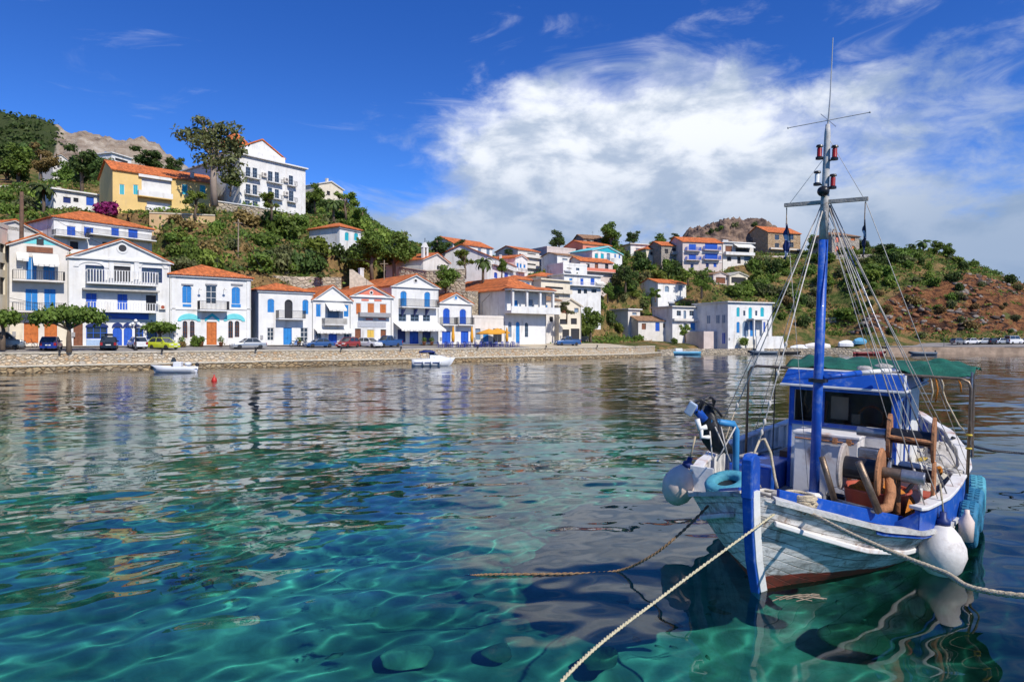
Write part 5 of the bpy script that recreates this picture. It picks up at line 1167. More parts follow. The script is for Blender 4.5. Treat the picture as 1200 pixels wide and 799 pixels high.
for k, (u, v) in enumerate(((806, 285), (815, 278), (828, 272), (836, 270), (846, 266), (862, 264), (884, 262), (900, 268), (908, 276), (852, 274), (874, 276))):
    p = P(u, v, 233); put_bush(('dk', 'md', 'ol')[k % 3], p-Vector((0, 0, 1.2)), rnd.uniform(1.6, 2.8), rnd.uniform(3, 5), 'bush growing from the clefts of the rocky crag', 'bushes of the rocky crag')
# ------------------------------------------------------------------ cars, boats and street things on the quay
TYRE = mat('tyre rubber', (.03, .03, .032), .85, 0, .2, 6); CHROME = mat('bright metal', (.6, .6, .6), .3, .9); CARGL = mat('car glass', (.03, .04, .05), .06, 0, 0, 1, spec=.8)
REDL = mat('red lamp glass', (.30, .015, .015), .25); WHL = mat('clear lamp glass', (.75, .75, .72), .15)
def loft(mb, secs):
    """secs: list of rings (equal length) joined into a closed skin"""
    n = len(secs[0]); k = len(mb.v)
    for s_ in secs: mb.v += [tuple(p) for p in s_]
    for i in range(len(secs)-1):
        for j in range(n): mb.f.append((k+i*n+j, k+i*n+(j+1) % n, k+(i+1)*n+(j+1) % n, k+(i+1)*n+j)); mb.mi.append(mb.cur)
    mb.f.append(tuple(k+j for j in range(n))[::-1]); mb.f.append(tuple(k+(len(secs)-1)*n+j for j in range(n))); mb.mi += [mb.cur]*2
    return mb
def wheel(parent, x, y, r, w_=.2):
    M = Matrix.Translation((x, y, r)) @ Matrix.Rotation(math.pi/2, 4, 'X')
    o = MB().lathe([(r*.62, -w_/2), (r*.93, -w_/2), (r, -w_*.3), (r, w_*.3), (r*.93, w_/2), (r*.62, w_/2)], 18, M).build('wheel', TYRE, parent, True)
    MB().lathe([(.03, -w_*.47), (r*.6, -w_*.42), (r*.6, w_*.42), (.03, w_*.47)], 10, M).build('rim', CHROME, o)
    return o
def car(name, label, loc, rz, paint, kind='hatch', L=3.9, W_=1.68, H=1.48, group='cars parked along the quay', cat='car', roofbox=False):
    """x forward, wheels on z = 0"""
    root = empty(name, loc, rz, label, cat, group); r = .30; b = MB(); hw = W_/2; f, re = L/2, -L/2; bz = .30; sill = .2
    belt = H*.60
    if kind == 'pickup': prof = [(re, belt*.97), (re+L*.34, belt*.97), (f-L*.30, belt*1.0), (f-.15, belt*.88), (f, belt*.62)]; cab = (re+L*.36, re+L*.42, f-L*.42, f-L*.29)
    elif kind == 'sedan': prof = [(re, belt*.82), (re+.12, belt*.98), (re+L*.2, belt*1.02), (f-L*.30, belt), (f-.25, belt*.82), (f, belt*.6)]; cab = (re+L*.16, re+L*.30, f-L*.44, f-L*.28)
    elif kind == 'van': prof = [(re, belt), (f-L*.24, belt), (f-.1, belt*.85), (f, belt*.55)]; cab = (re+.08, re+.2, f-L*.36, f-L*.20)
    else: prof = [(re, belt*.95), (re+.2, belt*1.02), (f-L*.28, belt), (f-.2, belt*.84), (f, belt*.6)]; cab = (re+.1, re+L*.16, f-L*.45, f-L*.26)
    secs = []
    for i, (x, z) in enumerate(prof):
        e = .9 if i in (0, len(prof)-1) else 1.0
        secs.append([(x, -hw*e*.94, sill), (x, -hw*e, bz+.15), (x, -hw*e, z*.82), (x, -hw*e*.93, z), (x, hw*e*.93, z), (x, hw*e, z*.82), (x, hw*e, bz+.15), (x, hw*e*.94, sill)])
    if kind == 'pickup':
        body = loft(b, secs); o = body.build('body', paint, root, False, .05)
        MB().box(re+.12, re+L*.33, -hw*.85, hw*.85, belt*.972, belt*.985).build('cargo_bed', TYRE, root)
        for y in (-hw*.93, hw*.86): MB().box(re+.02, re+L*.34, y, y+hw*.07, belt*.99, belt*1.12).build('bed_rail', paint, root)
    else: o = loft(b, secs).build('body', paint, root, False, .05)
    x0, x1, x2, x3 = cab; zb, zt = belt*.985, H-.05
    g = MB(); bw, tw = hw*.9, hw*.74
    g.add([(x0, -bw, zb), (x3, -bw, zb), (x3, bw, zb), (x0, bw, zb), (x1, -tw, zt), (x2, -tw, zt), (x2, tw, zt), (x1, tw, zt)], [(0, 1, 5, 4), (1, 2, 6, 5), (2, 3, 7, 6), (3, 0, 4, 7), (4, 5, 6, 7)]); g.build('windows', CARGL, root)
    rf = MB(); rf.box(x1-.06, x2+.06, -tw-.02, tw+.02, zt-.03, H); 
    xm = x0+(x3-x0)*.47
    for s_ in (-1, 1):
        for a, c in ((x0, x1), (x3, x2), (xm, xm-.02)): rf.tube([(a, s_*(bw+.01), zb), (c, s_*(tw+.015), zt)], .045 if a != xm else .035, 5)
    rf.build('roof', paint, root, False, .02)
    for x in (re+L*.2, f-L*.19):
        for s_ in (-1, 1):
            wheel(root, x, s_*(hw-.1), r)
    for s_ in (-1, 1):
        MB().box(f-.12, f+.012, s_*hw*.62-.17, s_*hw*.62+.17, belt*.56, belt*.74).build('headlight', WHL, root)
        MB().box(re-.012, re+.1, s_*hw*.78-.12, s_*hw*.78+.12, belt*.55, belt*.92).build('tail_light', REDL, root)
        MB().box(f-L*.33, f-L*.30, s_*(hw+.02)-.09, s_*(hw+.02)+.09, belt*1.02, belt*1.16).build('wing_mirror', paint, root)
    for x, nm in ((f, 'bumper'), (re, 'bumper')): MB().box(x-.06 if x > 0 else x-.03, x+.03 if x > 0 else x+.06, -hw*.86, hw*.86, .24, .42).build(nm, TYRE if kind in ('pickup', 'van') else paint, root)
    MB().box(re-.04, re-.031, -.26, .26, .5, .61).build('number_plate', WHITE, root); MB().box(f+.031, f+.04, -.26, .26, .32, .42).build('number_plate', WHITE, root)
    if roofbox:
        q = MB().box(x1+.1, x2+.1, -.38, .38, H+.08, H+.36).build('roof_box', TYRE, root, False, .06)
    return root
def qpos(u, n_, dz=0.0):
    """a point on the quay road n_ metres behind the edge, seen in column u"""
    o = Q0-QN*n_; k = (u-600)/800; s_ = (k*o.y-o.x)/(QT.x-k*QT.y); p = o+QT*s_
    return Vector((p.x, p.y, road_z(s_, n_)+.012+dz))
QA = math.atan2(QT.y, QT.x)
P_BLUE = mat('blue car paint', (.012, .03, .22), .25, .1, .05, 2, coat=.8); P_BLACK = mat('black car paint', (.012, .012, .016), .2, .1, .05, 2, coat=.8); P_WHITE = mat('white car paint', (.7, .7, .7), .25, 0, .05, 2, coat=.8)
P_LIME = mat('lime car paint', (.55, .60, .03), .25, 0, .05, 2, coat=.8); P_SILV = mat('silver car paint', (.42, .43, .44), .28, .5, .05, 2, coat=.8); P_RED = mat('dull red car paint', (.28, .035, .03), .35, 0, .12, 3, coat=.4); P_PICK = mat('steel blue car paint', (.03, .09, .24), .3, .1, .08, 2, coat=.6); P_GREY = mat('grey car paint', (.22, .23, .24), .3, .4, .05, 2, coat=.7)
UPN = math.atan2(-QN.y, -QN.x)           # nose to the houses
car('parked_car', 'blue hatchback seen from behind at the quay, left of the clipped mulberry', qpos(60, 4.2), UPN-.25, P_BLUE, 'hatch', 3.9, 1.7, 1.5)
car('parked_car', 'black estate car with a roof box, seen from behind', qpos(128, 4.2), UPN-.2, P_BLACK, 'hatch', 4.3, 1.75, 1.5, roofbox=True)
car('parked_car', 'small white car behind the street lamp', qpos(161, 5.6), UPN+.05, P_WHITE, 'hatch', 3.6, 1.6, 1.4)
car('parked_car', 'lime yellow car facing the water near the clipped round tree', qpos(192, 4.0), UPN+math.pi+.55, P_LIME, 'hatch', 3.7, 1.65, 1.45)
car('parked_car', 'silver saloon parked broadside before the orange front door', qpos(291, 3.6), QA+math.pi, P_SILV, 'sedan', 4.4, 1.7, 1.40)
car('parked_van', 'grey van cut by the left picture edge', qpos(1, 6.0), QA-.1, P_GREY, 'van', 4.4, 1.75, 1.9, cat='van')
car('parked_car', 'dull red hatchback beside the white car and blue pickup', qpos(408, 4.3), QA+math.pi+.5, P_RED, 'hatch', 4.0, 1.7, 1.5)
car('parked_car', 'white hatchback between the red car and the blue pickup', qpos(433, 4.6), UPN+math.pi+.35, P_WHITE, 'hatch', 3.9, 1.7, 1.45)
car('pickup_truck', 'blue pickup truck parked nearest the long awning house', qpos(454, 4.8), QA+math.pi+.25, P_PICK, 'pickup', 4.9, 1.75, 1.75, cat='pickup')
car('pickup_truck', 'blue pickup truck alone on the dusty yard right of the corner house', qpos(665, 5.2), QA+math.pi-.35, P_PICK, 'pickup', 5.0, 1.8, 1.75, cat='pickup')
car('parked_car', 'low blue car half hidden left of the red hatchback', qpos(374, 5.0), QA+math.pi, P_PICK, 'sedan', 4.2, 1.65, 1.3)
for i, (u, k, m_, lb) in enumerate([(1122, 'hatch', P_GREY, 'leftmost grey car on the far right road'), (1136, 'sedan', P_WHITE, 'white saloon on the far right road, second from the left'), (1150, 'hatch', P_SILV, 'silver car in the middle of the far right road'), (1163, 'hatch', P_BLACK, 'black car on the far right road beside the white van'), (1186, 'van', P_WHITE, 'white van on the far right road'), (1172, 'sedan', P_SILV, 'silver saloon tucked against the white van on the far right road'), (1200, 'hatch', P_WHITE, 'white car cut by the right picture edge')]):
    d = 171; car('parked_car' if k != 'van' else 'parked_van', lb, Vector((X(u, d), d-.02*(X(u, d)-92), 2.42)), rnd.choice((.1, 3.2, .3)), m_, k, 4.1 if k != 'van' else 4.8, 1.7, 1.5 if k != 'van' else 2.1, 'cars on the far right road', 'car' if k != 'van' else 'van')
# motorbike and bicycle
def bike(name, label, loc, rz, paint, motor=True, cat='motorbike'):
    root = empty(name, loc, rz, label, cat); r = .3 if motor else .33
    for x in (-.62, .62):
        M = Matrix.Translation((x, 0, r)) @ Matrix.Rotation(math.pi/2, 4, 'X'); o = MB().torus(r-.05, .055 if motor else .025, M, 18, 6).build('wheel', TYRE, root, True)
        s_ = MB(); 
        for a in range(4): s_.tube([(x+math.cos(a*.785)*r*.85, 0, r+math.sin(a*.785)*r*.85), (x-math.cos(a*.785)*r*.85, 0, r-math.sin(a*.785)*r*.85)], .012, 4)
        s_.build('rim', CHROME, o)
    f = MB(); f.tube([(-.62, 0, r), (-.1, 0, .42), (.35, 0, .72), (.62, 0, r)], .03, 6); f.tube([(.35, 0, .72), (.28, 0, 1.0)], .025, 6); f.tube([(.26, -.32, 1.02), (.28, 0, 1.0), (.26, .32, 1.02)], .02, 6); f.tube([(-.1, 0, .42), (-.3, 0, .78)], .025, 6); f.build('frame', IRON, root)
    if motor:
        loft(MB(), [[(-.25, -.14, .3), (-.25, .14, .3), (-.25, .1, .62), (-.25, -.1, .62)], [(.2, -.16, .28), (.2, .16, .28), (.2, .12, .68), (.2, -.12, .68)]]).build('engine', CHROME, root); MB().ell((.12, 0, .76), (.28, .15, .13), 10, 6).build('fuel_tank', paint, root, True); MB().ell((.42, 0, .92), (.1, .1, .12), 8, 6).build('headlight', WHL, root, True)
    MB().ell((-.35, 0, .80), (.32 if motor else .14, .13 if motor else .08, .06), 10, 5).build('saddle', TYRE, root, True)
    return root
bike('motorbike', 'blue motorbike leaning before the plain house with one blue door', qpos(346, 6.3), QA+.2, P_PICK); bike('motorbike', 'dark scooter right of the blue motorbike', qpos(357, 6.6), QA+.4, P_GREY)
bike('bicycle', 'bicycle parked under the tall house with garage doors', qpos(33, 7.6), QA, P_BLACK, False, 'bicycle')
# street lamp with five globes
def lamp(label, p):
    root = empty('street_lamp', p, 0, label, 'street lamp'); MB().lathe([(.22, 0), (.2, .35), (.1, .5), (.08, 1.2), (.06, 2.9), (.09, 2.95)], 10).build('post', IRON, root, True); GL = mat('opal globe', (.8, .79, .75), .3, 0, 0)
    for dx, dz in ((-.62, 3.0), (-.34, 3.15), (0, 3.5), (.34, 3.15), (.62, 3.0)):
        a = MB().tube([(0, 0, 2.8), (dx*.6, 0, 2.75), (dx, 0, dz-.18)] if dx else [(0, 0, 2.9), (0, 0, dz-.18)], .03, 5).build('arm', IRON, root); MB().ell((dx, 0, dz), (.2, .2, .2), 12, 8).build('lamp_globe', GL, a, True)
    return root
lamp('black street lamp with five white globes in front of the blue shopfront', qpos(159, 2.6))
def pole(name, label, u, v0, v1, d, r, m, cross=False):
    p = P(u, v1, d); h = (v1-v0)/800*d; root = empty(name, p, 0, label, 'pole'); b = MB(); b.tube([(0, 0, -3), (.05, 0, h)], [r*1.15, r*.8], 8); b.build('post', m, root, True)
    if cross: MB().box(-.7, .7, -.05, .05, h-.7, h-.55).build('crossarm', m, root)
    return root
WOODP = mat('grey pole wood', (.23, .18, .13), .9, 0, .3, 2)
PL = [pole('utility_pole', 'thick brown wooden pole rising by the orange-roofed house at left', 25, 225, 330, 93, .28, mat('brown pole wood', (.12, .07, .045), .9, 0, .3, 2)), pole('utility_pole', 'slim pale wooden pole on the bank below the hotel', 279, 257, 322, 113, .13, WOODP, True), pole('utility_pole', 'slim wooden pole behind the salmon gabled house', 450, 305, 345, 119, .1, WOODP, True), pole('utility_pole', 'thin pole near the end of the left crest', 474, 270, 300, 150, .1, WOODP, True), pole('utility_pole', 'iron pole with lamp on the quay left of the garden wall', 1106, 395, 405, 167, .06, IRON)]
# cafe: parasols, tables, chairs
PARA = mat('orange parasol cloth', (.72, .33, .03), .85, 0, .06, 3)
def parasol(label, p, open_):
    root = empty('parasol', p, 0, label, 'parasol', 'orange cafe parasols'); MB().lathe([(.3, 0), (.3, .08), (.03, .1), (.025, 3.0 if not open_ else 2.9)], 8).build('pole', WHITE, root)
    b = MB()
    if open_:
        k = 8; b.v = [(0, 0, 3.05)]+[(2.2*math.cos(2*math.pi*i/k), 2.2*math.sin(2*math.pi*i/k), 2.3) for i in range(k)]+[(2.2*math.cos(2*math.pi*i/k), 2.2*math.sin(2*math.pi*i/k), 2.1) for i in range(k)]
        for i in range(k): b.f += [(0, 1+i, 1+(i+1) % k), (1+i, 9+i, 9+(i+1) % k, 1+(i+1) % k)]; b.mi += [0, 0]
    else: b.lathe([(.05, 3.35), (.16, 2.9), (.28, 1.6), (.22, .75), (.05, .7)][::-1], 10)
    b.build('canopy', PARA, root, not open_); return root
parasol('open orange parasol over the cafe tables', qpos(573, 3.6), True)
parasol('open orange parasol touching the big one, nearer the corner house', qpos(583, 6.4), True)
for u, lb in ((531, 'rolled orange parasol before the two-door house, left of its second door'), (553, 'rolled orange parasol between two-door house and cafe'), (594, 'rolled orange parasol at the corner house wall')): parasol(lb, qpos(u, 4.0), False)
CHB = mat('blue chair paint', (.03, .05, .28), .6)
def chair_proto():
    root = empty('cafe_chair', (0, 0, 0)); b = MB().box(-.22, .22, -.22, .22, .43, .47).build('seat', CHB, root)
    k = MB(); k.box(-.22, -.18, .18, .22, .47, .92); k.box(.18, .22, .18, .22, .47, .92); k.box(-.18, .18, .185, .215, .78, .9); k.box(-.18, .18, .185, .215, .58, .68); k.build('backrest', CHB, root)
    for x in (-.2, .2):
        for y in (-.2, .2): MB().box(x-.022, x+.022, y-.022, y+.022, 0, .429).build('leg', CHB, root)
    return root
def table_proto():
    root = empty('cafe_table', (0, 0, 0)); MB().box(-.4, .4, -.4, .4, .71, .75).build('tabletop', mat('pale table top', (.45, .46, .5), .5), root)
    for x in (-.35, .35):
        for y in (-.35, .35): MB().box(x-.025, x+.025, y-.025, y+.025, 0, .709).build('leg', CHB, root)
    return root
c0, t0 = chair_proto(), table_proto(); fc = ft = True
for i, u in enumerate((518, 527, 541, 548, 561, 568, 579, 586, 598, 604)):
    p = qpos(u, 2.6+.8*(i % 2)); t_ = t0 if ft else copy_tree(t0); ft = False; t_.location = p; t_.rotation_euler = (0, 0, QA+rnd.uniform(-.2, .2)); tag(t_, 'small square cafe table with blue legs on the quay', 'table', 'cafe tables on the quay')
    for a in (0, 1.57, 3.14):
        if i in (0, 9) and a == 0: continue
        c_ = c0 if fc else copy_tree(c0); fc = False; an = QA+a+rnd.uniform(-.25, .25); c_.location = p+Vector((math.cos(an-1.57), math.sin(an-1.57), 0))*-.62; c_.rotation_euler = (0, 0, an); tag(c_, 'blue wooden cafe chair at a table on the quay', 'chair', 'blue cafe chairs on the quay')
# small boats
def small_boat(name, label, loc, rz, L, B, H, hullm, deckm, cat='boat', motor=True, extra=None, group=None):
    """x forward; a lofted open hull afloat at z = 0"""
    root = empty(name, loc, rz, label, cat, group); secs = []; n = 13
    for i in range(n):
        t = i/(n-1); x = -L/2+L*t; w_ = B/2*(1-max(0, (t-.35)/.65)**2.3)*(.86+.14*min(1, t/.25)); z = H*(.85+.5*max(0, t-.4)**1.5); kz = -.28+.35*max(0, t-.75)*2
        rk = max(0, (t-.7)/.3)*L*.13; secs.append([(x, -w_, z), (x-rk*.45, -w_*.93, z*.45), (x-rk*.8, -w_*.62, kz*.4), (x-rk, 0, kz), (x-rk*.8, w_*.62, kz*.4), (x-rk*.45, w_*.93, z*.45), (x, w_, z), (x, w_*.84, z+.02), (x, w_*.78, z*.5), (x, 0, z*.42), (x, -w_*.78, z*.5), (x, -w_*.84, z+.02)])
    loft(MB(), secs).build('hull', hullm, root, True)
    b = MB()
    for t in (.2, .45, .65):
        x = -L/2+L*t; w_ = B/2*.8*(1-max(0, (t-.35)/.65)**2.3); b.box(x-.12, x+.12, -w_, w_, H*.62, H*.68)
    b.build('thwart', deckm, root)
    if motor:
        m = empty('outboard_motor', (-L/2-.12, 0, H*.7), 0, parent=root); MB().ell((0, 0, .32), (.22, .16, .22), 10, 7).build('cowling', TYRE, m, True)
    return root
HULLW = mat('white gelcoat', (.72, .73, .74), .35, 0, .06, 1.5, stain=(.45, .45, .42), stain_amt=.3); HULLB = mat('pale blue boat paint', (.10, .32, .48), .5, 0, .1, 2); HULLG = mat('slate boat paint', (.10, .13, .17), .5, 0, .1, 2)
def wl(u, v): d = HC*800/(v-398); return Vector((X(u, d), d, 0))
def motorboat():
    p = wl(203, 436.5); r = small_boat('motor_boat', 'white open motor boat with black outboard moored below the cars', p, QA-.55+math.pi, 4.6, 1.8, .75, HULLW, HULLW)
    MB().box(-.9, -.1, -.45, .45, .5, 1.15).build('console', HULLW, r, False, .08); MB().prism([(-.2, 1.15), (.15, 1.15), (-.05, 1.6)], 'y', -.4, .4).build('windscreen', CARGL, r); MB().ell((-1.5, 0, .9), (.35, .5, .22), 10, 6).build('seat_cover', HULLW, r, True)
motorboat()
def cruiser():
    p = wl(508, 429); r = empty('cabin_cruiser', p, QA-.5, 'white cabin cruiser with blue folding top moored under the cafe', 'boat'); r.scale = (.86, .86, .86); L, B = 6.6, 2.5; secs = []
    for i in range(12):
        t = i/11; x = -L/2+L*t; w_ = B/2*(1-max(0, (t-.4)/.6)**2.4); z = .95+.25*t; rk = max(0, (t-.6)/.4)*1.1; secs.append([(x, -w_, z), (x-rk*.5, -w_*.92, .3), (x-rk, -w_*.55, -.25), (x-rk, w_*.55, -.25), (x-rk*.5, w_*.92, .3), (x, w_, z), (x, w_*.8, z+.12), (x, -w_*.8, z+.12)])
    loft(MB(), secs).build('hull', HULLW, r, True); st_ = MB(); st_.box(-L/2+.3, L/2-2.2, -B/2*.97-.02, B/2*.97+.02, .52, .64); st_.build('stripe', NAVY, r)
    loft(MB(), [[(-.6, -.95, 1.1), (-.6, .95, 1.1), (-.6, .8, 1.75), (-.6, -.8, 1.75)], [(1.2, -.8, 1.2), (1.2, .8, 1.2), (.8, .65, 1.7), (.8, -.65, 1.7)], [(2.3, -.3, 1.25), (2.3, .3, 1.25), (2.2, .25, 1.35), (2.2, -.25, 1.35)]]).build('cabin', HULLW, r, False, .05)
    loft(MB(), [[(-.7, -.85, 1.76), (-.7, .85, 1.76), (-.9, .8, 2.15), (-.9, -.8, 2.15)], [(.75, -.7, 1.71), (.75, .7, 1.71), (-.1, .7, 2.15), (-.1, -.7, 2.15)]]).build('windscreen', CARGL, r)
    t_ = MB(); 
    for i in range(8):
        a = math.pi*i/7; 
    loft(t_, [[(x, -1.05, 2.05), (x, -.9, 2.3+h), (x, 0, 2.42+h), (x, .9, 2.3+h), (x, 1.05, 2.05), (x, .9, 2.24+h), (x, 0, 2.36+h), (x, -.9, 2.24+h)] for x, h in ((-2.2, -.1), (-1.4, .05), (-.5, .05), (.2, -.12))]).build('folding_top', NAVY, r, True)
    for x in (-2.1, -1.0, .1):
        for s_ in (-1, 1): MB().tube([(x*.9, s_*1.1, 1.1), (x, s_*1.04, 2.1)], .02, 5).build('top_strut', CHROME, r)
    rl = MB(); rl.tube([(1.0, -1.05, 1.7), (2.6, -.6, 1.8), (3.2, 0, 1.85), (2.6, .6, 1.8), (1.0, 1.05, 1.7)], .02, 5)
    for x, y in ((1.0, 1.05), (2.6, .6), (3.2, 0)): rl.tube([(x, y, 1.2), (x, y, 1.75)], .018, 5); rl.tube([(x, -y, 1.2), (x, -y, 1.75)], .018, 5)
    rl.build('bow_rail', CHROME, r)
    for k, x in enumerate((-1.6, -.4, .9)):
        f = MB().lathe([(.03, -.32), (.12, -.25), (.13, .2), (.05, .3)], 10).build('fender', HULLW, None, True); f.location = Matrix.Translation(p) @ Matrix.Rotation(QA-.5, 4, 'Z') @ (Vector((x, -B/2-.13, .55))*.86); tag(f, ['white fender hanging at the stern end of the cabin cruiser', 'white fender amidships on the cabin cruiser', 'white fender nearest the bow of the cabin cruiser'][k], 'fender')
cruiser()
b_ = small_boat('fishing_boat', 'pale blue open boat with white top afloat off the far shore', Vector((X(795, 157), 157, 0)), .1+math.pi, 10, 2.4, .95, HULLB, HULLW, motor=False); MB().box(-.8, .9, -.6, .6, .5, 1.5).build('wheelhouse', HULLW, b_, False, .1)
small_boat('rowing_boat', 'dark boat moored under the cubic house', Vector((X(893, 164), 164, 0)), .05+math.pi, 7, 2.0, .9, HULLG, HULLW, motor=False); small_boat('rowing_boat', 'grey blue boat with outboard moored by the sandy embankment', Vector((X(1080, 156), 156, 0)), math.pi+.1, 6.5, 2, .8, HULLG, HULLW)
small_boat('rowing_boat', 'dark red boat hauled along the quay behind the rigging', Vector((X(1020, 157), 157, 0)), .05, 7.5, 1.9, .8, mat('dark red boat paint', (.2, .03, .03), .5), HULLW, motor=False); small_boat('rowing_boat', 'small black boat left of the mast on the far shore', Vector((X(927, 166), 166, 0)), .05, 5, 1.8, .7, TYRE, HULLW, motor=False)
for i, (u, L, m_, lb) in enumerate([(938, 7, HULLW, 'boat under a white cover, leftmost on the far quay behind the shrouds'), (958, 9, WHITE2, 'long boat under a pale cover behind the mast'), (992, 6, HULLW, 'white covered boat right of the mast on the far quay'), (1008, 5, HULLB, 'small blue covered boat on the far quay')]):
    d = 174; o = MB(); secs = []; L = L*.75
    for k in range(7): t = k/6; q = math.sin(math.pi*(.1+.8*t)); secs.append([(-L/2+L*t, -1.1*q, 0), (-L/2+L*t, -1.2*q, .8), (-L/2+L*t, 0, 1.0+.7*q), (-L/2+L*t, 1.2*q, .8), (-L/2+L*t, 1.1*q, 0)])
    o = loft(o, secs).build('covered_boat', m_, None, False, .08); o.location = (X(u, d), d, min(ground(X(u, d), d), 2.3)+.05); o.rotation_euler = (0, 0, .1*i); tag(o, lb, 'boat', 'covered boats on the far quay')
bu = empty('mooring_buoy', wl(251, 446.5), 0, 'small red buoy floating off the quay', 'buoy'); MB().lathe([(.02, -.2), (.2, -.1), (.24, .05), (.16, .25), (.06, .4), (.05, .55)], 12).build('float', mat('red buoy', (.5, .03, .02), .5), bu, True); MB().torus(.07, .015, Matrix.Translation((0, 0, .6)) @ Matrix.Rotation(1.57, 4, 'X'), 12, 6).build('ring', CHROME, bu)
# bollards along the quay edge, flower pots by the doors
k = 0
bp = None
for u in (70, 190, 300, 400, 470, 560, 640, 700):
    p = qpos(u, .75, -.03)
    if bp is None: bp = empty('bollard', p, 0, 'low iron mooring bollard on the quay edge', 'bollard', 'bollards on the quay edge'); MB().lathe([(.14, 0), (.11, .08), (.1, .3), (.16, .34), (.14, .42)], 10).build('post', IRON, bp, True); c_ = bp
    else: c_ = copy_tree(bp)
    c_.location = p
POT = mat('clay pot', (.42, .17, .08), .85)
for u, lb in ((213, 'clay flower pot left of the orange front door'), (236, 'clay flower pot nearest the orange front door, left side'), (259, 'clay flower pot right of the orange front door'), (350, 'clay flower pot behind the motorbikes'), (497, 'clay flower pot under the long cream awning'), (506, 'clay flower pot at the right end of the long cream awning')):
    r = empty('flower_pot', qpos(u, 7.2, .1), 0, lb, 'flower pot'); MB().lathe([(.2, 0), (.3, .45), (.33, .46), (.33, .52), (.26, .5)], 12).build('pot', POT, r, True); vv, ff = leaf_cloud([(0, 0, .85, .4, .4, .4)], 160, .16, int(u)); mesh_np('plant', vv, ff, LEAF_MD, r)

# overhead cables
def cable(label, a, b, sag): o = MB(); a, b = Vector(a), Vector(b); o.tube([a.lerp(b, i/14)-a-Vector((0, 0, sag*4*(i/14)*(1-i/14))) for i in range(15)], .022, 4); c = o.build('overhead_cable', IRON); c.location = a; tag(c, label, 'cable')
cable('cable sagging from the thick brown pole to the white hip-roofed house', P(25, 232, 93), A3.L+Vector((1, .5, A3.h+.3)), 1.2); cable('cable from the pole below the hotel to the plain white house', P(279, 259, 113), A4.L+Vector((2, .5, A4.h+.4)), .8); cable('cable between the bank pole and the pole behind the salmon house', P(279, 260, 113), P(450, 307, 119), 1.5)
o_ = -QN
cable('cable running across the fronts of the two tall left houses', A1.L+Vector((0, 0, 5.6))+QN*.4, A2.R+Vector((0, 0, 5.5))+QN*.4, .25)
# ------------------------------------------------------------------ the wooden fishing boat in front
BR = empty('fishing_boat', (3.3, 9.36, 0), 0, 'old white and blue wooden fishing boat with tall blue mast moored in front', 'fishing boat')
BR.rotation_euler = (0, math.radians(2.0), math.radians(-37))
BM = Matrix.Translation((3.3, 9.36, 0)) @ BR.rotation_euler.to_matrix().to_4x4(); BI = BM.inverted()
def BP(u, v, z): d = (HC-z)*800/(v-398); return BI @ Vector((X(u, d), d, z))     # boat coordinates: x to starboard as seen from here, y aft, z up
def BPd(u, v, d): return BI @ P(u, v, d)
ip = lambda a, t: float(np.interp(a, [q[0] for q in t], [q[1] for q in t]))
HS = [(0, .05), (.12, .32), (.35, .63), (.8, 1.04), (1.3, 1.40), (2, 1.74), (3, 1.98), (4, 2.08), (5.5, 2.12), (7, 1.98), (8.5, 1.6), (9.6, .95), (10.3, .08)]
HW = [(0, .03), (.5, .27), (1, .55), (2, 1.06), (3, 1.45), (4, 1.7), (5.5, 1.8), (7, 1.6), (8.5, 1.0), (9.6, .35), (10.3, .03)]
ZS = [(0, 1.43), (.5, 1.22), (1.3, .94), (2.2, .75), (3.5, .66), (5.5, .66), (7.5, .80), (9, 1.02), (10.3, 1.35)]
zs_ = lambda a: ip(a, ZS)
def hull_pt(a, f, side):
    """f 0..1 from keel to sheer"""
    zt = zs_(a); zk = -.85+.5*max(0, 1-a/1.2)**2
    z = zk+(zt-zk)*f; hs, hw = ip(a, HS), ip(a, HW)
    w_ = hw+(hs-hw)*(max(z, 0)/zt)**.8 if z >= 0 else hw*(1-(z/zk)**2)**.7 if z > zk else 0
    return Vector((side*w_, a+(float(np.interp(z, [-.6, 0, .5, 1.0, 1.5], [.45, .08, -.18, -.33, -.42]))+.17)*max(0, 1-a/2.2)-.04*min(1, a), z))
PLANK = bpy.data.materials.new('weathered hull paint'); PLANK.use_nodes = True; t = NT(PLANK.node_tree); b_ = PLANK.node_tree.nodes['Principled BSDF']
o_ = t.n('ShaderNodeTexCoord').outputs['Object']; pl = t.n('ShaderNodeAttribute', attribute_name='plank').outputs['Fac']; sz = t.n('ShaderNodeSeparateXYZ'); t.put(sz.inputs[0], o_)
str_ = t.noise(t.map(o_, (1.1, 1.1, 7)), 1.6, 7, .68, .3); pat = t.noise(o_, 1.9, 7, .68)
c = t.mix(t.ss(str_, .40, .66), (.86, .82, .76), (.40, .37, .33))
c = t.mix(t.m('MULTIPLY', t.ss(pat, .52, .64), .85), c, (.30, .27, .24))
c = t.mix(t.ss(t.noise(o_, 5.5, 5, .7), .62, .70), c, (.20, .10, .05))
c = t.mix(t.m('MULTIPLY', t.ss(t.noise(t.map(o_, (4, 4, .45)), 1.5, 5, .6), .58, .72), .7), c, (.27, .13, .055))
c = t.mix(t.m('MULTIPLY', t.ss(t.noise(t.map(o_, (1, 1, 2.2)), 9, 6, .75), .56, .62), .55), c, (.13, .125, .12))
sm = t.m('FRACT', t.m('MULTIPLY', pl, 13.0)); seam = t.m('MULTIPLY', t.ss(t.m('ABSOLUTE', t.m('SUBTRACT', sm, .5)), .44, .5), t.ss(t.noise(o_, 2.6, 4), .34, .6, .35, 1.0))
c = t.mix(seam, c, (.10, .09, .08))
redz = t.m('ADD', sz.outputs[2], t.m('MULTIPLY', t.m('SUBTRACT', t.noise(o_, 3.2, 5, .65), .5), .10)); lim = t.ss(sz.outputs[1], 0.0, 3.5, .25, .07)
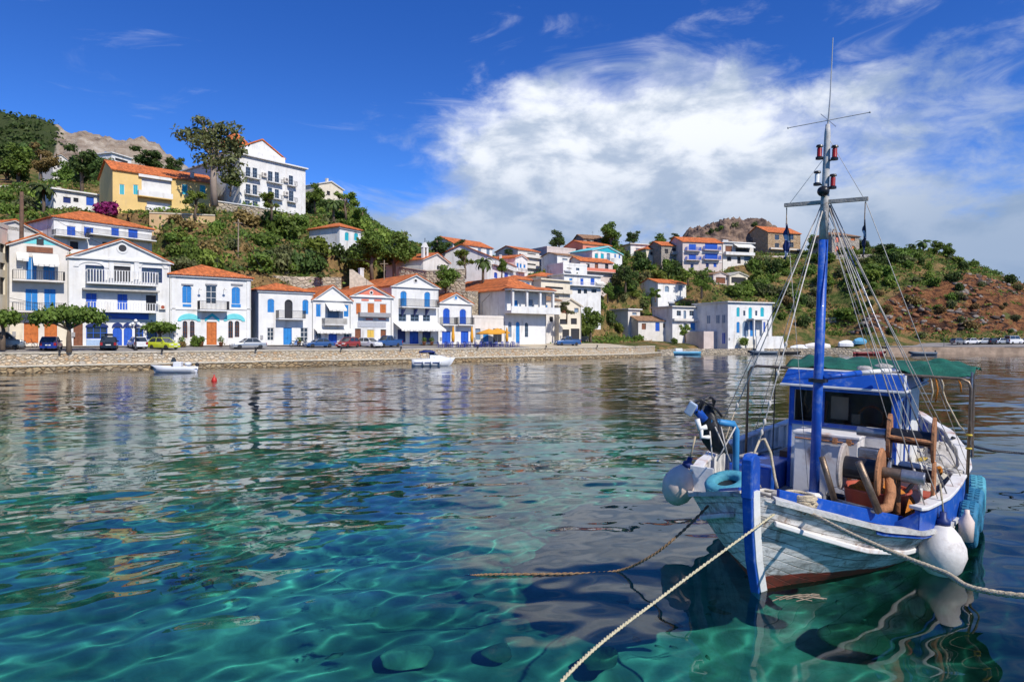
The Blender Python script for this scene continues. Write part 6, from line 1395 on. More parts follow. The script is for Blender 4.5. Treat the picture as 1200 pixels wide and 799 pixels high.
c = t.mix(t.ss(t.m('SUBTRACT', redz, lim), -.015, .015, 1, 0), c, t.mix(t.ss(t.noise(o_, 4, 6, .7), .4, .7), (.30, .05, .03), (.12, .05, .035)))
c = t.mix(t.ss(redz, -.05, .03, .75, 0), c, (.045, .05, .025))
t.put(b_.inputs['Base Color'], c); b_.inputs['Roughness'].default_value = .55; b_.inputs['Specular IOR Level'].default_value = .35
bn = t.n('ShaderNodeBump'); bn.inputs['Strength'].default_value = .8; bn.inputs['Distance'].default_value = .012
t.put(bn.inputs['Height'], t.m('ADD', t.m('MULTIPLY', seam, -1.3), t.m('MULTIPLY', str_, .9))); t.put(b_.inputs['Normal'], bn.outputs[0])
BLUEP = mat('boat blue paint', (.008, .075, .40), .42, 0, .14, 3, .12, 14, stain=(.16, .22, .36), stain_amt=.75, sscale=6, coat=.1); WHP = mat('boat white paint', (.74, .73, .70), .5, 0, .08, 3, .15, 10, stain=(.42, .33, .25), stain_amt=.55, sscale=2.2)
RUSTW = mat('rust stained white paint', (.72, .70, .67), .5, 0, .07, 3, .1, 10, stain=(.36, .13, .03), stain_amt=.9, sscale=1.9); RUST = mat('rusty iron', (.21, .085, .035), .75, .25, .35, 9, .5, 25, stain=(.33, .15, .06), stain_amt=.8, sscale=5)
RUSTL = mat('orange rust', (.42, .19, .085), .75, .1, .25, 8, .4, 25, stain=(.25, .09, .035), stain_amt=.7, sscale=6); STEEL = mat('dull steel', (.30, .31, .33), .4, .8, .2, 8, .2, 20, stain=(.22, .11, .05), stain_amt=.6, sscale=5); PIPE = mat('brown steel pipe', (.20, .145, .10), .42, .6, .3, 8, .2, 20, stain=(.08, .06, .05), stain_amt=.6, sscale=6)
BLACKP = mat('black drum', (.022, .022, .024), .3, .2, .2, 6, .15, 20); DECKW = mat('grey deck boards', (.42, .41, .39), .8, 0, .2, 4, .3, 12, stain=(.2, .17, .14), stain_amt=.6, sscale=3); TEAL = mat('faded turquoise rubber paint', (.075, .31, .39), .7, 0, .2, 6, .3, 20, stain=(.04, .16, .22), stain_amt=.7, sscale=5)
TEALD = mat('darker turquoise tyre paint', (.025, .16, .27), .7, 0, .25, 6, .3, 20, stain=(.012, .025, .035), stain_amt=.95, sscale=3.5); ROPE = mat('natural rope', (.50, .42, .29), .9, 0, .25, 25, .5, 60); ROPEB = mat('brown rope', (.24, .15, .08), .9, 0, .3, 25, .4, 50); ROPEG = mat('pale rigging rope', (.50, .47, .42), .9, 0, .2, 20); WIRE = mat('rigging wire', (.36, .33, .29), .6, .3, .2, 10); NETG = mat('green awning net', (.006, .10, .065), .85, 0, .25, 5, .6, 25)
FENDW = mat('scuffed white fender', (.70, .66, .61), .5, 0, .12, 4, .15, 8, stain=(.30, .25, .21), stain_amt=.8, sscale=3.5); FENDP = mat('sun-bleached pinkish fender', (.72, .58, .50), .5, 0, .12, 4, .1, 8, stain=(.5, .36, .28), stain_amt=.5, sscale=2.5); ORNET = mat('orange net', (.62, .22, .03), .9, 0, .3, 30, 1.0, 40); REDPL = mat('red plastic tub', (.40, .075, .04), .5, 0, .15, 3, .1, 8, stain=(.28, .10, .07), stain_amt=.5)
TARPB = mat('black plastic cover', (.015, .015, .017), .45, 0, .2, 3, .5, 7); NETW = mat('pale net heap', (.50, .47, .42), .95, 0, .3, 18, 1.0, 22, stain=(.25, .2, .16), stain_amt=.5, sscale=6); CLOTHG = mat('grey cloth', (.42, .39, .36), .9, 0, .2, 6, .8, 8)
# hull skin
av = np.concatenate([np.linspace(0, 1.4, 30), np.linspace(1.5, 10.3, 60)]); fv = np.linspace(0, 1, 30); v, pk = [], []
for a in av:
    for sd_, fs_ in ((-1, fv[::-1]), (1, fv[1:])):
        for f in fs_: v.append(tuple(hull_pt(a, f, sd_))); pk.append(f)
HULL = mesh_np('hull', v, grid_faces(len(av), 59)[:, ::-1], PLANK, BR, True, {'plank': pk})
def side_strip(a0, a1, side, off, z0f, z1f, th, n=40):
    """a board that follows the hull's side: z0f / z1f give its lower and upper edge above the sheer"""
    b = MB(); k = 0
    rows = []
    for i in range(n+1):
        a = a0+(a1-a0)*i/n; zt = zs_(a); zm = z1f(a); w_ = ip(a, HS)+off
        if zm < -.08: w_ = ip(a, HW)+(ip(a, HS)-ip(a, HW))*((zt+zm)/zt)**.8+off
        y = a-.24*max(0, 1-a/2.2)-.04
        da = (ip(a+.05, HS)-ip(a-.05, HS))/.1; nn = Vector((1, -da)).normalized()
        rows.append([(side*w_, y, zt+z0f(a)), (side*w_, y, zt+z1f(a)), (side*(w_-th*nn.x), y-th*nn.y, zt+z1f(a)), (side*(w_-th*nn.x), y-th*nn.y, zt+z0f(a))])
    if side < 0: rows = [r[::-1] for r in rows]
    return loft(b, [r[::-1] for r in rows])
BH = lambda a: .30+.26*min(1, max(0, (a-2.0)/2.2))
for sd_ in (-1, 1):
    side_strip(.10, 10.2, sd_, .035, lambda a: -.05, lambda a: .015, .22, 60).build('covering_board', mat('worn deck edge', (.52, .51, .48), .75, 0, .2, 5, .4, 14, stain=(.22, .19, .16), stain_amt=.85, sscale=2.6), BR)
    side_strip(.12, 9.9, sd_, .03, lambda a: -.34-.05*min(1, a), lambda a: -.27-.05*min(1, a), .1, 60).build('rubbing_strake', RUSTW, BR, False, .015)
    bw = side_strip(2.0, 10.15, sd_, -.005, lambda a: .018, BH, .07).build('bulwark', WHP if sd_ < 0 else BLUEP, BR)
    side_strip(1.95, 10.25, sd_, .05, lambda a: BH(a)+.003, lambda a: BH(a)+.055, .2).build('cap_rail', RUSTW, BR, False, .012)
    for i in range(22):
        a = 2.3+i*.34; w_ = ip(a, HS)-.09; MB().box(sd_*w_-.035, sd_*w_+.035, a-.07, a-.01, zs_(a)-.05, zs_(a)+BH(a)-.003).build('rib', WHP, bw)
side_strip(1.2, 3.6, 1, -.0, lambda a: -.10, lambda a: -.055, .02, 20).build('paint_stripe', BLUEP, BR)
v = []; 
for a in av[2:-2]:
    for q in (-1, -.5, 0, .5, 1): v.append((q*(ip(a, HS)-.06), a-.24*max(0, 1-a/2.2)-.04, zs_(a)-.035+.05*(1-q*q)))
mesh_np('deck', v, grid_faces(len(av)-4, 5)[:, ::-1], DECKW, BR)
w_ = ip(2.0, HS); MB().box(-w_+.0, -w_+.42, 1.93, 1.99, zs_(2), zs_(2)+.46).build('bulwark_end', WHP, BR, False, .01); MB().prism([(w_-.02, zs_(2)), (w_-.02, zs_(2)+.30), (w_-.42, zs_(2))], 'y', 1.93, 1.975).build('bulwark_end', BLUEP, BR)
# stem post
st = MB(); prof = [(-.46, 1.93), (-.42, 1.5), (-.33, 1.0), (-.18, .5), (.08, 0), (.45, -.6)]
secs = []
for i, (y, z) in enumerate(prof):
    dpt = .07; hw_ = .062 if z > .4 else .056
    secs.append([(-hw_, y, z), (hw_, y, z), (hw_+(.015 if z > 1.45 else 0), y+dpt, z+(-.03 if i == 0 else 0)), (-hw_-(.015 if z > 1.45 else 0), y+dpt, z+(-.03 if i == 0 else 0))])
ST = loft(st, secs).build('stem', BLUEP, BR, False, .012)
hd = MB(); hd.prism([(-.425, 1.40), (-.06, 1.40), (-.08, 1.80), (-.13, 1.92), (-.24, 1.985), (-.36, 1.985), (-.44, 1.93), (-.455, 1.86)], 'x', -.072, .072); hd.build('stem_head', BLUEP, ST, False, .02)
side = MB(); loft(side, [[(s_*.05, y+.072, z), (s_*.07, y+.072, z), (s_*.115, y+.20, z), (s_*.05, y+.20, z)][::1] for s_ in (1,) for y, z in prof[1:5]]).build('stem_strip', WHP, BR)
# blue toe boards of the foredeck
p0, p1 = BP(893, 582, 1.36), BP(1060, 616, 1.02)
def board(p, q, h, th, name, m, parent=BR, bevel=.008):
    p, q = Vector(p), Vector(q); e = (q-p); n = Vector((-e.y, e.x, 0)).normalized()*th; b = MB()
    vs = [p, q, q+n, p+n]; b.add([*vs, *[x+Vector((0, 0, h)) for x in vs]], [(0, 3, 2, 1), (4, 5, 6, 7), (0, 1, 5, 4), (1, 2, 6, 5), (2, 3, 7, 6), (3, 0, 4, 7)]); return b.build(name, m, parent, False, bevel)
tb = board((.25, .20, 1.27), (1.52, 2.08, .75), .19, .06, 'toe_board', BLUEP); board((-.25, .20, 1.27), (-1.2, 1.7, .82), .14, .06, 'toe_board', BLUEP)
# mast
M0 = Vector((.06, 3.0, 0)); mst = MB()
mb_ = MB().lathe([(.084, .75), (.08, 2.5), (.074, 5.2)], 20, Matrix.Translation(M0)).build('mast', BLUEP, BR, True)
MB().lathe([(.074, 5.205), (.07, 5.9), (.062, 6.0), (.05, 7.0), (.035, 7.15)], 16, Matrix.Translation(M0)).build('upper_mast', mat('chipped grey white paint', (.48, .47, .45), .55, 0, .15, 6, .2, 14, stain=(.22, .15, .10), stain_amt=.8, sscale=5), mb_, True)
MB().lathe([(.15, .76), (.15, .86), (.12, .9)], 16, Matrix.Translation(M0)).build('mast_collar', WHP, mb_)
WOODG = mat('grey weathered spar', (.36, .33, .29), .8, 0, .25, 8, .3, 15); sp_ = MB(); sp_.box(-.66, .66, -.035, .035, 5.81, 5.87); sp_.v = [(x+M0.x, y+M0.y, z) for x, y, z in sp_.v]; sp_.build('crosstree', WOODG, mb_)
for x, z, m_ in ((-.11, 6.62, REDL), (.13, 6.58, REDL), (-.13, 6.18, WHL), (.12, 6.10, REDL)):
    l_ = MB().lathe([(.045, -.01), (.04, .0), (.04, .13), (.03, .15)], 12, Matrix.Translation(M0+Vector((x, -.03, z)))).build('navigation_lamp', m_, mb_, True); lb_ = MB().lathe([(.06, -.05), (.06, -.012)], 12, Matrix.Translation(M0+Vector((x, -.03, z)))); lb_.lathe([(.06, .161), (.05, .19)], 12, Matrix.Translation(M0+Vector((x, -.03, z)))); lb_.tube([M0+Vector((x, -.03, z-.03)), M0+Vector((0, 0, z-.06))], .015, 5); lb_.build('lamp_bracket', BLACKP, l_)
MB().ell(M0+Vector((0, -.14, 6.0)), (.10, .09, .09), 14, 10).build('searchlight', BLACKP, mb_, True)
an = MB(); an.tube([M0+Vector((.0, 0, 7.1)), M0+Vector((.02, 0, 7.6)), M0+Vector((.03, 0, 8.6))], [.018, .012, .007], 5)
for a, b in (((-.62, -.1, 7.16), (.62, .1, 7.28)), ((-.2, .35, 7.45), (.2, -.35, 7.0))): an.tube([M0+Vector(a), M0+Vector(b)], .008, 4)
for q in ((-.62, -.1, 7.16), (.62, .1, 7.28)): an.ell(M0+Vector(q), (.018, .018, .018), 6, 4)
an.build('antenna', mat('pale aerial', (.45, .45, .45), .5), mb_)
bm_ = MB(); bm_.tube([M0+Vector((.08, .0, 2.86)), M0+Vector((.55, .55, 2.95))], .05, 10); bo = bm_.build('boom', BLUEP, mb_, True); MB().tube([M0+Vector((.55, .55, 2.95)), M0+Vector((.95, .95, 3.0))], .045, 10).build('boom_tip', WHP, bo, True)
cl = MB(); cl.box(M0.x-.13, M0.x+.13, M0.y-.13, M0.y+.13, 2.78, 2.84); cl.build('mast_bracket', IRON, mb_)
# standing rigging, all parts of the boat
def line(a, b, r=.011, m=ROPEG, name='shroud', sag=0.0, parent=BR, knots=()):
    r = r*.72
    a, b = Vector(a), Vector(b); n = 2 if not sag else 10; o = MB()
    o.tube([a.lerp(b, i/(n-1))-Vector((0, 0, sag*4*(i/(n-1))*(1-i/(n-1)))) for i in range(n)], r, 6)
    for t_ in knots: q = a.lerp(b, t_); o.ell(q, (r*2.6, r*2.6, r*5), 8, 6)
    return o.build(name, m, parent, True)
TP = M0+Vector((0, 0, 5.78)); g_ = lambda a, s_=1, dz=0: Vector((s_*(ip(a, HS)-.02), a, zs_(a)+BH(a)+.05+dz))
line(TP+Vector((-.06, 0, 0)), BPd(861, 482, 11.9), .014, knots=(.97,)); line(BPd(861, 482, 11.9), BPd(843, 536, 11.5), .012, ROPE); line(TP+Vector((-.08, .03, -.04)), g_(3.4, -1), .010, WIRE)
fs = BPd(890, 516, 9.9); line(TP+Vector((-.02, -.06, -.1)), fs, .014, ROPEG, 'forestay', knots=(.62, .74, .86, .93, .97))
lp = MB(); lp.tube([fs, BPd(884, 530, 9.8), BPd(886, 560, 9.7), BPd(891, 571, 9.7)], .018, 6); lp.tube([fs, BPd(896, 514, 9.9), BPd(903, 530, 9.85), BPd(908, 560, 9.8), BPd(911, 572, 9.75)], .02, 6); lp.build('bridle', ROPE, BR, True)
for a, r, dx, dz, m_ in ((2.2, .014, .06, 0, WIRE), (2.7, .011, .06, -.05, ROPEG), (3.1, .016, .08, 0, STEEL), (3.6, .010, .04, -.1, ROPEG), (4.3, .012, .08, .05, WIRE), (5.0, .009, .05, 0, ROPEG)): line(TP+Vector((dx, 0, dz)), g_(a, 1), r, m_, knots=(.86, .9))
line(M0+Vector((.63, 0, 5.79)), g_(5.6, 1), .009, ROPEG); line(M0+Vector((.63, 0, 5.79)), M0+Vector((.03, 0, 6.9)), .007, ROPEG); line(M0+Vector((-.63, 0, 5.79)), M0+Vector((-.03, 0, 6.6)), .006, ROPEG); line(TP+Vector((-.05, .05, .0)), g_(6.4, -1), .009, ROPEG); line(TP+Vector((.05, .06, .0)), Vector((.9, 7.2, 2.95)), .009, WIRE, 'backstay'); line(TP+Vector((0, .06, -.2)), Vector((.4, 6.6, 2.95)), .008, ROPEG, 'backstay')
line(M0+Vector((-.63, 0, 5.79)), M0+Vector((-.1, .0, .95)), .006, ROPEG, 'halyard'); line(TP+Vector((.02, -.08, -.1)), BP(1055, 540, 1.4), .008, ROPEG, 'halyard'); line(TP+Vector((.03, -.08, -.1)), BP(1088, 572, 1.2), .008, ROPEG, 'halyard')
# wheelhouse
wx0, wx1, wy0, wy1, wz0, wz1 = -.70, 1.10, 4.2, 7.3, .60, 2.62
wh = MB(); wall_holes(wh, wx1-wx0, wz1-wz0, [(.08, 1.72, 1.35, 1.94)], deep=.06); wh.v = [(x+wx0, y+wy0, z+wz0) for x, y, z in wh.v]
wh.add([(wx1, wy0, wz0), (wx1, wy1, wz0), (wx1, wy1, wz1), (wx1, wy0, wz1)], [(0, 1, 2, 3)]); wh.add([(wx0, wy1, wz0), (wx0, wy0, wz0), (wx0, wy0, wz1), (wx0, wy1, wz1)], [(0, 1, 2, 3)]); wh.add([(wx1, wy1, wz0), (wx0, wy1, wz0), (wx0, wy1, wz1), (wx1, wy1, wz1)], [(0, 1, 2, 3)])
WH = wh.build('wheelhouse', WHP, BR)
wf = MB(); X0, X1, Z0, Z1 = wx0+.08, wx0+1.72, wz0+1.35, wz0+1.94
for a in ((X0-.06, X1+.06, Z1, Z1+.07), (X0-.06, X1+.06, Z0-.07, Z0), (X0-.06, X0, Z0, Z1), (X1, X1+.06, Z0, Z1)): wf.box(a[0], a[1], wy0-.03, wy0-.003, a[2], a[3])
wf.box(X0+.50, X0+.53, wy0-.01, wy0+.03, Z0, Z1)
WF = wf.build('front_window', BLUEP, WH)
INT = MB(); INT.box(X0, X1, wy0+.045, wy0+.055, Z0, Z1)
gl = bpy.data.materials.new('cabin window glass'); gl.use_nodes = True; gb = gl.node_tree.nodes['Principled BSDF']; gt = NT(gl.node_tree); gb.inputs['Base Color'].default_value = (.02, .02, .02, 1); gb.inputs['Roughness'].default_value = .04; tb0 = gt.n('ShaderNodeBsdfTransparent'); tb0.inputs[0].default_value = (.8, .77, .72, 1); mx0 = gt.n('ShaderNodeMixShader'); mx0.inputs[0].default_value = .82; gt.put(mx0.inputs[1], gb.outputs[0]); gt.put(mx0.inputs[2], tb0.outputs[0]); gt.put(gl.node_tree.nodes['Material Output'].inputs[0], mx0.outputs[0])
INT.build('pane', gl, WH)
MB().box(wx0+.05, wx1-.05, wy0+.95, wy0+.98, wz0, wz1-.02).build('inner_bulkhead', mat('varnished cabin wall', (.46, .34, .25), .6, 0, .3, 3), WH); MB().box(wx0+.68, wx0+.98, wy0+.22, wy0+.24, wz0+1.42, wz0+1.84).build('chart_board', WHP, WH); MB().torus(.21, .022, Matrix.Translation((wx0+1.36, wy0+.22, wz0+1.5)) @ Matrix.Rotation(1.35, 4, 'X'), 24, 8).build('steering_wheel', RUSTL, WH, True); MB().box(wx0+.1, wx1-.1, wy0+.08, wy0+.55, wz0+1.28, wz0+1.36).build('dashboard', BRWOOD, WH); MB().box(wx0+.5, wx0+.62, wy0+.12, wy0+.3, wz0+1.362, wz0+1.75).build('instrument', BRWOOD, WH); MB().box(wx0+1.05, wx0+1.2, wy0+.15, wy0+.35, wz0+1.362, wz0+1.55).build('instrument', STEEL, WH); MB().tube([(wx0+.25, wy0+.12, wz0+1.93), (wx0+.22, wy0+.15, wz0+1.7), (wx0+.3, wy0+.15, wz0+1.5), (wx0+.38, wy0+.14, wz0+1.72), (wx0+.36, wy0+.12, wz0+1.93)], .018, 6).build('hanging_line', ROPE, WH, True)
sd_ = MB()
for y0, y1, z0, z1 in ((4.32, 4.95, 1.95, 2.5), (5.2, 5.9, .85, 2.5)): sd_.box(wx1+.003, wx1+.025, y0, y0+.07, z0, z1); sd_.box(wx1+.003, wx1+.025, y1-.07, y1, z0, z1); sd_.box(wx1+.003, wx1+.025, y0+.07, y1-.07, z1-.07, z1)
sd_.build('side_frames', BLUEP, WH); MB().box(wx1+.003, wx1+.012, 4.39, 4.88, 1.95, 2.43).build('side_pane', GLASS, WH)
for x in (wx0-.015, wx1-.05): MB().box(x, x+.065, wy0-.02, wy0+.05, wz0, wz1-.003).build('corner_post', BLUEP, WH, False, .01)
rf = MB(); o1, o2 = .13, .05; zt, zb = 2.92, 2.655
rf.add([(wx0-o1, wy0-o1-.05, zb), (wx1+o1, wy0-o1-.05, zb), (wx1+o1, wy1+o1, zb), (wx0-o1, wy1+o1, zb), (wx0-o2, wy0-o2, zt), (wx1+o2, wy0-o2, zt), (wx1+o2, wy1+o2, zt), (wx0-o2, wy1+o2, zt)], [(0, 1, 5, 4), (1, 2, 6, 5), (2, 3, 7, 6), (3, 0, 4, 7), (0, 3, 2, 1)])
RF = rf.build('roof_fascia', BLUEP, WH, False, .006); MB().box(wx0-o2+.004, wx1+o2-.004, wy0-o2+.004, wy1+o2-.004, zt-.03, zt+.012).build('roof', WHP, WH)
MB().box(wx0-o1-.02, wx1+o1+.02, wy0-o1-.075, wy1+o1+.02, zb-.045, zb-.003).build('roof_trim', WHP, WH, False, .01)
for x, sg in ((wx1+.115, 1),): b = MB(); b.prism([(wy0-.17, zb+.003), (wy0-.06, zb+.003), (wy0-.02, zt), (wy0-.055, zt)], 'x', x-.01, x+.02); b.build('corner_strip', WHP, WH)
pl_ = MB().box(wx1+.135, wx1+.16, 6.5, 7.35, 2.70, 2.90).build('name_board', WHP, WH); q_ = MB()
for k in range(6): q_.box(wx1+.161, wx1+.166, 6.58+k*.12, 6.61+k*.12, 2.75, 2.85); q_.box(wx1+.161, wx1+.166, 6.61+k*.12, 6.66+k*.12, 2.83 if k % 2 else 2.79, 2.85 if k % 2 else 2.81)
q_.build('lettering', NAVY, pl_)
for k, (x, y, s_) in enumerate(((.5, 4.6, .10), (.75, 5.0, .14), (.95, 4.7, .08))): MB().ell((x, y, zt+.012+s_*.5), (s_*1.4, s_, s_*.55), 10, 6, .15).build('roof_clutter', (CLOTHG, NETW, CHROME)[k], WH, True)
# deck locker in front of the wheelhouse
lk = MB(); lk.box(-.40, .64, 3.42, 4.02, .60, 1.80); LK = lk.build('deck_locker', RUSTW, BR, False, .015); MB().box(-.43, .67, 3.39, 4.05, 1.803, 1.86).build('lid', RUSTW, LK, False, .015)
hg = MB(); hg.tube([(-.38, 3.385, 1.74), (.58, 3.385, 1.74)], .014, 6)
for x in (.28, .5): hg.box(x-.04, x+.04, 3.36, 3.388, 1.70, 1.80)
hg.build('hinge', RUSTL, LK); MB().box(.40, .56, 3.40, 3.418, 1.1, 1.25).build('latch', RUST, LK)
# awning frame and green net
fy = 4.55; fr = MB(); zf = 2.92
def bend(p, q, r_, k=5): return [p.lerp(q, i/k) for i in range(k+1)]
fr.tube([(-1.62, fy, .8), (-1.62, fy, zf-.14), (-1.57, fy, zf-.04), (-1.47, fy, zf), (.3, fy, zf), (2.0, fy, zf-.02), (2.11, fy, zf-.07), (2.15, fy, zf-.18), (2.15, fy, .95)], .026, 8); FR = fr.build('awning_frame', PIPE, BR, True)
MB().tube([(-1.12, fy+.1, .85), (-1.12, fy+.1, zf)], .012, 5).build('awning_post', IRON, FR); MB().tube([(2.08, 7.2, 1.2), (2.05, 7.2, zf)], .024, 8).build('awning_post', PIPE, FR); MB().tube([(2.15, fy+.12, .98), (2.15, fy+.1, zf+.1)], .02, 8).build('awning_post', STEEL, FR)
nx, ny = 44, 26; v = []
for i in range(ny):
    for j in range(nx):
        x = -.95+3.1*j/(nx-1); y = 4.65+3.3*i/(ny-1); z = 3.0+.10*math.sin(math.pi*min(1, i/(ny-1)))-.05*max(0, 1-i/3)-.05*max(0, (j-38)/5)+.035*math.sin(x*5+y*2)*math.sin(y*3.1)+.02*math.sin(x*13+y*4)+.05*math.exp(-((x-1.6)/.3)**2)*math.sin(y*9)
        v.append((x, y+.05*math.sin(x*3), z))
nt_ = mesh_np('awning_net', v, grid_faces(ny, nx), NETG, BR, True); so = nt_.modifiers.new('thick', 'SOLIDIFY'); so.thickness = .015
# ropes tied to the frame
for k, (x, L) in enumerate(((1.55, .55), (1.62, .45), (1.7, .30), (1.95, .25))): MB().tube([(x, fy, zf), (x+.05, fy-.02, zf-L*.5), (x+.02*k, fy, zf-L)], .014, 5).build('lashing', (ROPE, ORNET)[k % 2], FR, True)
MB().tube([(1.66, fy, zf), (1.8, fy, 2.5), (2.0, fy, 2.1), (2.15, fy, 1.95)], .014, 5).build('lashing', ROPE, FR, True)
for z in (1.95, 1.72): MB().torus(.035, .018, Matrix.Translation((2.15, fy, z)), 12, 6).build('lashing', mat('yellow cord', (.55, .40, .05), .8), FR, True)
# net winches: drums, flanges, gallows of rusty plate
wn = empty('net_winch', (0, 0, 0), 0, parent=BR)
def axis_m(p, q): z = (Vector(q)-Vector(p)).normalized(); return Matrix.Translation(p) @ z.to_track_quat('Z', 'Y').to_matrix().to_4x4(), (Vector(q)-Vector(p)).length
def drum(p, q, r, m, name, parent, sides=24): M, L = axis_m(p, q); return MB().lathe([(r, 0), (r, L)], sides, M).build(name, m, parent, True) if False else MB().lathe([(r*.96, 0), (r, .01), (r, L-.01), (r*.96, L)], sides, M).build(name, m, parent)
def flange(p, q, r, m, parent, th=.03): M, L = axis_m(p, q); return MB().lathe([(r*.2, -th), (r*.92, -th), (r, -th*.5), (r, th*.5), (r*.92, th), (r*.2, th)], 32, M).build('flange', m, parent)
D0, D1 = Vector((.66, 2.12, 1.56)), Vector((1.18, 2.12, 1.55)); drum(D0, D1, .17, BLACKP, 'drum', wn); flange(D0, D1, .36, mat('greyed flange', (.46, .40, .35), .6, .1, .2, 8, .2, 20, stain=(.22, .10, .05), stain_amt=.8, sscale=5), wn); flange(D1, D1+(D1-D0), .36, RUSTL, wn)
drum(D1, D1+Vector((.30, 0, -.01)), .085, PIPE, 'shaft', wn); drum(D1+Vector((.28, 0, -.01)), D1+Vector((.58, 0, -.02)), .095, STEEL, 'warping_head', wn)
po = MB(); po.tube([(1.32, 2.12, 1.5), (1.34, 2.05, 1.25), (1.33, 1.9, 1.08), (1.2, 1.75, 1.03)], .075, 10); po.build('elbow_pipe', RUSTL, wn, True); MB().tube([(1.42, 2.2, .62), (1.40, 2.15, 1.6)], .05, 8).build('post', RUST, wn, True)
E0, E1 = Vector((1.12, 2.95, 2.02)), Vector((1.78, 2.95, 2.0)); drum(E0, E1, .12, BLACKP, 'drum', wn); drum(E0+Vector((-.42, 0, .01)), E0, .075, STEEL, 'warping_head', wn); MB().tube([E0+Vector((.05, -.14, -.02)), E1+Vector((0, -.14, -.02))], .035, 8).build('tie_rod', RUSTL, wn)
def plate(x, y, pts, th, m): b = MB(); b.prism(pts, 'x', x-th, x+th); b.v = [(a, y+c, d) for a, c, d in b.v]; return b.build('side_plate', m, wn, False, .01)
oval = [(.17*math.cos(a*math.pi/8), 2.0+.36*math.sin(a*math.pi/8)) for a in range(16)]
plate(E0.x+.05, 2.95, oval, .03, RUSTL); plate(E1.x, 2.95, oval, .025, RUSTL); plate(E1.x+.02, 2.95, [(.13*math.cos(a*math.pi/8), 1.36+.32*math.sin(a*math.pi/8)) for a in range(16)], .025, RUSTL)
MB().box(1.06, 1.16, 2.88, 3.02, .6, 1.75).build('post', RUSTL, wn, False, .01); drum(Vector((1.2, 2.95, 1.45)), Vector((1.78, 2.95, 1.43)), .10, BLACKP, 'drum', wn); flange(Vector((1.2, 2.95, 1.45)), Vector((1.78, 2.95, 1.43)), .2, STEEL, wn)
MB().box(.75, 1.05, 2.75, 2.95, 1.62, 1.78).build('gearbox', STEEL, wn, False, .02); MB().tube([(.7, 3.0, 1.1), (.95, 2.9, 1.75)], .02, 6).build('brake_lever', BLACKP, wn)
MB().tube([(1.35, 2.5, 1.0), (1.62, 2.7, 1.45)], .03, 6).build('brace', BLACKP, wn)
# pipe fairlead at the rail
pf = MB(); a0, a1 = BP(978, 586, 1.08), BP(1030, 600, 1.02)
pf.tube([BPd(963, 535, 10.35), a0], .045, 10); pf.tube([BPd(1006, 541, 9.78), a1], .05, 10); PF = pf.build('fairlead_posts', PIPE, BR, True); MB().tube([a0, a1], .035, 8).build('fairlead_roller', STEEL, PF, True)
# davit with power block on the left
dv = MB(); q = BPd(863, 545, 11.4); dz_ = BPd(863, 497, 11.4); dv.tube([Vector((q.x, q.y, .7)), dz_-Vector((0, 0, .1)), dz_+Vector((-.05, 0, 0)), BPd(832, 493, 11.3)], .055, 10); DV = dv.build('davit', mat('pale blue paint', (.03, .20, .42), .5, 0, .15, 4, stain=(.25, .3, .32), stain_amt=.4), BR, True)
pb = MB(); pb.tube([BPd(811, 474, 11.3), BPd(826, 492, 11.3)], .07, 10); pb.box(-.02, .02, -.02, .02, -.02, .02, Matrix.Translation(BPd(815, 478, 11.3))); pb.build('hydraulic_motor', BLUEP, DV, True)
pw = BPd(810, 478, 11.25); MB().box(-.07, .07, -.03, .03, -.13, .10, Matrix.Translation(pw) @ Matrix.Rotation(.5, 4, 'Y')).build('motor_plate', mat('pale blue steel', (.42, .50, .60), .5, 0, .1, 5), DV, False, .02)
hs_ = MB()
for pts in ([(820, 481), (826, 468), (835, 466), (836, 474), (828, 473)], [(816, 484), (822, 470), (832, 464), (838, 470), (834, 480)], [(811, 474), (822, 468), (840, 480), (846, 488)]): hs_.tube([BPd(u, v, 11.25) for u, v in pts], .022, 6)
hs_.build('hose', BLACKP, DV, True); vl = MB(); vl.tube([BPd(817, 491, 11.2), BPd(820, 502, 11.2), BPd(828, 500, 11.2)], .045, 8); vl.tube([BPd(822, 500, 11.2), BPd(822, 512, 11.2), BPd(832, 512, 11.2)], .035, 8); vl.build('valve', WHP, DV, True)
cv_ = MB(); rg = random.Random(5); ring = []
for (u, v, w_) in [(822, 476, .06), (823, 492, .15), (827, 508, .22), (831, 521, .24), (836, 528, .20), (838, 531, .07)]:
    c_ = BPd(u+8, v, 11.35); ring.append([c_+Vector((w_*1.0*math.cos(k*.785)*rg.uniform(.85, 1.15), w_*.6*math.sin(k*.785)*rg.uniform(.85, 1.15), rg.uniform(-.03, .03))) for k in range(8)])
loft(cv_, ring).build('plastic_cover', TARPB, DV, True)
ln = MB()
for a, b in (((845, 500), (852, 530)), ((838, 500), (856, 540)), ((862, 500), (840, 540)), ((832, 505), (835, 540))): ln.tube([BPd(*a, 11.2), BPd(*b, 11.1)], .012, 5)
ln.build('lanyard', ROPEG, DV, True)
# bollard block and coil at the bow, engine box colour on the left deck
MB().box(-.02, .30, .75, 1.0, 1.1, 1.28).build('samson_post', WOODG, BR, False, .02)
MB().box(-1.5, -.75, 3.2, 4.6, .6, 1.15).build('fish_hold_cover', BLUEP, BR, False, .03); MB().box(-1.0, -.62, 4.7, 5.3, .6, 1.25).build('crate_shelf', BRWOOD, BR)
